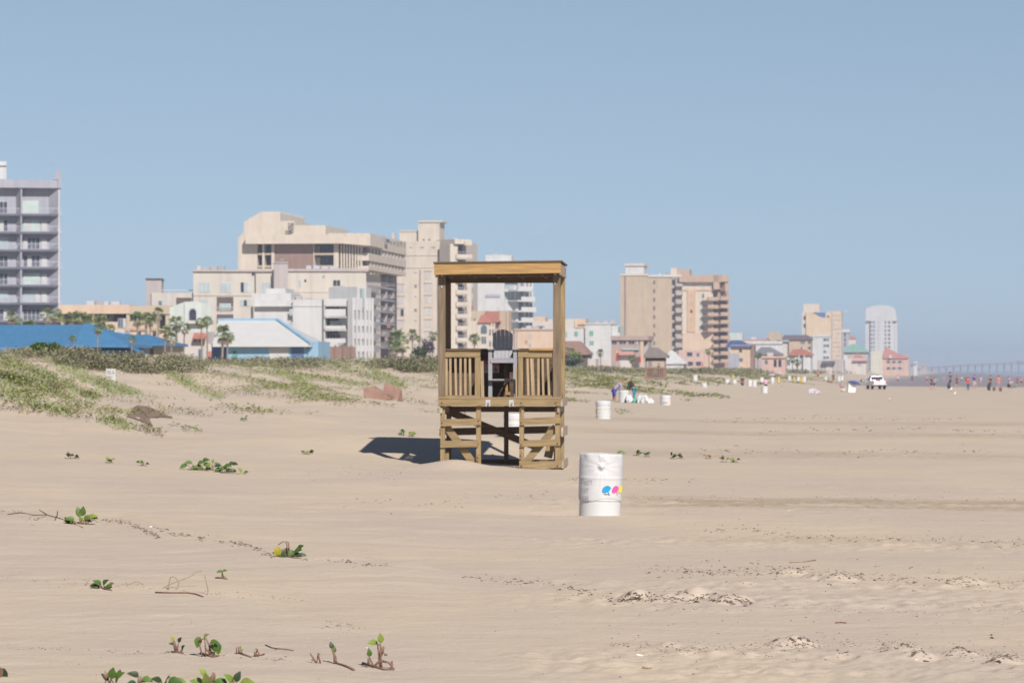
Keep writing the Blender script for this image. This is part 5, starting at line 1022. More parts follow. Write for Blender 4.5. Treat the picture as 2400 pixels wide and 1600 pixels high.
# --- ground cover of the dunes: grass and scrub, and creeping vines (nobody could count them)
def dune_cover():
    r = random.Random(21); rs = np.random.RandomState(8); g = MB(); v = MB(); sh = MB()
    def cand(n, y0, y1, s0, s1):
        Y = np.exp(rs.uniform(math.log(y0), math.log(y1), n)); s_ = rs.uniform(s0, s1, n); X = s_ + SHORE * Y
        ok = np.abs((X / Y)) < 0.165; return X[ok], Y[ok], s_[ok]
    # low scrub on the crest: leafy clumps in drifts, olive, grey green and brown
    X, Y, s_ = cand(60000, 110, 900, -60, -31)
    rd = ridge(X, Y); patch = fbm(X / 7 + 2, Y / 12, 3)
    den = np.interp(s_, [-60, -50, -44, -39, -35, -31], [0.9, 1.0, 0.80, 0.48, 0.2, -0.1]) + 0.75 * rd + 0.6 * patch
    keep = den > 0.42 + 0.25 * rs.rand(len(X)); X, Y, s_, rd, patch = (q[keep] for q in (X, Y, s_, rd, patch)); Z = land(X, Y); tone = fbm(X / 5 + 31, Y / 9 + 7, 2)
    for i in rs.permutation(len(X))[:9500]:
        sc = max(1.0, Y[i] / 190); cr = float(sm(-s_[i], 34, 46)); hh = (0.12 + 0.24 * cr) * r.uniform(0.6, 1.3); q = tone[i] + r.uniform(-0.12, 0.12)
        col = (0.28, 0.29, 0.16) if q > 0.08 else (0.32, 0.30, 0.20) if q > -0.12 else (0.31, 0.265, 0.21)
        for b in range(6):
            a = r.uniform(0, 6.28); e = r.uniform(-0.3, 1.2); p = (X[i] + r.gauss(0, 0.22 * sc), Y[i] + r.gauss(0, 0.3 * sc), Z[i] + hh * r.uniform(0.05, 1.0) ** 1.2)
            sh.leaf(p, (math.cos(a), math.sin(a), e), (0, 0, 1), 0.15 * sc * r.uniform(0.6, 1.3), 0.085 * sc * r.uniform(0.6, 1.2), col=jit(col, r, 0.26), n=2)
    # fine grass in pale streaks down the seaward slope, with a few taller wisps on the crest
    X, Y, s_ = cand(90000, 92, 700, -52, -20)
    rd = ridge(X, Y); patch = fbm(X / 6 + 12, Y / 11 + 3, 2)
    den = np.interp(s_, [-52, -44, -36, -30, -24, -20], [0.5, 0.5, 0.46, 0.36, 0.12, -0.1]) + 1.0 * rd + 0.6 * patch
    keep = den > 0.50 + 0.22 * rs.rand(len(X)); X, Y, s_, rd, patch = (q[keep] for q in (X, Y, s_, rd, patch)); Z = land(X, Y)
    for i in rs.permutation(len(X))[:14000]:
        sc = max(1.0, Y[i] / 170); crest = float(sm(-s_[i], 38, 48)); h = (0.13 + 0.5 * crest * r.random() ** 2) * (0.8 + 0.2 * sc)
        col = jit((0.235, 0.245, 0.125) if r.random() < 0.75 else (0.27, 0.235, 0.16), r, 0.18)
        for b in range(5):
            a = r.uniform(0, 6.28); ln = h * r.uniform(0.5, 1.2); w_ = 0.011 * sc * r.uniform(0.7, 1.5); px, py = X[i] + r.gauss(0, 0.18 * sc), Y[i] + r.gauss(0, 0.2 * sc); q = r.uniform(0.3, 1.1); z = Z[i] - 0.04
            tx, ty = math.cos(a) * ln * q, math.sin(a) * ln * q
            g.add([(px - w_, py, z), (px + w_, py, z), (px + tx * 0.5 + w_ * 0.8, py + ty * 0.5, z + ln * 0.6), (px + tx, py + ty, z + ln * (1 - 0.3 * q))], [(0, 1, 2, 3)], 0, col)
    # creeping vines on the seaward slope and along the toe
    X, Y, s_ = cand(60000, 85, 620, -46, -17)
    rd = ridge(X, Y); patch = fbm(X / 3 + 9, Y / 6 + 4, 3)
    den = np.interp(s_, [-46, -38, -31, -26, -22, -18], [0.2, 0.3, 0.42, 0.36, 0.16, -0.1]) + 0.9 * rd + 0.8 * patch
    keep = den > 0.58 + 0.2 * rs.rand(len(X)); X, Y, s_, patch = (q[keep] for q in (X, Y, s_, patch)); Z = land(X, Y)
    for i in rs.permutation(len(X))[:9500]:
        sc = max(1.0, Y[i] / 150); dry = r.random() < 0.25
        for b in range(3):
            a = r.uniform(0, 6.28); e = r.uniform(-0.2, 0.9); p = (X[i] + r.gauss(0, 0.12), Y[i] + r.gauss(0, 0.15), Z[i] + r.uniform(0.0, 0.14))
            v.leaf(p, (math.cos(a), math.sin(a), e), (0, 0, 1), 0.11 * sc * r.uniform(0.7, 1.3), 0.08 * sc * r.uniform(0.7, 1.2), col=jit((0.27, 0.30, 0.10) if not dry else (0.27, 0.22, 0.13), r, 0.3), n=2)
    # the mats and streaks that the photograph shows one by one
    def scrub(x, y, z, hh, col, k=6):
        sc = max(1.0, y / 190)
        for b in range(k):
            a = r.uniform(0, 6.28); e = r.uniform(-0.3, 1.2); sh.leaf((x + r.gauss(0, 0.2 * sc), y + r.gauss(0, 0.3 * sc), z + hh * r.uniform(0.05, 1.0) ** 1.2), (math.cos(a), math.sin(a), e), (0, 0, 1), 0.16 * sc * r.uniform(0.6, 1.3), 0.095 * sc * r.uniform(0.6, 1.2), col=jit(col, r, 0.28), n=2)
    for px, py, rx, ry, n, hh in ((235, 850, 100, 20, 1300, 0.42), (90, 830, 100, 9, 500, 0.32), (340, 868, 60, 9, 260, 0.35), (620, 848, 120, 11, 800, 0.36), (520, 842, 60, 7, 350, 0.4), (700, 856, 60, 8, 300, 0.35), (425, 862, 60, 12, 260, 0.35), (985, 862, 60, 12, 800, 0.5), (900, 858, 40, 7, 160, 0.3), (1380, 868, 70, 4, 120, 0.4), (1470, 872, 60, 4, 90, 0.4), (420, 845, 60, 6, 250, 0.35), (1640, 872, 60, 3, 90, 0.5), (1800, 873, 90, 3, 110, 0.6), (1950, 874, 90, 2.5, 90, 0.7)):
        for _ in range(n):
            a = r.uniform(0, 6.28); q = math.sqrt(r.random()); x, y, z = hit(px + rx * q * math.cos(a), py + ry * q * math.sin(a)); c_ = r.random()
            scrub(x, y, z, hh * r.uniform(0.6, 1.3), (0.25, 0.255, 0.135) if c_ < 0.5 else (0.31, 0.29, 0.19) if c_ < 0.82 else (0.29, 0.245, 0.19))
    def tuft(x, y, z, h, col):
        sc = max(1.0, y / 170)
        for b in range(5):
            a = r.uniform(0, 6.28); ln = h * r.uniform(0.5, 1.2); w_ = 0.012 * sc; px, py = x + r.gauss(0, 0.14 * sc), y + r.gauss(0, 0.15 * sc); q = r.uniform(0.3, 1.1); tx, ty = math.cos(a) * ln * q, math.sin(a) * ln * q
            g.add([(px - w_, py, z - 0.04), (px + w_, py, z - 0.04), (px + tx * 0.5 + w_ * 0.8, py + ty * 0.5, z + ln * 0.6), (px + tx, py + ty, z + ln * (1 - 0.3 * q))], [(0, 1, 2, 3)], 0, jit(col, r, 0.18))
    for P, n, wd, gr in (([(110, 836), (150, 858), (185, 880), (240, 905), (300, 922)], 700, 8, 0.8), ([(0, 852), (60, 866), (110, 886), (170, 912), (232, 936)], 1100, 10, 0.3), ([(0, 880), (60, 900), (140, 922)], 500, 8, 0.15), ([(0, 925), (60, 948), (120, 958), (175, 972)], 260, 6, 0.3), ([(215, 892), (260, 905), (325, 925)], 330, 6, 0.7), ([(390, 872), (425, 890), (450, 908), (520, 936)], 420, 7, 0.5),
                         ([(640, 870), (695, 890), (735, 912)], 330, 6, 0.5), ([(560, 884), (650, 908), (720, 926), (800, 936)], 330, 5, 0.4), ([(825, 843), (880, 870), (915, 890), (940, 912)], 420, 6, 0.4), ([(715, 830), (770, 848), (820, 868), (900, 892)], 520, 6, 0.5), ([(600, 868), (740, 885), (860, 903)], 420, 6, 0.4), ([(250, 985), (300, 1005)], 120, 8, 0.3), ([(0, 905), (40, 925), (90, 935)], 200, 6, 0.5), ([(1310, 880), (1400, 890), (1440, 895)], 200, 4, 0.5), ([(1320, 868), (1420, 884), (1500, 893)], 300, 4, 0.4)):
        for _ in range(int(n * 0.6)):
            t = r.random() * (len(P) - 1); k = int(t); x, y, z = hit(P[k][0] + (P[k + 1][0] - P[k][0]) * (t - k) + r.gauss(0, 9), P[k][1] + (P[k + 1][1] - P[k][1]) * (t - k) + r.gauss(0, wd * 0.6))
            if y > 700: continue
            if r.random() < gr: tuft(x, y, z, r.uniform(0.1, 0.24), (0.33, 0.34, 0.19))
            else:
                sc = max(1.0, y / 150)
                for b in range(3):
                    a = r.uniform(0, 6.28); v.leaf((x + r.gauss(0, 0.1), y + r.gauss(0, 0.12), z + r.uniform(0, 0.17)), (math.cos(a), math.sin(a), r.uniform(-0.2, 0.9)), (0, 0, 1), 0.12 * sc * r.uniform(0.7, 1.3), 0.09 * sc, col=jit((0.285, 0.32, 0.11), r, 0.3), n=2)
    # the fringe of dead stalks at the left toe, and small sprigs scattered on the apron below it
    for row, (P, n, up) in enumerate((([(0, 958), (130, 972), (240, 985), (330, 1008), (385, 1022)], 260, 0.20), ([(230, 930), (330, 945), (430, 968), (500, 980)], 120, 0.18), ([(480, 915), (600, 925), (740, 935), (850, 945)], 260, 0.14), ([(400, 1000), (470, 1014)], 40, 0.1), ([(0, 885), (110, 905), (150, 922)], 200, 0.3), ([(850, 925), (950, 940), (1010, 948)], 90, 0.12))):
        for _ in range(n):
            t = r.random() * (len(P) - 1); k = int(t); px = P[k][0] + (P[k + 1][0] - P[k][0]) * (t - k) + r.gauss(0, 4); py = P[k][1] + (P[k + 1][1] - P[k][1]) * (t - k) + r.gauss(0, 3)
            x, y, z = hit(px, py)
            if y > 400: continue
            if r.random() < 0.6:
                a = r.uniform(0, 6.28); v.leaf((x, y, z + r.uniform(0.02, up)), (math.cos(a), math.sin(a), r.uniform(0, 1)), (0, 0, 1), 0.12, 0.09, col=jit((0.16, 0.20, 0.045), r, 0.3), n=2)
            else:
                a = r.uniform(-1, 1); ln = up * r.uniform(0.4, 1.2); g.add([(x - 0.010, y, z - 0.03), (x + 0.010, y, z - 0.03), (x + a * ln * 0.5 + 0.007, y, z + ln), (x + a * ln * 0.5 - 0.007, y, z + ln)], [(0, 1, 2, 3)], 0, jit((0.25, 0.19, 0.145), r, 0.3))
    # sprigs at the dune toe farther up the beach
    for P, n in (([(1440, 912), (1520, 917), (1600, 925), (1625, 931), (1665, 928), (1700, 934)], 330), ([(1330, 908), (1400, 903), (1430, 905)], 120), ([(1310, 938), (1345, 940)], 30), ([(1445, 968), (1475, 972)], 30), ([(1520, 895), (1560, 908)], 60)):
        for _ in range(n):
            t = r.random() * (len(P) - 1); k = int(t); x, y, z = hit(P[k][0] + (P[k + 1][0] - P[k][0]) * (t - k) + r.gauss(0, 6), P[k][1] + (P[k + 1][1] - P[k][1]) * (t - k) + r.gauss(0, 1.6))
            a = r.uniform(0, 6.28); sc = max(1, y / 150); v.leaf((x, y, z + r.uniform(0.02, 0.2)), (math.cos(a), math.sin(a), r.uniform(0, 1)), (0, 0, 1), 0.13 * sc, 0.10 * sc, col=jit((0.17, 0.20, 0.05), r, 0.3), n=2)
    tag(g.build('dune_grass', GRS), 'fine pale green grass in streaks down the dunes', 'dune grass', kind='stuff')
    tag(sh.build('dune_scrub', GRS), 'low olive and brown scrub covering the dune crest', 'scrub', kind='stuff')
    tag(v.build('dune_vine_cover', GRS), 'green creeping vines in streaks down the dune slope', 'ground cover', kind='stuff')
dune_cover()

# --- vines on the near sand, one by one
def vine(px, py, label, spec, runner=None, scale=1.0, seed=0, name='beach_vine'):
    """spec: leaves as (dx px, dy px up, length m, direction deg, lift deg, colour key); runner: stem polyline in photograph px"""
    r = random.Random(seed + int(px)); x, y, z = hit(px, py); t = thing(name, label, 'beach plant', (x, y, z)); m = y / F
    KEY = {'g': (0.085, 0.155, 0.03), 'l': (0.19, 0.25, 0.045), 'y': (0.40, 0.36, 0.05), 'd': (0.035, 0.06, 0.02), 'b': (0.22, 0.13, 0.06)}
    st = MB(); lf = MB()
    for dx, dy, ln, az, el, k in spec:
        b = V3((dx * m, r.uniform(-0.04, 0.04), dy * m)); a = R(az); e = R(el); d = V3((math.cos(a) * math.cos(e), -0.45 * math.cos(e) + 0.2 * r.uniform(-1, 1), math.sin(e) + 0.02))
        lf.leaf(b, d, (0.1, -0.75, 0.65), ln * scale * 0.86, ln * 0.62 * scale, col=jit(KEY[k], r, 0.15), fold=r.uniform(0.15, 0.5), curl=r.uniform(0.1, 0.5), n=6)
        root = V3((dx * m * 0.55 + r.uniform(-0.01, 0.01), 0, -0.02)); st.tube([root, root.lerp(b, 0.6) + V3((r.uniform(-0.01, 0.01), 0, 0.008)), b], [0.006 * scale, 0.005 * scale, 0.003 * scale], 5)
    if runner:
        for line in runner:
            pts = []
            for q in line:
                if len(q) == 2: hx, hy, hz = hit(*q); pts.append((hx - x, hy - y, hz - z + 0.008))
                else: pts.append(((q[0] - px) * m, q[3] if len(q) > 3 else 0.0, (py - q[1]) * m))
            n = len(pts); st.tube(pts, [0.0075 * scale * (1 - 0.5 * i / n) for i in range(n)], 5)
    if lf.f: lf.build('foliage', VG, t, smooth=True)
    if st.f: st.build('stem', STEM, t, smooth=True)
    return t
vine(188, 1228, 'leafy green vine with a long woody runner on the left sand', [(-2, 18, .14, 110, 60, 'g'), (4, 20, .14, 75, 60, 'g'), (-14, 10, .13, 170, 20, 'g'), (-20, 8, .10, 200, 10, 'd'), (8, 12, .12, 30, 25, 'g'), (16, 14, .13, 10, 15, 'l'), (22, 16, .12, 30, 20, 'l'), (2, 5, .10, 100, 30, 'l'), (-8, 3, .09, 150, 10, 'l'), (28, 14, .09, 0, 5, 'g'), (-34, 10, .05, 100, 60, 'd'), (10, 8, .10, 340, 5, 'g'), (-24, 4, .08, 190, 0, 'd')],
     [[(18, 1206), (48, 1202), (80, 1208), (110, 1207), (140, 1215), (165, 1226), (195, 1237)], [(110, 1207), (92, 1194, 1)], [(134, 1208), (135, 1197, 1)], [(197, 1238, 1), (198, 1215, 1)]])
vine(676, 1304, 'drooping vine with yellowing and dark leaves at the left centre', [(-24, 24, .14, 262, -60, 'y'), (-21, 16, .08, 250, -40, 'l'), (-4, 20, .15, 265, -55, 'b'), (4, 16, .12, 280, -40, 'g'), (-6, 9, .13, 190, 0, 'd'), (6, 6, .12, 0, 10, 'd'), (14, 10, .12, 30, 20, 'g'), (22, 14, .12, 60, 30, 'g'), (26, 8, .12, 300, -30, 'd'), (12, 4, .11, 200, 0, 'd'), (28, 4, .11, 330, -20, 'g'), (0, 3, .10, 180, 0, 'd'), (18, 3, .09, 0, 0, 'd')],
     [[(640, 1296), (660, 1301), (690, 1308), (706, 1309)], [(676, 1302, 1), (672, 1272, 1), (664, 1268, 1), (652, 1276, 1)], [(680, 1302, 1), (676, 1270, 1), (670, 1268, 1)]])
vine(241, 1378, 'small low green vine among dry stems on the left sand', [(-10, 7, .09, 160, 10, 'g'), (-4, 9, .09, 120, 30, 'g'), (2, 7, .10, 80, 20, 'g'), (8, 5, .08, 20, 10, 'g'), (14, 8, .06, 40, 20, 'b'), (4, 2, .08, 300, 0, 'd'), (-16, 6, .06, 180, 5, 'd'), (10, 1, .06, 340, 0, 'd')], [[(222, 1370), (245, 1381), (262, 1384)]])
vine(520, 1354, 'single small leaf on a thin stalk right of the looping stems', [(0, 16, .07, 170, 0, 'g'), (2, 17, .06, 10, 10, 'g')], [[(505, 1355), (520, 1356), (534, 1358)], [(526, 1356, 1), (521, 1340, 1)], [(530, 1357, 1), (528, 1350, 1)]], 0.9)
vine(416, 1528, 'tiny sprouting vine with one yellow leaf near the bottom', [(-10, 28, .05, 100, 50, 'y'), (2, 24, .05, 60, 40, 'd'), (-8, 20, .04, 160, 20, 'd'), (10, 10, .04, 60, 30, 'd')], [[(402, 1529), (416, 1529), (430, 1532)], [(418, 1528, 1), (412, 1512, 1), (408, 1500, 1)], [(424, 1528, 1), (428, 1518, 1)]])
vine(492, 1538, 'short vine with three broad shiny green leaves near the bottom edge', [(-26, 46, .09, 250, -60, 'g'), (-14, 46, .05, 60, 20, 'l'), (2, 34, .07, 60, 10, 'g'), (0, 24, .10, 330, -15, 'l'), (14, 34, .10, 300, -60, 'g')], [[(470, 1532), (500, 1540), (512, 1538)], [(500, 1539, 1), (484, 1520, 1), (480, 1512, 1)], [(496, 1538, 1), (490, 1510, 1), (482, 1494, 1), (466, 1500, 1)], [(506, 1538, 1), (494, 1524, 1)]], 1.0)
vine(558, 1532, 'pair of bare reddish sprouts right of the broad leaved vine', [(4, 12, .03, 80, 50, 'l'), (8, 8, .03, 60, 40, 'l')], [[(555, 1531, 1), (554, 1516, 1)], [(560, 1531, 1), (559, 1514, 1)], [(560, 1531), (575, 1536), (590, 1541)]], 0.8)
vine(602, 1538, 'short forked bare sprout near the bottom left centre', [(2, 14, .03, 120, 40, 'b')], [[(598, 1538, 1), (604, 1520, 1)], [(596, 1538), (612, 1536), (620, 1534)], [(600, 1538, 1), (596, 1526, 1)]], 1.0)
vine(738, 1553, 'two upright bare reddish sprouts near the bottom centre', [(6, 18, .03, 30, 30, 'g')], [[(742, 1553, 1), (727, 1530, 1)], [(751, 1553, 1), (745, 1528, 1)], [(735, 1546, 1), (730, 1545, 1)]], 0.9)
vine(788, 1555, 'long bare reddish stem bending up from the sand near the bottom centre', [(-10, 36, .05, 110, 60, 'd'), (-6, 26, .05, 80, 70, 'g')], [[(830, 1571), (810, 1562), (792, 1556), (786, 1548, 1), (782, 1532, 1), (778, 1518, 1)]], 1.1)
vine(900, 1565, 'branching reddish vine with a small top leaf at the bottom centre', [(-16, 58, .07, 190, 5, 'l'), (-8, 60, .06, 90, 40, 'l'), (-34, 28, .05, 90, 40, 'g')], [[(850, 1556), (872, 1562), (900, 1570), (925, 1570)], [(874, 1564, 1), (890, 1548, 1), (896, 1530, 1), (892, 1512, 1), (884, 1508, 1)], [(896, 1530, 1), (899, 1514, 1)], [(896, 1548, 1), (912, 1552, 1), (924, 1568, 1)], [(918, 1568, 1), (919, 1548, 1)], [(864, 1556, 1), (864, 1540, 1)], [(900, 1532, 1), (908, 1534, 1)]], 1.25)
vine(262, 1614, 'upright green sprout cut by the bottom edge, left of two others', [(0, 26, .09, 80, 40, 'g'), (8, 24, .08, 40, 40, 'g'), (-10, 20, .07, 130, 40, 'd'), (14, 26, .06, 70, 60, 'd'), (-14, 26, .05, 110, 70, 'b')], [[(256, 1604, 1), (264, 1580, 1)]], 1.0)
vine(328, 1614, 'dark green sprout at the bottom edge beside a larger one', [(-4, 30, .08, 130, 20, 'd'), (6, 26, .08, 330, -10, 'g'), (-8, 16, .07, 180, 0, 'd'), (4, 18, .08, 20, 20, 'g')], [[(326, 1606, 1), (330, 1584, 1)]], 1.0)
vine(388, 1616, 'spreading green sprout at the bottom edge left of centre', [(-10, 20, .08, 150, 20, 'd'), (6, 20, .10, 10, 10, 'g'), (-2, 16, .10, 80, 20, 'g'), (18, 18, .10, 0, 5, 'l'), (-18, 10, .07, 190, 0, 'd')], [[(386, 1608, 1), (390, 1590, 1)]], 1.0)
vine(488, 1616, 'upright vine with bright leaves and red stem at the bottom edge', [(-6, 34, .07, 130, 50, 'l'), (-14, 16, .09, 170, 20, 'l'), (-4, 14, .09, 90, 30, 'l'), (8, 20, .06, 60, 60, 'b'), (12, 12, .07, 10, 10, 'g')], [[(488, 1610, 1), (496, 1590, 1), (500, 1574, 1)]], 1.0)
vine(548, 1616, 'rounded bright green vine cut by the bottom edge', [(-18, 14, .10, 150, 20, 'g'), (-6, 16, .09, 100, 30, 'l'), (4, 20, .08, 70, 40, 'd'), (16, 14, .11, 20, 15, 'l'), (0, 8, .10, 270, 0, 'l'), (26, 8, .09, 350, 0, 'l')], [[(546, 1610, 1), (548, 1592, 1)]], 1.0)
vine(2, 1586, 'single dark leaf cut by the left edge near the bottom', [(2, 20, .13, 265, -50, 'd'), (-4, 24, .10, 250, -40, 'b')], [[(0, 1600, 1), (2, 1565, 1)]], 1.0)
vine(464, 1100, 'left clump of the broad leaved vine group in the left middle', [(-26, 12, .17, 200, -20, 'g'), (-14, 16, .16, 190, 5, 'g'), (-10, 10, .17, 270, -50, 'g'), (0, 15, .16, 20, 10, 'g'), (-2, 8, .14, 260, -40, 'd'), (10, 17, .20, 60, 20, 'g'), (14, 14, .18, 350, -25, 'g'), (8, 8, .16, 200, 0, 'l'), (12, 4, .16, 250, -10, 'g'), (18, 3, .14, 340, -10, 'g'), (4, 3, .13, 180, 0, 'd')], [[(440, 1101), (464, 1102), (490, 1104)]], 1.0)
vine(498, 1102, 'thin upright sprig between two leafy vine clumps', [(-4, 16, .13, 190, -10, 'l'), (0, 18, .10, 70, 50, 'l'), (4, 16, .12, 0, 5, 'l'), (10, 15, .10, 350, -5, 'l')], [[(497, 1103, 1), (498, 1086, 1)]], 0.9)
vine(528, 1106, 'right clump of the broad leaved vine group in the left middle', [(-10, 16, .15, 180, 0, 'd'), (-2, 15, .16, 20, 0, 'g'), (8, 16, .17, 60, 20, 'g'), (16, 20, .14, 0, 0, 'd'), (4, 10, .17, 200, 0, 'g'), (-8, 6, .17, 190, 0, 'g'), (12, 8, .16, 300, -30, 'g'), (2, 4, .15, 0, 0, 'd'), (14, 3, .13, 330, 0, 'd'), (-12, 3, .12, 190, 0, 'd')], [[(515, 1108), (545, 1110), (560, 1110)]], 1.0)
vine(568, 1110, 'tiny sprig at the right end of the leafy vine group', [(-2, 4, .12, 110, 40, 'l'), (4, 3, .10, 20, 20, 'g')], None, 1.0)
for i, (px, py, lb, k) in enumerate(((160, 1074, 'small dark sprig on bare sand, leftmost of its thin row', 'd'), (178, 1074, 'thin curled sprig second in the thin row', 'd'), (256, 1084, 'pale little sprig in the middle of the thin row', 'l'), (336, 1091, 'bright green sprig at the right of the thin row', 'l'),
        (572, 985, 'small green sprig alone on smooth sand left of the shadow', 'g'), (720, 1064, 'tiny sprig on sand left of the shadow tip', 'l'), (944, 1020, 'left sprig above the tip of the stand shadow', 'g'), (964, 1022, 'right sprig above the tip of the stand shadow', 'l'),
        (1452, 1066, 'green sprig just behind the nearest drum, first of the row', 'l'), (1492, 1067, 'flat green sprig second in the row behind the nearest drum', 'l'), (1517, 1070, 'upright sprig third in the row behind the nearest drum', 'g'), (1578, 1074, 'dark little sprig fourth in the row behind the nearest drum', 'd'), (1596, 1074, 'green sprig fifth in the row behind the nearest drum', 'g'), (1697, 1082, 'small brownish sprig near the right end of the row', 'b'), (1724, 1083, 'bright green sprig at the right end of the row', 'l'), (1660, 1074, 'bent dark stalk near the right end of the sprig row', 'b'))):
    r_ = random.Random(i); n = 5 if k in 'gl' else 3
    vine(px, py, lb, [(r_.uniform(-7, 7), r_.uniform(3, 9), r_.uniform(.09, .13), r_.choice((20, 160, 200, 340, 90)), r_.uniform(-10, 40), k if r_.random() < .7 else 'd') for _ in range(n)], [[(px - 8, py), (px, py + 1), (px + 8, py + 1)]], 0.9, i, 'beach_sprig')

# --- dry stems lying and looping on the sand
def stalk(label, lines, rad=0.006, m=None, name='dry_stem'):
    px, py = lines[0][0][:2]; x, y, z = hit(px, py); k = y / F; b = MB()
    for line in lines:
        pts = []
        for q in line:
            if len(q) == 2: hx, hy, hz = hit(*q); pts.append((hx, hy, hz + 0.006))
            else: pts.append((x + (q[0] - px) * k, y + 0.02, z + (py - q[1]) * k))
        b.tube(pts, rad, 5)
    return tag(b.build(name, m or DRY, None, (x, y, z), smooth=True), label, 'dry stem')
def arc(P, n=5):                                  # smooth a few photograph points into a curve
    out = []
    for i in range(len(P) - 1):
        p0, p1, p2, p3 = P[max(i - 1, 0)], P[i], P[i + 1], P[min(i + 2, len(P) - 1)]
        for j in range(n):
            t = j / n; out.append(tuple(0.5 * (2 * p1[c] + (p2[c] - p0[c]) * t + (2 * p0[c] - 5 * p1[c] + 4 * p2[c] - p3[c]) * t * t + (3 * p1[c] - p0[c] - 3 * p2[c] + p3[c]) * t ** 3) for c in (0, 1)) + (1,))
    return out + [P[-1] + (1,)]
stalk('thin dry stem arching in a low double loop left of centre', [arc([(290, 1371), (305, 1368), (320, 1362), (335, 1369), (350, 1377), (362, 1379)]), arc([(294, 1366), (312, 1372), (335, 1372)])], 0.005)
stalk('thin dry stem looping into an upright bow', [arc([(395, 1382), (398, 1355), (408, 1352), (418, 1362), (416, 1376), (411, 1383)])], 0.005)
stalk('long dry stem rising to a high curved tip', [arc([(380, 1378), (400, 1368), (425, 1358), (445, 1351), (460, 1340), (473, 1337)])], 0.005)
stalk('thin bent stem standing alone right of the loops', [arc([(485, 1394), (487, 1382), (483, 1362), (479, 1346)])], 0.0045)
stalk('reddish stem lying flat on the sand below the loops', [[(364, 1389), (400, 1390), (440, 1390), (460, 1393), (476, 1399)]], 0.007, STEM)
stalk('short slanting stick left of the small low vine', [[(200, 1372), (211, 1352, 1)]], 0.004)
stalk('two thin reddish twigs lying on the sand near the bottom centre', [[(622, 1512), (636, 1518), (650, 1521)], [(644, 1521), (668, 1522), (688, 1525)]], 0.004, STEM)
stalk('long thin stick lying on the rough sand at the right', [[(1850, 1318), (1880, 1317), (1912, 1313)]], 0.006)
stalk('short brown stick lying near the bottom right', [[(1505, 1565), (1528, 1566)]], 0.007)
stalk('bent dark twig lying on the right sand', [[(1958, 1460), (1970, 1459), (1983, 1460)]], 0.006, STEM)

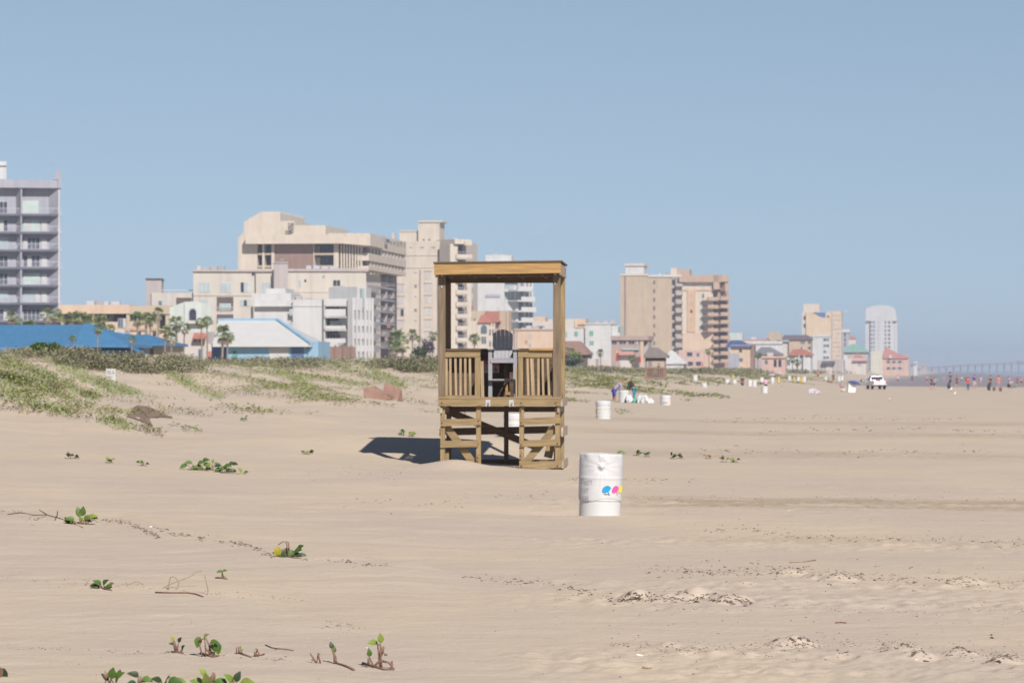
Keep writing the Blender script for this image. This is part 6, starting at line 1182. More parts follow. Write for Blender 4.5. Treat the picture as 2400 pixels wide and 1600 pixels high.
# --- drift: seaweed crumbs, shells, all too many to count
def drift():
    r = random.Random(77); b = MB(); w_ = MB()
    def chip(m, px, py, L, tone, flat=0.5):
        L *= 1.45
        x, y, z = hit(px, py); a = r.gauss(0, 0.7); k = r.randint(5, 7); c = jit(tone, r, 0.35); P = []
        for j in range(k):
            t = 2 * math.pi * j / k; q = r.uniform(0.6, 1.1); u = math.cos(t) * L * q * 0.5; v = math.sin(t) * L * q * r.uniform(0.08, 0.22)
            P.append((x + u * math.cos(a) - v * math.sin(a), y + u * math.sin(a) + v * math.cos(a)))
        h = L * flat * r.uniform(0.08, 0.35)
        m.add([(p[0], p[1], z - 0.004) for p in P] + [(x + r.uniform(-.2, .2) * L, y, z + h)], [(j, (j + 1) % k, k) for j in range(k)], 0, c)
    def line(P, n, sx, sy, L, tone=(0.085, 0.055, 0.045)):
        for _ in range(n):
            t = r.random() * (len(P) - 1); k = int(t); f = t - k; q = r.gauss(0, 1) * (0.35 if r.random() < 0.6 else 1.2)
            tn = tone if r.random() < 0.35 else (0.17, 0.13, 0.105)
            cx, cy = P[k][0] + (P[k + 1][0] - P[k][0]) * f + r.gauss(0, sx), P[k][1] + (P[k + 1][1] - P[k][1]) * f + q * sy; sl = r.uniform(-0.5, 0.5)
            for j in range(r.choice((1, 2, 3, 5))): o = r.gauss(0, 6); chip(b, cx + o, cy + o * sl + r.gauss(0, 0.8), L * r.uniform(0.25, 1.1), tn)
    line([(205, 1216), (235, 1219), (270, 1219), (300, 1224), (330, 1238), (365, 1256)], 70, 3, 3, 0.05); line([(372, 1238), (400, 1250), (440, 1255), (470, 1258), (472, 1266)], 60, 3, 3, 0.05)
    line([(310, 1232), (345, 1244), (368, 1258)], 40, 2, 3, 0.06, (0.10, 0.06, 0.055)); line([(505, 1266), (560, 1272), (590, 1280), (625, 1296), (640, 1302)], 60, 4, 3, 0.06); line([(700, 1310), (760, 1315), (800, 1314), (850, 1322), (915, 1330)], 50, 4, 3, 0.04); line([(0, 1200), (30, 1196), (60, 1212), (140, 1220)], 30, 4, 4, 0.04)
    line([(0, 1355), (100, 1362), (200, 1368), (300, 1372), (450, 1385), (560, 1396), (700, 1402)], 110, 8, 5, 0.025); line([(0, 1518), (120, 1521), (250, 1524), (330, 1530), (420, 1530), (500, 1535), (640, 1545), (660, 1548)], 130, 6, 3, 0.025); line([(100, 1545), (250, 1560)], 70, 20, 10, 0.014); line([(750, 1470), (800, 1462), (830, 1476)], 40, 12, 8, 0.03)
    # torn crumbs along the churned strips at the right
    for P, n, sy, L in (([(1080, 1352), (1300, 1370), (1450, 1405), (1560, 1402), (1680, 1405), (1760, 1412)], 170, 5, 0.05), ([(1520, 1338), (1700, 1340), (1860, 1338), (2000, 1352), (2150, 1360), (2400, 1362)], 330, 12, 0.045), ([(1420, 1505), (1600, 1520), (1800, 1512), (1960, 1510), (2100, 1508), (2300, 1530), (2400, 1545)], 420, 14, 0.03),
                        ([(1640, 1242), (1760, 1240), (1900, 1262), (2100, 1258), (2400, 1272)], 150, 7, 0.05), ([(1440, 1170), (1700, 1168), (2000, 1166), (2400, 1170)], 90, 7, 0.05), ([(800, 1172), (1000, 1180), (1180, 1160), (1330, 1165)], 60, 8, 0.05), ([(1350, 1120), (1500, 1124), (1620, 1122)], 50, 3, 0.06), ([(1500, 1430), (1800, 1420), (2200, 1440), (2400, 1430)], 110, 16, 0.03), ([(1620, 1055), (1900, 1060), (2350, 1056)], 70, 5, 0.09), ([(1640, 985), (1900, 980), (2300, 985)], 60, 3, 0.12), ([(1780, 1010), (2100, 1005), (2400, 1012)], 60, 3, 0.12), ([(700, 1110), (1000, 1110)], 30, 20, 0.05)):
        line(P, n, 14, sy, L)
    for _ in range(620): px = r.uniform(0, 2400); chip(b, px, r.uniform(1120, 1595), r.uniform(0.008, 0.03) * (1.3 if px > 1200 else 0.8), (0.11, 0.08, 0.06))
    for px_, py_, w2, h2 in ((1484, 1402, 22, 15), (1508, 1404, 16, 11), (1602, 1404, 32, 18), (1668, 1402, 38, 12), (1712, 1410, 34, 18), (1850, 1345, 30, 16), (1965, 1356, 26, 14), (2260, 1362, 26, 12), (1838, 1505, 24, 14), (1880, 1504, 20, 10), (2120, 1522, 22, 12), (2155, 1535, 18, 10), (2250, 1528, 22, 10), (2350, 1548, 22, 14)):
        for _ in range(26):                        # crumbs caught round the shoulders of the little heaps
            f = r.choice((-1, 1)) * r.uniform(0.15, 1.0); chip(b, px_ + f * w2, py_ - h2 * (1 - f * f) + r.gauss(0, 1.5), r.uniform(0.015, 0.05), (0.11, 0.08, 0.065))
    for px, py, L in ((2072, 1511, .05), (2050, 1360, .045), (1490, 1400, .06), (1505, 1402, .05), (1602, 1400, .06), (1633, 1411, .07), (1750, 1420, .07), (1775, 1347, .05), (1787, 1389, .04), (2127, 1515, .05), (1762, 1510, .05), (2325, 1495, .06), (2322, 1488, .04), (2338, 1550, .06), (2170, 1548, .06), (1985, 1528, .05), (1815, 1357, .05), (1345, 1394, .03), (2140, 1268, .05), (2020, 1345, .06)): chip(b, px, py, L, (0.06, 0.04, 0.035), 0.6)
    for px, py, L in ((335, 1241, .05), (352, 1234, .06), (748, 1506, .025), (795, 1507, .022), (860, 1517, .035), (905, 1530, .03), (885, 1492, .012), (650, 1404, .05), (1382, 1372, .025), (1497, 1534, .05), (2150, 1545, .03), (2190, 1555, .02), (770, 1495, .015), (10, 1508, .012), (180, 1560, .012), (1520, 1271, .03), (1850, 1196, .08)): chip(w_, px, py, L, (0.7, 0.66, 0.62), 0.4)
    for _ in range(90): chip(w_, r.uniform(0, 2400), r.uniform(1250, 1595), r.uniform(0.006, 0.014), (0.66, 0.6, 0.54))
    tag(b.build('seaweed_crumbs', mat('dried_seaweed', (0.08, 0.06, 0.05, 1), 0.9, 0.2, 40, attr='tint')), 'dark dried seaweed crumbs and twig bits strewn on the sand', 'drift', kind='stuff')
    tag(w_.build('shell_fragments', mat('shell', (0.7, 0.66, 0.62, 1), 0.5, 0.1, 40, attr='tint')), 'small pale shell fragments scattered on the sand', 'shells', kind='stuff')
drift()
# ---------------------------------------------------------------- people
SKIN = mat('skin', (0.46, 0.26, 0.17, 1), 0.6, 0.06, 8); HAIRD = mat('dark_brown_hair', (0.035, 0.022, 0.015, 1), 0.6, 0.1, 20); HAIRL = mat('light_brown_hair', (0.20, 0.13, 0.07, 1), 0.6, 0.1, 20)
def cloth(name, r, g, b, k=0.74): return mat(name, rgb(r, g, b, k), 0.85, 0.08, 6)
def grow(pts, edges, name, levels=2):
    """a smooth tapering surface round a skeleton: pts name -> (x, y, z, radius)"""
    me = D.meshes.new(name); bm = bmesh.new(); L = bm.verts.layers.skin.verify(); vs = {}
    for k, p in pts.items(): vs[k] = bm.verts.new(p[:3])
    for a, b in edges: bm.edges.new((vs[a], vs[b]))
    for i, (k, p) in enumerate(pts.items()):
        r = p[3]; vs[k][L].radius = r if isinstance(r, tuple) else (r, r); vs[k][L].use_root = i == 0
    bm.to_mesh(me); bm.free(); ob = D.objects.new(name, me); COL.objects.link(ob)
    ob.modifiers.new('skin', 'SKIN').use_smooth_shade = True; ob.modifiers.new('sub', 'SUBSURF').levels = levels; ob.modifiers['sub'].render_levels = levels
    m2 = D.meshes.new_from_object(ob.evaluated_get(C.evaluated_depsgraph_get())); D.objects.remove(ob); D.meshes.remove(me)
    m2.polygons.foreach_set('use_smooth', [True] * len(m2.polygons)); return m2
def figure(lean=0.0, stride=0.12, arms='down', knee=0.0, fingers=False, head_tilt=0.0, sit=False):
    """joints of a 1.72 m person facing +Y; lean is the bend at the hips in degrees"""
    P = {}; a = R(lean)
    def up(l, x=0, f=0): return (x, 0.0 + l * math.sin(a) + f * math.cos(a), 0.93 + l * math.cos(a) - f * math.sin(a))
    hz = 0.0
    P['pelvis'] = (0, 0, 0.93, (0.15, 0.105)); P['waist'] = up(0.16) + ((0.135, 0.10),); P['chest'] = up(0.36) + ((0.155, 0.115),); P['collar'] = up(0.50) + ((0.11, 0.085),)
    P['neck'] = up(0.565, 0, 0.015) + (0.052,); b = a + R(head_tilt); c = up(0.60, 0, 0.02)
    def hd(l, f, x=0): return (x, c[1] + l * math.sin(b) + f * math.cos(b), c[2] + l * math.cos(b) - f * math.sin(b))
    P['jaw'] = hd(0.05, 0.03) + (0.062,); P['head'] = hd(0.13, 0.02) + ((0.076, 0.092),); P['crown'] = hd(0.21, 0.0) + (0.058,); P['nose'] = hd(0.105, 0.115) + (0.013,)
    P['ear_l'] = hd(0.11, 0.0, -0.083) + (0.014,); P['ear_r'] = hd(0.11, 0.0, 0.083) + (0.014,)
    E = [('pelvis', 'waist'), ('waist', 'chest'), ('chest', 'collar'), ('collar', 'neck'), ('neck', 'jaw'), ('jaw', 'head'), ('head', 'crown'), ('head', 'nose'), ('head', 'ear_l'), ('head', 'ear_r')]
    for s, n in ((-1, 'l'), (1, 'r')):
        sh = up(0.47, s * 0.185); P['sho_' + n] = sh + (0.062,)
        if arms == 'down': el = (sh[0] + s * 0.05, sh[1] - 0.02, sh[2] - 0.29); wr = (el[0] + s * 0.01, el[1] + 0.07 * (1 if s > 0 else 0.4), el[2] - 0.25)
        elif arms == 'reach': el = (sh[0] + s * 0.06, sh[1] + 0.10, sh[2] - 0.26); wr = (el[0] - s * 0.06, el[1] + 0.20, el[2] - 0.13)
        elif arms == 'hang': el = (sh[0] + s * 0.03, sh[1] + 0.04, sh[2] - 0.28); wr = (el[0] - s * 0.02, el[1] + 0.10, el[2] - 0.23)
        else: el = (sh[0] + s * 0.10, sh[1] + 0.02, sh[2] - 0.26); wr = (el[0] - s * 0.10, el[1] + 0.20, el[2] + 0.02)
        P['elb_' + n] = el + (0.044,); P['wri_' + n] = wr + (0.028,); v = (V3(wr) - V3(el)).normalized(); h = V3(wr) + v * 0.09; P['hand_' + n] = tuple(h) + ((0.038, 0.022),)
        E += [('collar', 'sho_' + n), ('sho_' + n, 'elb_' + n), ('elb_' + n, 'wri_' + n), ('wri_' + n, 'hand_' + n)]
        if fingers:
            sd = V3((0.35, 0.9, 0)).normalized(); cu = V3((-s * 0.6, 0.15, -0.2))
            for i, (o, l) in enumerate(((-0.028, 0.072), (-0.010, 0.082), (0.010, 0.077), (0.027, 0.058))):
                p1 = h + sd * o + v * l * 0.6 + cu * 0.008; p2 = p1 + v * l * 0.5 + cu * 0.03
                P[f'f{i}a{n}'] = tuple(p1) + (0.010,); P[f'f{i}b{n}'] = tuple(p2) + (0.008,); E += [('hand_' + n, f'f{i}a{n}'), (f'f{i}a{n}', f'f{i}b{n}')]
            p1 = V3(wr) + v * 0.045 + sd * 0.045; p2 = p1 + v * 0.04 + sd * 0.015; P['ta' + n] = tuple(p1) + (0.011,); P['tb' + n] = tuple(p2) + (0.009,); E += [('wri_' + n, 'ta' + n), ('ta' + n, 'tb' + n)]
        st = stride * s
        P['hip_' + n] = (s * 0.085, 0, 0.87, 0.092)
        if sit: P['kne_' + n] = (s * 0.13, 0.42, 0.93, 0.062); P['ank_' + n] = (s * 0.14, 0.62, 0.60, 0.040); P['toe_' + n] = (s * 0.15, 0.78, 0.58, 0.036)
        else: P['kne_' + n] = (s * 0.095, st * 0.5 + 0.03 + knee, 0.49, 0.060); P['ank_' + n] = (s * 0.10, st, 0.085, 0.040); P['toe_' + n] = (s * 0.115, st + 0.15, 0.035, 0.036)
        E += [('pelvis', 'hip_' + n), ('hip_' + n, 'kne_' + n), ('kne_' + n, 'ank_' + n), ('ank_' + n, 'toe_' + n)]
    return P, E
def lerp(p, q, t, r): return tuple(p[i] + (q[i] - p[i]) * t for i in range(3)) + (r,)
def fat(r, k): return tuple(x + k for x in r) if isinstance(r, tuple) else r + k
FIG = {}
def pose(key, hood=False, long_sleeve=False, trousers=False, dress=False, **kw):
    k2 = (key, hood, long_sleeve, trousers, dress)
    if k2 in FIG: return FIG[k2]
    P, E = figure(**kw); out = {'body': grow(P, E, 'body')}
    T = {k: P[k][:3] + (fat(P[k][3], 0.018),) for k in ('waist', 'chest', 'collar', 'sho_l', 'sho_r')}; T = {'chest': T['chest'], **T}
    T['hem'] = lerp(P['pelvis'], P['waist'], 0.05, (0.168, 0.125)); TE = [('hem', 'waist'), ('waist', 'chest'), ('chest', 'collar'), ('collar', 'sho_l'), ('collar', 'sho_r')]
    for n in 'lr':
        if long_sleeve: T['elb_' + n] = P['elb_' + n][:3] + (0.058,); T['cuff_' + n] = lerp(P['elb_' + n], P['wri_' + n], 0.9, 0.042); TE += [('sho_' + n, 'elb_' + n), ('elb_' + n, 'cuff_' + n)]
        else: T['cuff_' + n] = lerp(P['sho_' + n], P['elb_' + n], 0.6, 0.062); TE += [('sho_' + n, 'cuff_' + n)]
    if hood: T['hood'] = lerp(P['neck'], P['jaw'], 0.4, (0.088, 0.085)); TE.append(('collar', 'hood'))
    out['shirt'] = grow(T, TE, 'shirt')
    B = {'pelvis': P['pelvis'][:3] + ((0.145, 0.115),)}; BE = []
    for n in 'lr':
        B['hip_' + n] = P['hip_' + n][:3] + (0.096,); BE.append(('pelvis', 'hip_' + n))
        if trousers: B['kne_' + n] = P['kne_' + n][:3] + (0.070,); B['ank_' + n] = P['ank_' + n][:3] + (0.056,); BE += [('hip_' + n, 'kne_' + n), ('kne_' + n, 'ank_' + n)]
        else: B['leg_' + n] = lerp(P['hip_' + n], P['kne_' + n], 0.95, 0.074); BE.append(('hip_' + n, 'leg_' + n))
    out['trousers' if trousers else 'shorts'] = grow(B, BE, 'trousers' if trousers else 'shorts')
    h, c, j = V3(P['head'][:3]), V3(P['crown'][:3]), V3(P['jaw'][:3]); bk = V3((0, -1, 0)); u = (c - h).normalized(); back = (bk - u * bk.dot(u)).normalized()
    H = {'top': tuple(c + u * 0.008) + (0.074,), 'back': tuple(h + back * 0.035 + u * 0.03) + ((0.094, 0.088),), 'nape': tuple(h + back * 0.055 - u * 0.06) + (0.066,)}
    out['hair'] = grow(H, [('top', 'back'), ('back', 'nape')], 'hair'); FIG[k2] = out; return out
def person(px, py, d, label, key, turn, shirt, legs, hair=HAIRD, hpx=None, skin=SKIN, pos=None, group=None, **kw):
    """py: where the feet meet the sand; turn: heading in degrees, 0 faces away up the beach, 90 left"""
    x = (px - CX) / F * d; z = CZ - (py - HY) / F * d; g = land1(x, d); z = g if abs(z - g) > 0.5 else z
    if kw.get('sit'): z -= 0.52 if 'chair' in label else 0.66
    t = thing('person', label, 'person', (x, d, z), R(turn), group); s = 1.0
    if hpx: s = hpx / F * d / 1.72; t.scale = (s, s, s)
    M = pose(key, **kw)
    for k, me in M.items():
        o = D.objects.new(k, me); COL.objects.link(o); o.parent = t
        if not me.materials: me.materials.append(SKIN)
        o.material_slots[0].link = 'OBJECT'; o.material_slots[0].material = {'body': skin, 'shirt': shirt, 'shorts': legs, 'trousers': legs, 'hair': hair}[k]
    return t
c_grey = cloth('grey_violet_hoodie', 176, 164, 186); c_blue = cloth('royal_blue_shorts', 82, 92, 190); c_blk = cloth('dark_green_grey_jacket', 62, 66, 58); c_teal = cloth('teal_trousers', 56, 148, 164); c_red = cloth('bright_red_shirt', 226, 64, 86); c_navy = cloth('navy_jeans', 78, 92, 128)
c_roy = cloth('blue_top', 92, 104, 190); c_wht = cloth('off_white_cloth', 226, 220, 216); c_dk = cloth('charcoal_cloth', 78, 72, 84); c_pnk = cloth('light_pink_shirt', 236, 190, 222); c_mar = cloth('maroon_shirt', 150, 70, 80); c_brn = cloth('brown_shorts', 128, 92, 82); c_lav = cloth('lavender_cloth', 176, 160, 196); c_org = cloth('orange_pink_top', 222, 132, 112); c_grn = cloth('muted_green_cloth', 110, 150, 130)
TAN2 = mat('tanned_skin', (0.36, 0.18, 0.10, 1), 0.6, 0.06, 8)
person(1439, 949, 203, 'person in a grey hooded top and blue shorts bending over a drum bin', 'bendA', -72, c_grey, c_blue, HAIRL, None, TAN2, None, 'people sorting rubbish', lean=42, stride=0.05, arms='reach', fingers=True, head_tilt=20, hood=True, long_sleeve=True)
person(1487, 946, 205, 'person in a dark jacket and teal trousers bending towards the drum bin', 'bendB', 70, c_blk, c_teal, HAIRD, None, SKIN, None, 'people sorting rubbish', lean=36, stride=0.04, arms='hang', fingers=True, head_tilt=30, long_sleeve=True, trousers=True)
G = 'beach walkers'
for px, py, d, lb, key, turn, sh, lg, hp, kw in (
    (1544, 907, 372, 'person in dark clothes with bare legs beside the second stand', 'walk', -60, c_dk, c_dk, 36, dict(stride=0.2)),
    (1740, 915, 400, 'person in dark shirt and shorts standing among the far drum bins', 'stand', 10, c_dk, c_dk, 35, dict(stride=0.03)),
    (1795, 905, 330, 'person in a pink shirt and dark shorts behind a white drum bin', 'stand', 30, c_pnk, c_dk, 34, dict(stride=0.03)),
    (1917, 889, 560, 'person with a coral top standing right of the drum bins, left of three', 'stand', 40, c_org, c_dk, 22, dict(stride=0.03)), (1943, 889, 565, 'person in maroon crouched in the middle of the far three', 'sitlow', 60, c_mar, c_dk, 20, dict(lean=30, sit=True)), (1953, 890, 560, 'slim person in dark clothes, right of the far three', 'stand', 0, c_dk, c_dk, 23, dict(stride=0.03)),
    (2057, 884, 700, 'person in dark clothes beyond the roof of the pickup truck', 'stand', 0, c_dk, c_dk, 16, dict(stride=0.03)), (2104, 890, 620, 'person in pink far off just right of the pickup truck', 'stand', 0, c_pnk, c_brn, 20, dict(stride=0.03)),
    (2138, 884, 640, 'person in grey far off under the tiny white house', 'stand', 0, c_dk, c_navy, 20, dict(stride=0.03)), (2172, 884, 640, 'person in lavender far off left of the dark pair', 'stand', 0, c_lav, c_brn, 20, dict(stride=0.03)),
    (2183, 903, 450, 'person in black at the left of a close pair on the wet sand', 'stand', 20, c_dk, c_dk, 30, dict(stride=0.03)), (2190, 902, 450, 'person in lavender and black at the right of a close pair on the wet sand', 'stand', -20, c_lav, c_dk, 28, dict(stride=0.03)),
    (2227, 910, 430, 'person in slate blue leaning over a dark bag near two white birds', 'walk', 40, c_navy, c_dk, 38, dict(stride=0.2)), (2243, 899, 500, 'person in a maroon shirt with bare legs on the wet sand', 'walk', -40, c_mar, c_brn, 27, dict(stride=0.2)),
    (2269, 915, 428, 'person in a bright red shirt and blue jeans on the wet sand', 'standT', 10, c_red, c_navy, 31, dict(stride=0.03, trousers=True)), (2284, 912, 430, 'person in a blue top and pale shorts beside the red shirt', 'walk', -35, c_roy, c_wht, 34, dict(stride=0.2)),
    (2264, 884, 640, 'person in dark clothes far behind the red shirt', 'stand', 0, c_dk, c_dk, 18, dict(stride=0.03)), (2285, 882, 650, 'person in grey far behind the blue top', 'stand', 0, c_dk, c_navy, 18, dict(stride=0.03)), (2299, 881, 640, 'person in pale pink far right of the blue top', 'stand', 0, c_pnk, c_pnk, 18, dict(stride=0.03)),
    (2322, 884, 620, 'person in blue far behind the tall dark figure', 'stand', 0, c_roy, c_navy, 20, dict(stride=0.03)), (2321, 914, 420, 'person in dark clothes carrying a big dark bag on the wet sand', 'walk', 30, c_dk, c_dk, 34, dict(stride=0.2)), (2339, 882, 640, 'person in lime yellow far off at the waterline', 'stand', 0, cloth('lime_top', 200, 212, 150), c_dk, 18, dict(stride=0.03)),
    (2340, 914, 420, 'person in an orange and lavender top right of the big dark bag', 'stand', 0, c_org, c_lav, 34, dict(stride=0.03)), (2366, 893, 560, 'person in violet at the water near the right edge', 'stand', 0, c_lav, c_roy, 23, dict(stride=0.03)), (2384, 895, 540, 'person in maroon with pale sleeves near the right edge', 'walk', 20, c_mar, c_mar, 23, dict(stride=0.2)), (2394, 888, 580, 'person in rose cut by the right edge', 'stand', 0, cloth('rose_top', 206, 150, 160), c_dk, 20, dict(stride=0.03)),
    (2212, 880, 700, 'tiny person in pink far off above the maroon shirt', 'stand', 0, c_lav, c_lav, 15, dict(stride=0.03)), (2254, 881, 700, 'tiny person in pale clothes far off by the pier posts', 'stand', 0, c_wht, c_dk, 15, dict(stride=0.03))):
    person(px, py, d, lb, key, turn, sh, lg, HAIRD, hp, SKIN, None, G, **kw)
person(1971, 909, 380, 'person sitting low in a dark top and orange beside the white cooler', 'sitlow', -30, c_lav, c_org, HAIRD, 32, SKIN, None, None, lean=30, sit=True)
person(2368, 908, 445, 'person sitting in a folding chair on the wet sand at the right', 'sitlow', 200, c_wht, c_dk, HAIRD, 30, SKIN, None, None, lean=30, sit=True)

def folding_chair():
    x, y = (2368 - CX) / F * 445, 445; z = land1(x, y); t = thing('folding_chair', 'low folding chair under the sitting person at the right', 'chair', (x, y, z), R(200)); b = MB(); b.box(-0.25, -0.25, 0.34, 0.25, 0.25, 0.38); b.build('seat', c_navy, t)
    b = MB(); b.hexa([(-0.25, -0.28, 0.385), (0.25, -0.28, 0.385), (0.25, -0.24, 0.385), (-0.25, -0.24, 0.385), (-0.25, -0.45, 0.85), (0.25, -0.45, 0.85), (0.25, -0.41, 0.85), (-0.25, -0.41, 0.85)]); b.build('backrest', c_navy, t)
    for sx in (-1, 1):
        for sy in (-1, 1): q = MB(); q.tube([(sx * 0.24, sy * 0.2, 0.36), (sx * 0.24, -sy * 0.26, -0.03)], 0.014, 6); q.build('leg', STEEL, t)
folding_chair()

# ---------------------------------------------------------------- things people brought, and the second stand
def place(px, py, d=None):
    x, y, z = hit(px, py)
    if d: y = d; x = (px - CX) / F * d; z = CZ - (py - HY) / F * d
    return x, y, z
def second_stand():
    s = Bld('lifeguard_stand', 'second wooden lifeguard stand with a grey sloping roof, farther up the beach', 'lifeguard stand', 1535, 355, -6)
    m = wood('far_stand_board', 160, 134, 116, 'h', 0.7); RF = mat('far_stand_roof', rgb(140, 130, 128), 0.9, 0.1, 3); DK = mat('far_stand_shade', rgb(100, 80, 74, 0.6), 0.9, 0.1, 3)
    s.hip(RF, 1508, 1565, 833, 814, 1520, 1542, 3.0, 0.35); s.box('beam', DK, 1512, 833, 1560, 845, 0.1, 0.15); s.box('beam', DK, 1512, 835, 1560, 846, -2.4, 0.15)
    for x in (1512, 1557): s.one('post', m, lambda b: b.hexa(s.slab8(x, 835, x + 4, 910, 0, 0.18))); s.one('post', m, lambda b: b.hexa(s.slab8(x + 1, 835, x + 4, 910, -2.3, 0.15)))
    s.one('deck', m, lambda b: b.hexa(s.slab8(1510, 884, 1562, 889, 0.1, 2.6)))
    for i in range(9): s.one('baluster', m, lambda b: b.hexa(s.slab8(1515 + i * 4.8, 863, 1518 + i * 4.8, 884, 0.02, 0.05)))
    s.one('rail', m, lambda b: b.hexa(s.slab8(1510, 860, 1562, 864, 0.06, 0.08))); s.one('cross_board', m, lambda b: (b.hexa(s.slab8(1512, 892, 1530, 895, 0.05, 0.05)), b.hexa(s.slab8(1543, 892, 1561, 895, 0.05, 0.05))))
    s.one('back_wall', DK, lambda b: b.hexa(s.slab8(1514, 863, 1558, 884, -2.2, 0.08))); s.one('seat', cloth('blue_grey_seat', 96, 110, 132), lambda b: b.hexa(s.slab8(1531, 862, 1541, 884, -0.9, 0.5)))
    s.done()
second_stand()
def parasol(px, py, d, label, col, hpx, tilt=0, closed=False, two=None, turn=0, cap=0.55):
    x, y, z = place(px, py, d); g = land1(x, y); z = g if abs(z - g) > 0.6 else z; h = hpx / F * d
    t = thing('beach_parasol', label, 'parasol', (x, y, z), turn); t.rotation_euler = (0, R(tilt), turn); b = MB(); b.tube([(0, 0, -0.1), (0, 0, h)], 0.025, 8); b.build('pole', mat('pale_blue_pole', rgb(180, 196, 226), 0.5, 0.05) if closed == 'flag' else MATS['white_frame'], t)
    c = MB()
    if closed: c.lathe([(0.03, h * (1 - cap)), (0.16, h * (1 - cap) + 0.08), (0.13, h * 0.8), (0.05, h), (0, h + 0.05)], 10)
    else:
        n = 8; top = h + 0.02; vs = [(0, 0, top)]; fs = []; rr = h * 0.62
        for k, (q, dz) in enumerate(((0.4, 0.06), (0.75, 0.22), (1.0, 0.42))):
            for i in range(n * 2): a = math.pi * i / n; e = 1.0 if i % 2 == 0 else 0.955; vs.append((rr * q * e * math.cos(a), rr * q * e * math.sin(a), top - dz * rr * 0.9))
        m_ = n * 2
        for i in range(m_): fs.append((0, 1 + i, 1 + (i + 1) % m_))
        for k in range(2):
            for i in range(m_): a_ = 1 + k * m_; fs.append((a_ + i, a_ + m_ + i, a_ + m_ + (i + 1) % m_, a_ + (i + 1) % m_))
        c.add(vs, fs); c.add([(v[0] * 0.99, v[1] * 0.99, v[2] - 0.02) for v in vs], [f[::-1] for f in fs])
    c.build('canopy', col, t)
    if two: k = MB(); k.lathe([(0.02, h - 0.05), (0.19, h), (0.17, h + 0.22), (0, h + 0.28)], 10); k.build('top_flap', two, t)
yel = cloth('yellow_cloth', 228, 200, 110); redc = cloth('red_cloth', 206, 58, 58); navy = cloth('navy_cloth', 72, 88, 150)
for px, py, d, lb, hp in ((1718, 888, 470, 'closed yellow parasol above the second far drum bin', 10), (1825, 901, 430, 'closed yellow parasol right of the pink person', 18), (1862, 901, 520, 'closed yellow parasol, left of the close yellow pair', 19), (1875, 904, 500, 'closed yellow parasol leaning, middle of the close yellow group', 18), (1880, 900, 510, 'closed yellow parasol, right of the close yellow group', 16)): parasol(px, py, d, lb, yel, hp, random.uniform(-4, 4), True, None, 0, 0.9)
for px, py, d, lb, hp, tw in ((1446, 858, 480, 'closed red parasol with a yellow top on a pale blue pole by the mauve building', 45, yel), (1500, 856, 490, 'closed red parasol on a pale blue pole left of the second stand', 38, None), (1646, 858, 760, 'small closed red parasol before the foot of the tan tower', 26, None), (1788, 858, 720, 'small closed red parasol before the coral pink house', 22, None)): parasol(px, py, d, lb, redc, hp, 0, 'flag', tw, 0, 0.42)
parasol(1997, 905, 372, 'open navy parasol tilted over a white cooler', navy, 27, 14); parasol(2015, 886, 560, 'closed dark parasol standing behind the navy one', cloth('slate_cloth', 92, 96, 110), 14, 20, True)
parasol(1826, 886, 600, 'small open pink and white parasol among the far drum bins', c_pnk, 14); parasol(1809, 890, 560, 'small pink parasol left of the far white drum bins', c_pnk, 14); parasol(2193, 890, 520, 'small open green parasol over the dark pair', cloth('dusty_green_cloth', 120, 158, 150), 19)

def blob(name, label, cat, px, py, d, w_, h_, dp, m, seed, n=14, crump=0.25):
    """a crumpled bag or heap, wrinkled all over"""
    r = random.Random(seed); x, y, z = place(px, py, d); b = MB(); k = 9; vs = []; ph = [r.uniform(0, 6.28) for _ in range(6)]
    for j in range(k + 1):
        v = j / k
        for i in range(n):
            a = 2 * math.pi * i / n; q = math.sin(math.pi * (0.12 + 0.86 * v)) ** 0.6 * (1 + crump * math.sin(3 * a + ph[0] + 4 * v) * 0.5 + crump * 0.6 * math.sin(7 * a + ph[1] - 6 * v) + crump * r.uniform(-0.25, 0.25))
            vs.append((math.cos(a) * q * w_ / 2, math.sin(a) * q * dp / 2, (v ** 0.85) * h_ * (1 + 0.12 * math.sin(2 * a + ph[2])) - 0.04))
    b.add(vs, [(j * n + i, j * n + (i + 1) % n, (j + 1) * n + (i + 1) % n, (j + 1) * n + i) for j in range(k) for i in range(n)] + [tuple(k * n + i for i in range(n))])
    o = b.build(name, m, None, (0, 0, 0)); o.location = (x, y, z); o.rotation_euler = (0, 0, r.uniform(-0.5, 0.5)); return tag(o, label, cat)
PLA = mat('white_plastic_bag', (0.66, 0.67, 0.67, 1), 0.4, 0.06, 6, bump=0.2, trans=0.15); GRB = mat('green_plastic_bag', rgb(120, 190, 168), 0.5, 0.06, 6, trans=0.1)
for i, (px, py, w_, h_, lb, m_) in enumerate(((1474, 950, .45, .62, 'tall crumpled white bag leaning on the drum between the two people', PLA), (1482, 952, .40, .40, 'small white bag second from the left in the rubbish heap', PLA), (1490, 951, .42, .48, 'sea green bag in the middle of the rubbish heap', GRB), (1497, 953, .34, .30, 'low white bag in front of the green bag', PLA), (1503, 950, .46, .66, 'tall white bag right of the green bag', PLA), (1513, 950, .60, .62, 'wide white bag in the right half of the rubbish heap', PLA), (1524, 951, .38, .48, 'rightmost white bag of the rubbish heap', PLA))):
    t = blob('rubbish_bag', lb, 'rubbish bag', px, py, 200 - i * 0.25, w_, h_, 0.5, m_, i); t['group'] = 'bags of collected rubbish'
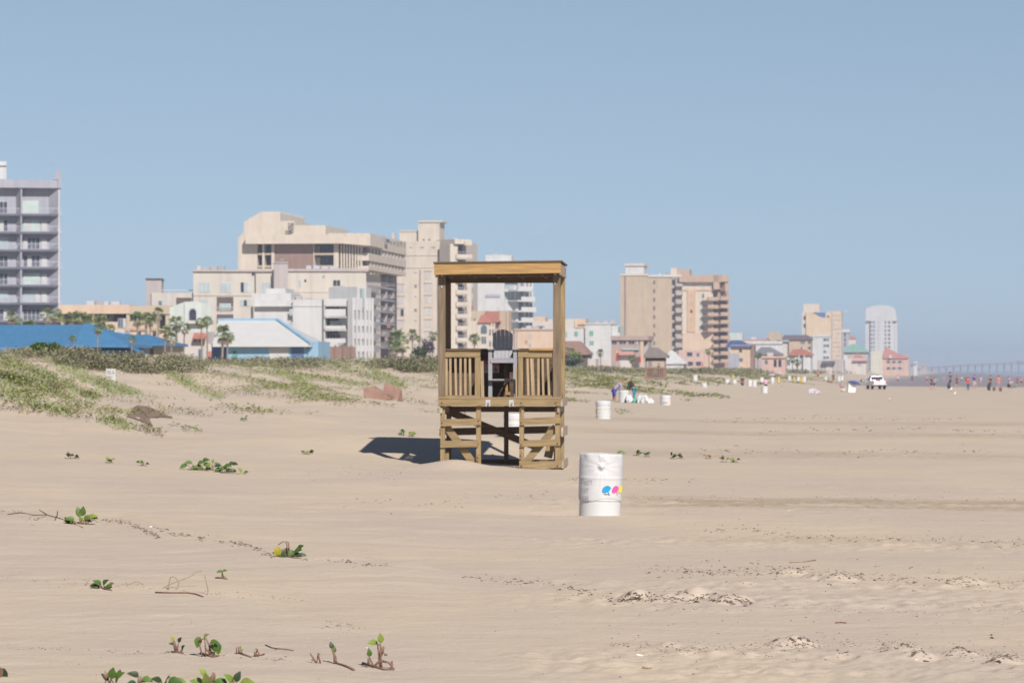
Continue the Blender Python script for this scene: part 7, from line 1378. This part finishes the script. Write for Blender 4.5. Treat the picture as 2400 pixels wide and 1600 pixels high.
def bottle(px, py, d, label, m, k):
    x, y, z = place(px, py, d); b = MB(); b.lathe([(0, 0), (0.05, 0), (0.05, 0.17), (0.02, 0.23), (0.016, 0.27), (0, 0.27)], 10); o = b.build('bottle', m); o.location = (x, y, z + 0.03); o.rotation_euler = (R(70 if k % 2 else 10), 0, k); o.scale = (1.5,) * 3; tag(o, label, 'bottle', 'dark bottles in the rubbish heap')
BTL = mat('dark_green_bottle', (0.03, 0.05, 0.04, 1), 0.2, 0.1)
for k, (px, py, lb) in enumerate(((1466, 951, 'dark bottle leaning at the left end of the rubbish heap'), (1470, 950, 'dark bottle lying beside the tall crumpled bag'), (1508, 952, 'dark bottle lying under the wide white bag'), (1525, 950, 'dark bottle standing at the right end of the rubbish heap'))): bottle(px, py, 199.3, lb, BTL, k)
for i, (px, lb) in enumerate(((1328, 'first white scrap from the left in the row by the stand'), (1338, 'second white scrap from the left in the row by the stand'), (1349, 'third white scrap from the left in the row by the stand'), (1360, 'fourth white scrap from the left in the row by the stand'), (1367, 'fifth white scrap from the left in the row by the stand'), (1384, 'second white scrap from the right in the row by the stand'), (1393, 'last white scrap of the row, left of the bending people'))):
    blob('litter_scrap', lb, 'litter', px, 947, 205, 0.26, 0.12, 0.2, PLA if i % 3 else mat('grey_scrap', (0.2, 0.2, 0.22, 1), 0.7, 0.1), 40 + i)['group'] = 'white scraps in a row'
blob('tarpaulin', 'crumpled pale lavender plastic sheet lying on the open sand', 'plastic sheet', 1907, 925, 325, 0.95, 0.58, 0.6, mat('lavender_plastic', rgb(214, 206, 212), 0.5, 0.05, 4, trans=0.1), 60, 16, 0.45)
blob('towel_heap', 'small white towel heap beside the sitting person', 'towel', 1975, 917, 368, 0.62, 0.34, 0.5, c_wht, 61)
blob('carry_bag', 'big dark bag hanging by the slate blue person', 'bag', 2224, 910, 424, 0.45, 0.75, 0.35, c_dk, 62); blob('carry_bag', 'big dark bag beside the dark person on the wet sand', 'bag', 2318, 914, 415, 0.42, 0.9, 0.35, c_dk, 63); blob('carry_bag', 'small green bag beside the folding chair', 'bag', 2378, 908, 440, 0.42, 0.42, 0.3, c_grn, 64)
blob('carry_bag', 'low brown bag left of the orange top', 'bag', 2330, 915, 415, 0.35, 0.5, 0.3, c_brn, 65); blob('carry_bag', 'brown bag right of the orange top', 'bag', 2345, 917, 412, 0.35, 0.55, 0.3, c_brn, 66)
def crate(name, label, cat, px, py, d, w_, h_, dp, m, lid=None, turn=0.1):
    x, y, z = place(px, py, d); t = thing(name, label, cat, (x, y, z), turn); b = MB(); q = 0.94
    b.hexa([(-w_ / 2 * q, -dp / 2 * q, -0.05), (w_ / 2 * q, -dp / 2 * q, -0.05), (w_ / 2 * q, dp / 2 * q, -0.05), (-w_ / 2 * q, dp / 2 * q, -0.05), (-w_ / 2, -dp / 2, h_), (w_ / 2, -dp / 2, h_), (w_ / 2, dp / 2, h_), (-w_ / 2, dp / 2, h_)]); b.build('body', m, t)
    c = MB(); c.box(-w_ / 2 - 0.015, -dp / 2 - 0.015, h_, w_ / 2 + 0.015, dp / 2 + 0.015, h_ + 0.06); c.build('lid', lid or m, t)
    e = MB(); e.tube([(-w_ / 2 - 0.02, 0, h_ * 0.75), (-w_ / 2 - 0.05, 0, h_ + 0.12), (w_ / 2 + 0.05, 0, h_ + 0.12), (w_ / 2 + 0.02, 0, h_ * 0.75)], 0.015, 6); e.build('handle', MULL, t); return t
crate('cool_box', 'white cooler box leaning under the navy parasol', 'cooler', 1995, 919, 372, 0.85, 0.85, 0.6, mat('cool_box_white', (0.72, 0.72, 0.68, 1), 0.4, 0.03)).rotation_euler = (0.05, 0.08, 0.1)
crate('storage_box', 'turquoise box below the second stand', 'box', 1570, 908, 372, 0.62, 0.42, 0.5, cloth('turquoise_plastic', 96, 190, 206)); crate('storage_box', 'brown box between the turquoise box and the pale heap', 'box', 1588, 910, 368, 0.75, 0.52, 0.5, cloth('brown_plastic', 168, 122, 96))
blob('belongings_heap', 'pale heap of bags and towels right of the brown box', 'belongings', 1607, 917, 355, 0.95, 0.55, 0.7, c_wht, 70)

def pickup():
    x, y, z = place(2062, 912, 440); t = thing('pickup_truck', 'white pickup truck seen from behind, driving away along the wet sand', 'pickup truck', (x, y, z), R(4))
    P = mat('white_car_paint', (0.66, 0.67, 0.70, 1), 0.25, 0.02, spec=0.5); T = mat('black_tyre', (0.025, 0.025, 0.028, 1), 0.9, 0.1, 10); Gm = MATS['dark_glass']; W2 = 0.93
    b = MB(); b.box(-W2, 0.05, 0.50, W2, 2.0, 0.62); b.box(-W2, 0.08, 0.62, -W2 + 0.09, 2.0, 1.12); b.box(W2 - 0.09, 0.08, 0.62, W2, 2.0, 1.12)
    b.hexa([(-W2, 2.003, 0.5), (W2, 2.003, 0.5), (W2, 5.3, 0.5), (-W2, 5.3, 0.5), (-W2, 2.003, 1.12), (W2, 2.003, 1.12), (W2 - 0.06, 5.3, 1.0), (-W2 + 0.06, 5.3, 1.0)])
    b.hexa([(-W2 + 0.02, 2.05, 1.123), (W2 - 0.02, 2.05, 1.123), (W2 - 0.02, 4.2, 1.123), (-W2 + 0.02, 4.2, 1.123), (-0.70, 2.25, 1.72), (0.70, 2.25, 1.72), (0.70, 3.5, 1.72), (-0.70, 3.5, 1.72)])
    ob = b.build('body', P, t); bv = ob.modifiers.new('bevel', 'BEVEL'); bv.width = 0.04; bv.segments = 2
    def part(nm, m, f): q = MB(); f(q); return q.build(nm, m, t)
    tg = part('tailgate', P, lambda q: q.box(-W2 + 0.095, 0.03, 0.56, W2 - 0.095, 0.09, 1.10)); q = MB(); q.box(-0.12, 0.015, 0.92, 0.12, 0.028, 0.97); q.build('handle', T, tg); q = MB(); q.box(-0.16, 0.0, 0.5, 0.16, 0.02, 0.6); q.build('number_plate', c_wht, t)
    part('rear_window', Gm, lambda q: q.hexa([(-0.78, 2.07, 1.2), (0.78, 2.07, 1.2), (0.78, 2.12, 1.2), (-0.78, 2.12, 1.2), (-0.68, 2.09, 1.64), (0.68, 2.09, 1.64), (0.66, 2.25, 1.64), (-0.66, 2.25, 1.64)]))
    for s in (-1, 1):
        part('side_window', Gm, lambda q: q.prism([(s * 0.915, 2.35, 1.2), (s * 0.915, 3.9, 1.2), (s * 0.72, 3.4, 1.66), (s * 0.72, 2.4, 1.66)], (s * 0.012, 0, 0)))
        part('tail_light', mat('tail_light_red', (0.45, 0.03, 0.03, 1), 0.3, 0.05), lambda q: q.box(s * (W2 - 0.10) - 0.065, 0.0, 0.70, s * (W2 - 0.10) + 0.065, 0.06, 1.06)); part('wing_mirror', T, lambda q: q.box(s * 0.98 - 0.09, 3.75, 1.12, s * 0.98 + 0.09, 3.85, 1.30))
        for yy in (1.05, 4.4):
            wh = part('wheel', T, lambda q: q.tube([(s * 0.66, yy, 0.36), (s * 0.92, yy, 0.36)], 0.37, 20)); q = MB(); q.tube([(s * 0.90, yy, 0.36), (s * 0.928, yy, 0.36)], 0.2, 14); q.build('rim', STEEL, wh)
    bp = part('rear_bumper', T, lambda q: q.box(-0.90, -0.10, 0.38, 0.90, 0.03, 0.55)); part('load', c_mar, lambda q: q.lathe([(0, 1.1), (0.35, 1.1), (0.25, 1.35), (0, 1.42)], 10, c=(0, 1.2, 0)))
pickup()

# --- on the dunes: the board sign, the half buried boxes, the cloth
def isla():
    hx, hy, hz = hit(266, 893); s = Bld('board_sign', 'white notched board sign lettered ISLA standing in the dune grass', 'sign', 260, hy - 0.3, 2)
    s.one('board', MATS['white_frame'], lambda b: b.prism([s.pt(x, y, 0) for x, y in ((248.5, 863.5), (271, 864), (271, 892), (264, 890), (259, 884), (252, 880), (248.5, 879))], -s.N * 0.03))
    IK = mat('grey_sign_letters', (0.06, 0.06, 0.07, 1), 0.7, 0.05)
    put_text(s, 'ISLA', 250.3, 876.5, 8.4, 0.004, IK, wpx=18); put_text(s, 'BLU', 253.5, 885, 4.6, 0.004, IK, wpx=10)
    s.one('post', W_GR, lambda b: b.hexa(s.slab8(263, 866, 266, 905, -0.034, 0.05))); s.done()
isla()
def buried():
    TER = mat('terracotta_board', rgb(180, 144, 128, 0.62), 0.85, 0.12, 3, streak=0.15); TED = mat('dark_terracotta_board', rgb(140, 106, 94), 0.85, 0.12, 3)
    s = Bld('broken_planter', 'broken reddish brown wooden planter half buried at the dune foot', 'planter', 900, 158, 4)
    s.one('front_panel', TER, lambda b: b.prism([s.pt(x, y, 0.25) for x, y in ((852, 909), (868, 906), (903, 919), (915, 934), (900, 940), (852, 930))], -s.N * 0.05)); s.one('front_panel', TER, lambda b: b.prism([s.pt(x, y, -0.1) for x, y in ((901, 896), (908, 897), (941, 912), (934, 936), (905, 938), (898, 922))], -s.N * 0.05))
    s.one('top_panel', TER, lambda b: b.hexa([s.pt(866, 907, 0.2), s.pt(914, 925, 0.2), s.pt(905, 921, -0.1), s.pt(880, 905, -0.5), s.pt(866, 906.3, 0.2), s.pt(914, 924.3, 0.2), s.pt(905, 920.3, -0.1), s.pt(880, 904.3, -0.5)]))
    s.one('side_panel', TED, lambda b: b.prism([s.pt(941, 912, -0.1), s.pt(944.5, 941, -0.1), s.pt(932, 940, -0.1), s.pt(936, 925, -0.1)], -s.N * 0.6)); s.one('side_panel', TED, lambda b: b.prism([s.pt(x, y, 0.05) for x, y in ((902, 922), (922, 928), (920, 938), (906, 936))], -s.N * 0.05)); s.done()
    m = mat('brown_burlap', rgb(160, 136, 116, 0.66), 0.95, 0.10, 30, bump=0.3); b = MB(); r = random.Random(3)
    out = [(296, 977), (306, 965), (314, 955), (320, 951), (332, 951), (345, 952.5), (358, 957), (370, 963), (386, 971), (406, 980.5), (392, 979), (374, 978), (358, 979), (347, 983), (352, 990), (358, 999), (344, 993), (330, 987), (312, 981)]
    base = [V3(hit(x, y)) + V3((0, 0, 0.02)) for x, y in out]; cx, cy, cz = hit(333, 968); n = len(base); ce = V3((cx, cy, cz + 0.10)); rings = [base]
    for k in (0.3, 0.6, 0.85):
        rg = []
        for p in base: q = p.lerp(ce, k); q.z = max(q.z, land1(q.x, q.y) + 0.03 + 0.05 * k * r.uniform(0.4, 1.3)); rg.append(q)
        rings.append(rg)
    vs = [p for g in rings for p in g] + [ce]; fs = [(k * n + i, k * n + (i + 1) % n, (k + 1) * n + (i + 1) % n, (k + 1) * n + i) for k in range(3) for i in range(n)] + [(3 * n + i, 3 * n + (i + 1) % n, 4 * n) for i in range(n)]
    b.add(vs, fs); b.add([v - V3((0, 0, 0.015)) for v in vs], [f[::-1] for f in fs]); tag(b.build('burlap_cloth', m, None, tuple(ce)), 'brown burlap cloth spread half buried on the left dune foot', 'cloth')
buried()

# --- birds
def gull(px, py, d, label, span, m, bank=0.0):
    x = (px - CX) / F * d; z = CZ + (HY - py) / F * d; t = thing('gull', label, 'bird', (x, d, z), R(70)); t.rotation_euler = (bank, 0, R(75)); b = MB(); k = span
    b.tube([(-0.22 * k, 0, 0), (-0.1 * k, 0, 0.01 * k), (0.08 * k, 0, 0.015 * k), (0.2 * k, 0, 0.02 * k), (0.26 * k, 0, 0.015 * k)], [0.01 * k, 0.05 * k, 0.06 * k, 0.035 * k, 0.012 * k], 8); b.build('body', m, t, smooth=True)
    for s in (-1, 1):
        w_ = MB(); w_.prism([(0.08 * k, s * 0.03 * k, 0.02 * k), (0.10 * k, s * 0.25 * k, 0.10 * k), (0.0, s * 0.52 * k, 0.04 * k), (-0.03 * k, s * 0.26 * k, 0.09 * k), (-0.07 * k, s * 0.03 * k, 0.02 * k)], (0, 0, 0.008 * k)); w_.build('wing', m, t)
GUL = mat('grey_feathers', (0.25, 0.26, 0.28, 1), 0.8, 0.1)
for px, py, lb in ((1243, 556, 'leftmost of four faint gulls flying above the stand'), (1259, 558, 'second of four faint gulls flying above the stand'), (1269, 553, 'third of four faint gulls flying above the stand'), (1286, 543, 'rightmost of four faint gulls flying above the stand'), (120, 386, 'left one of two gulls over the grey tower roof'), (128, 386, 'right one of two gulls over the grey tower roof')): gull(px, py, 620, lb, 0.95, GUL, random.uniform(-0.4, 0.4))
def wader(px, py, d, label, hpx):
    x, y, z = place(px, py, d); h = hpx / F * d; t = thing('egret', label, 'bird', (x, y, z), R(40)); m = mat('white_feathers', (0.74, 0.72, 0.70, 1), 0.8, 0.03); b = MB()
    b.tube([(-0.32 * h, 0, 0.5 * h), (-0.1 * h, 0, 0.58 * h), (0.12 * h, 0, 0.66 * h), (0.2 * h, 0, 0.85 * h), (0.26 * h, 0, 0.97 * h)], [0.03 * h, 0.16 * h, 0.15 * h, 0.06 * h, 0.06 * h], 8); b.build('body', m, t, smooth=True); c = MB(); c.tube([(0.27 * h, 0, 0.97 * h), (0.42 * h, 0, 0.94 * h)], [0.025 * h, 0.006 * h], 6); c.build('beak', yel, t)
    for s in (-1, 1): q = MB(); q.tube([(0.0, s * 0.05 * h, 0.5 * h), (0.02 * h, s * 0.05 * h, -0.02 * h)], 0.018 * h, 5); q.build('leg', c_dk, t)
wader(2229, 919, 400, 'white bird on the wet sand edge, upper of two', 12); wader(2238, 928, 360, 'white bird on the dry sand, lower of two', 11); wader(2085, 939, 250, 'pale bird standing alone below the pickup truck', 7)
# ---------------------------------------------------------------- the hazy sea air
def haze():
    b = MB(); b.box(-3000, -40, -8, 4200, 9000, 62); m = D.materials.new('haze'); m.use_nodes = True; n = m.node_tree.nodes; L = m.node_tree.links
    n.remove(n['Principled BSDF']); v = n.new('ShaderNodeVolumePrincipled'); v.inputs['Color'].default_value = (0.72, 0.82, 1.0, 1); v.inputs['Density'].default_value = 0.00021; v.inputs['Anisotropy'].default_value = 0.0
    L.new(v.outputs[0], n['Material Output'].inputs['Volume']); o = b.build('haze', m); o['kind'] = 'stuff'; o['label'] = 'thin pale sea haze over the beach'; o['category'] = 'haze'
haze()
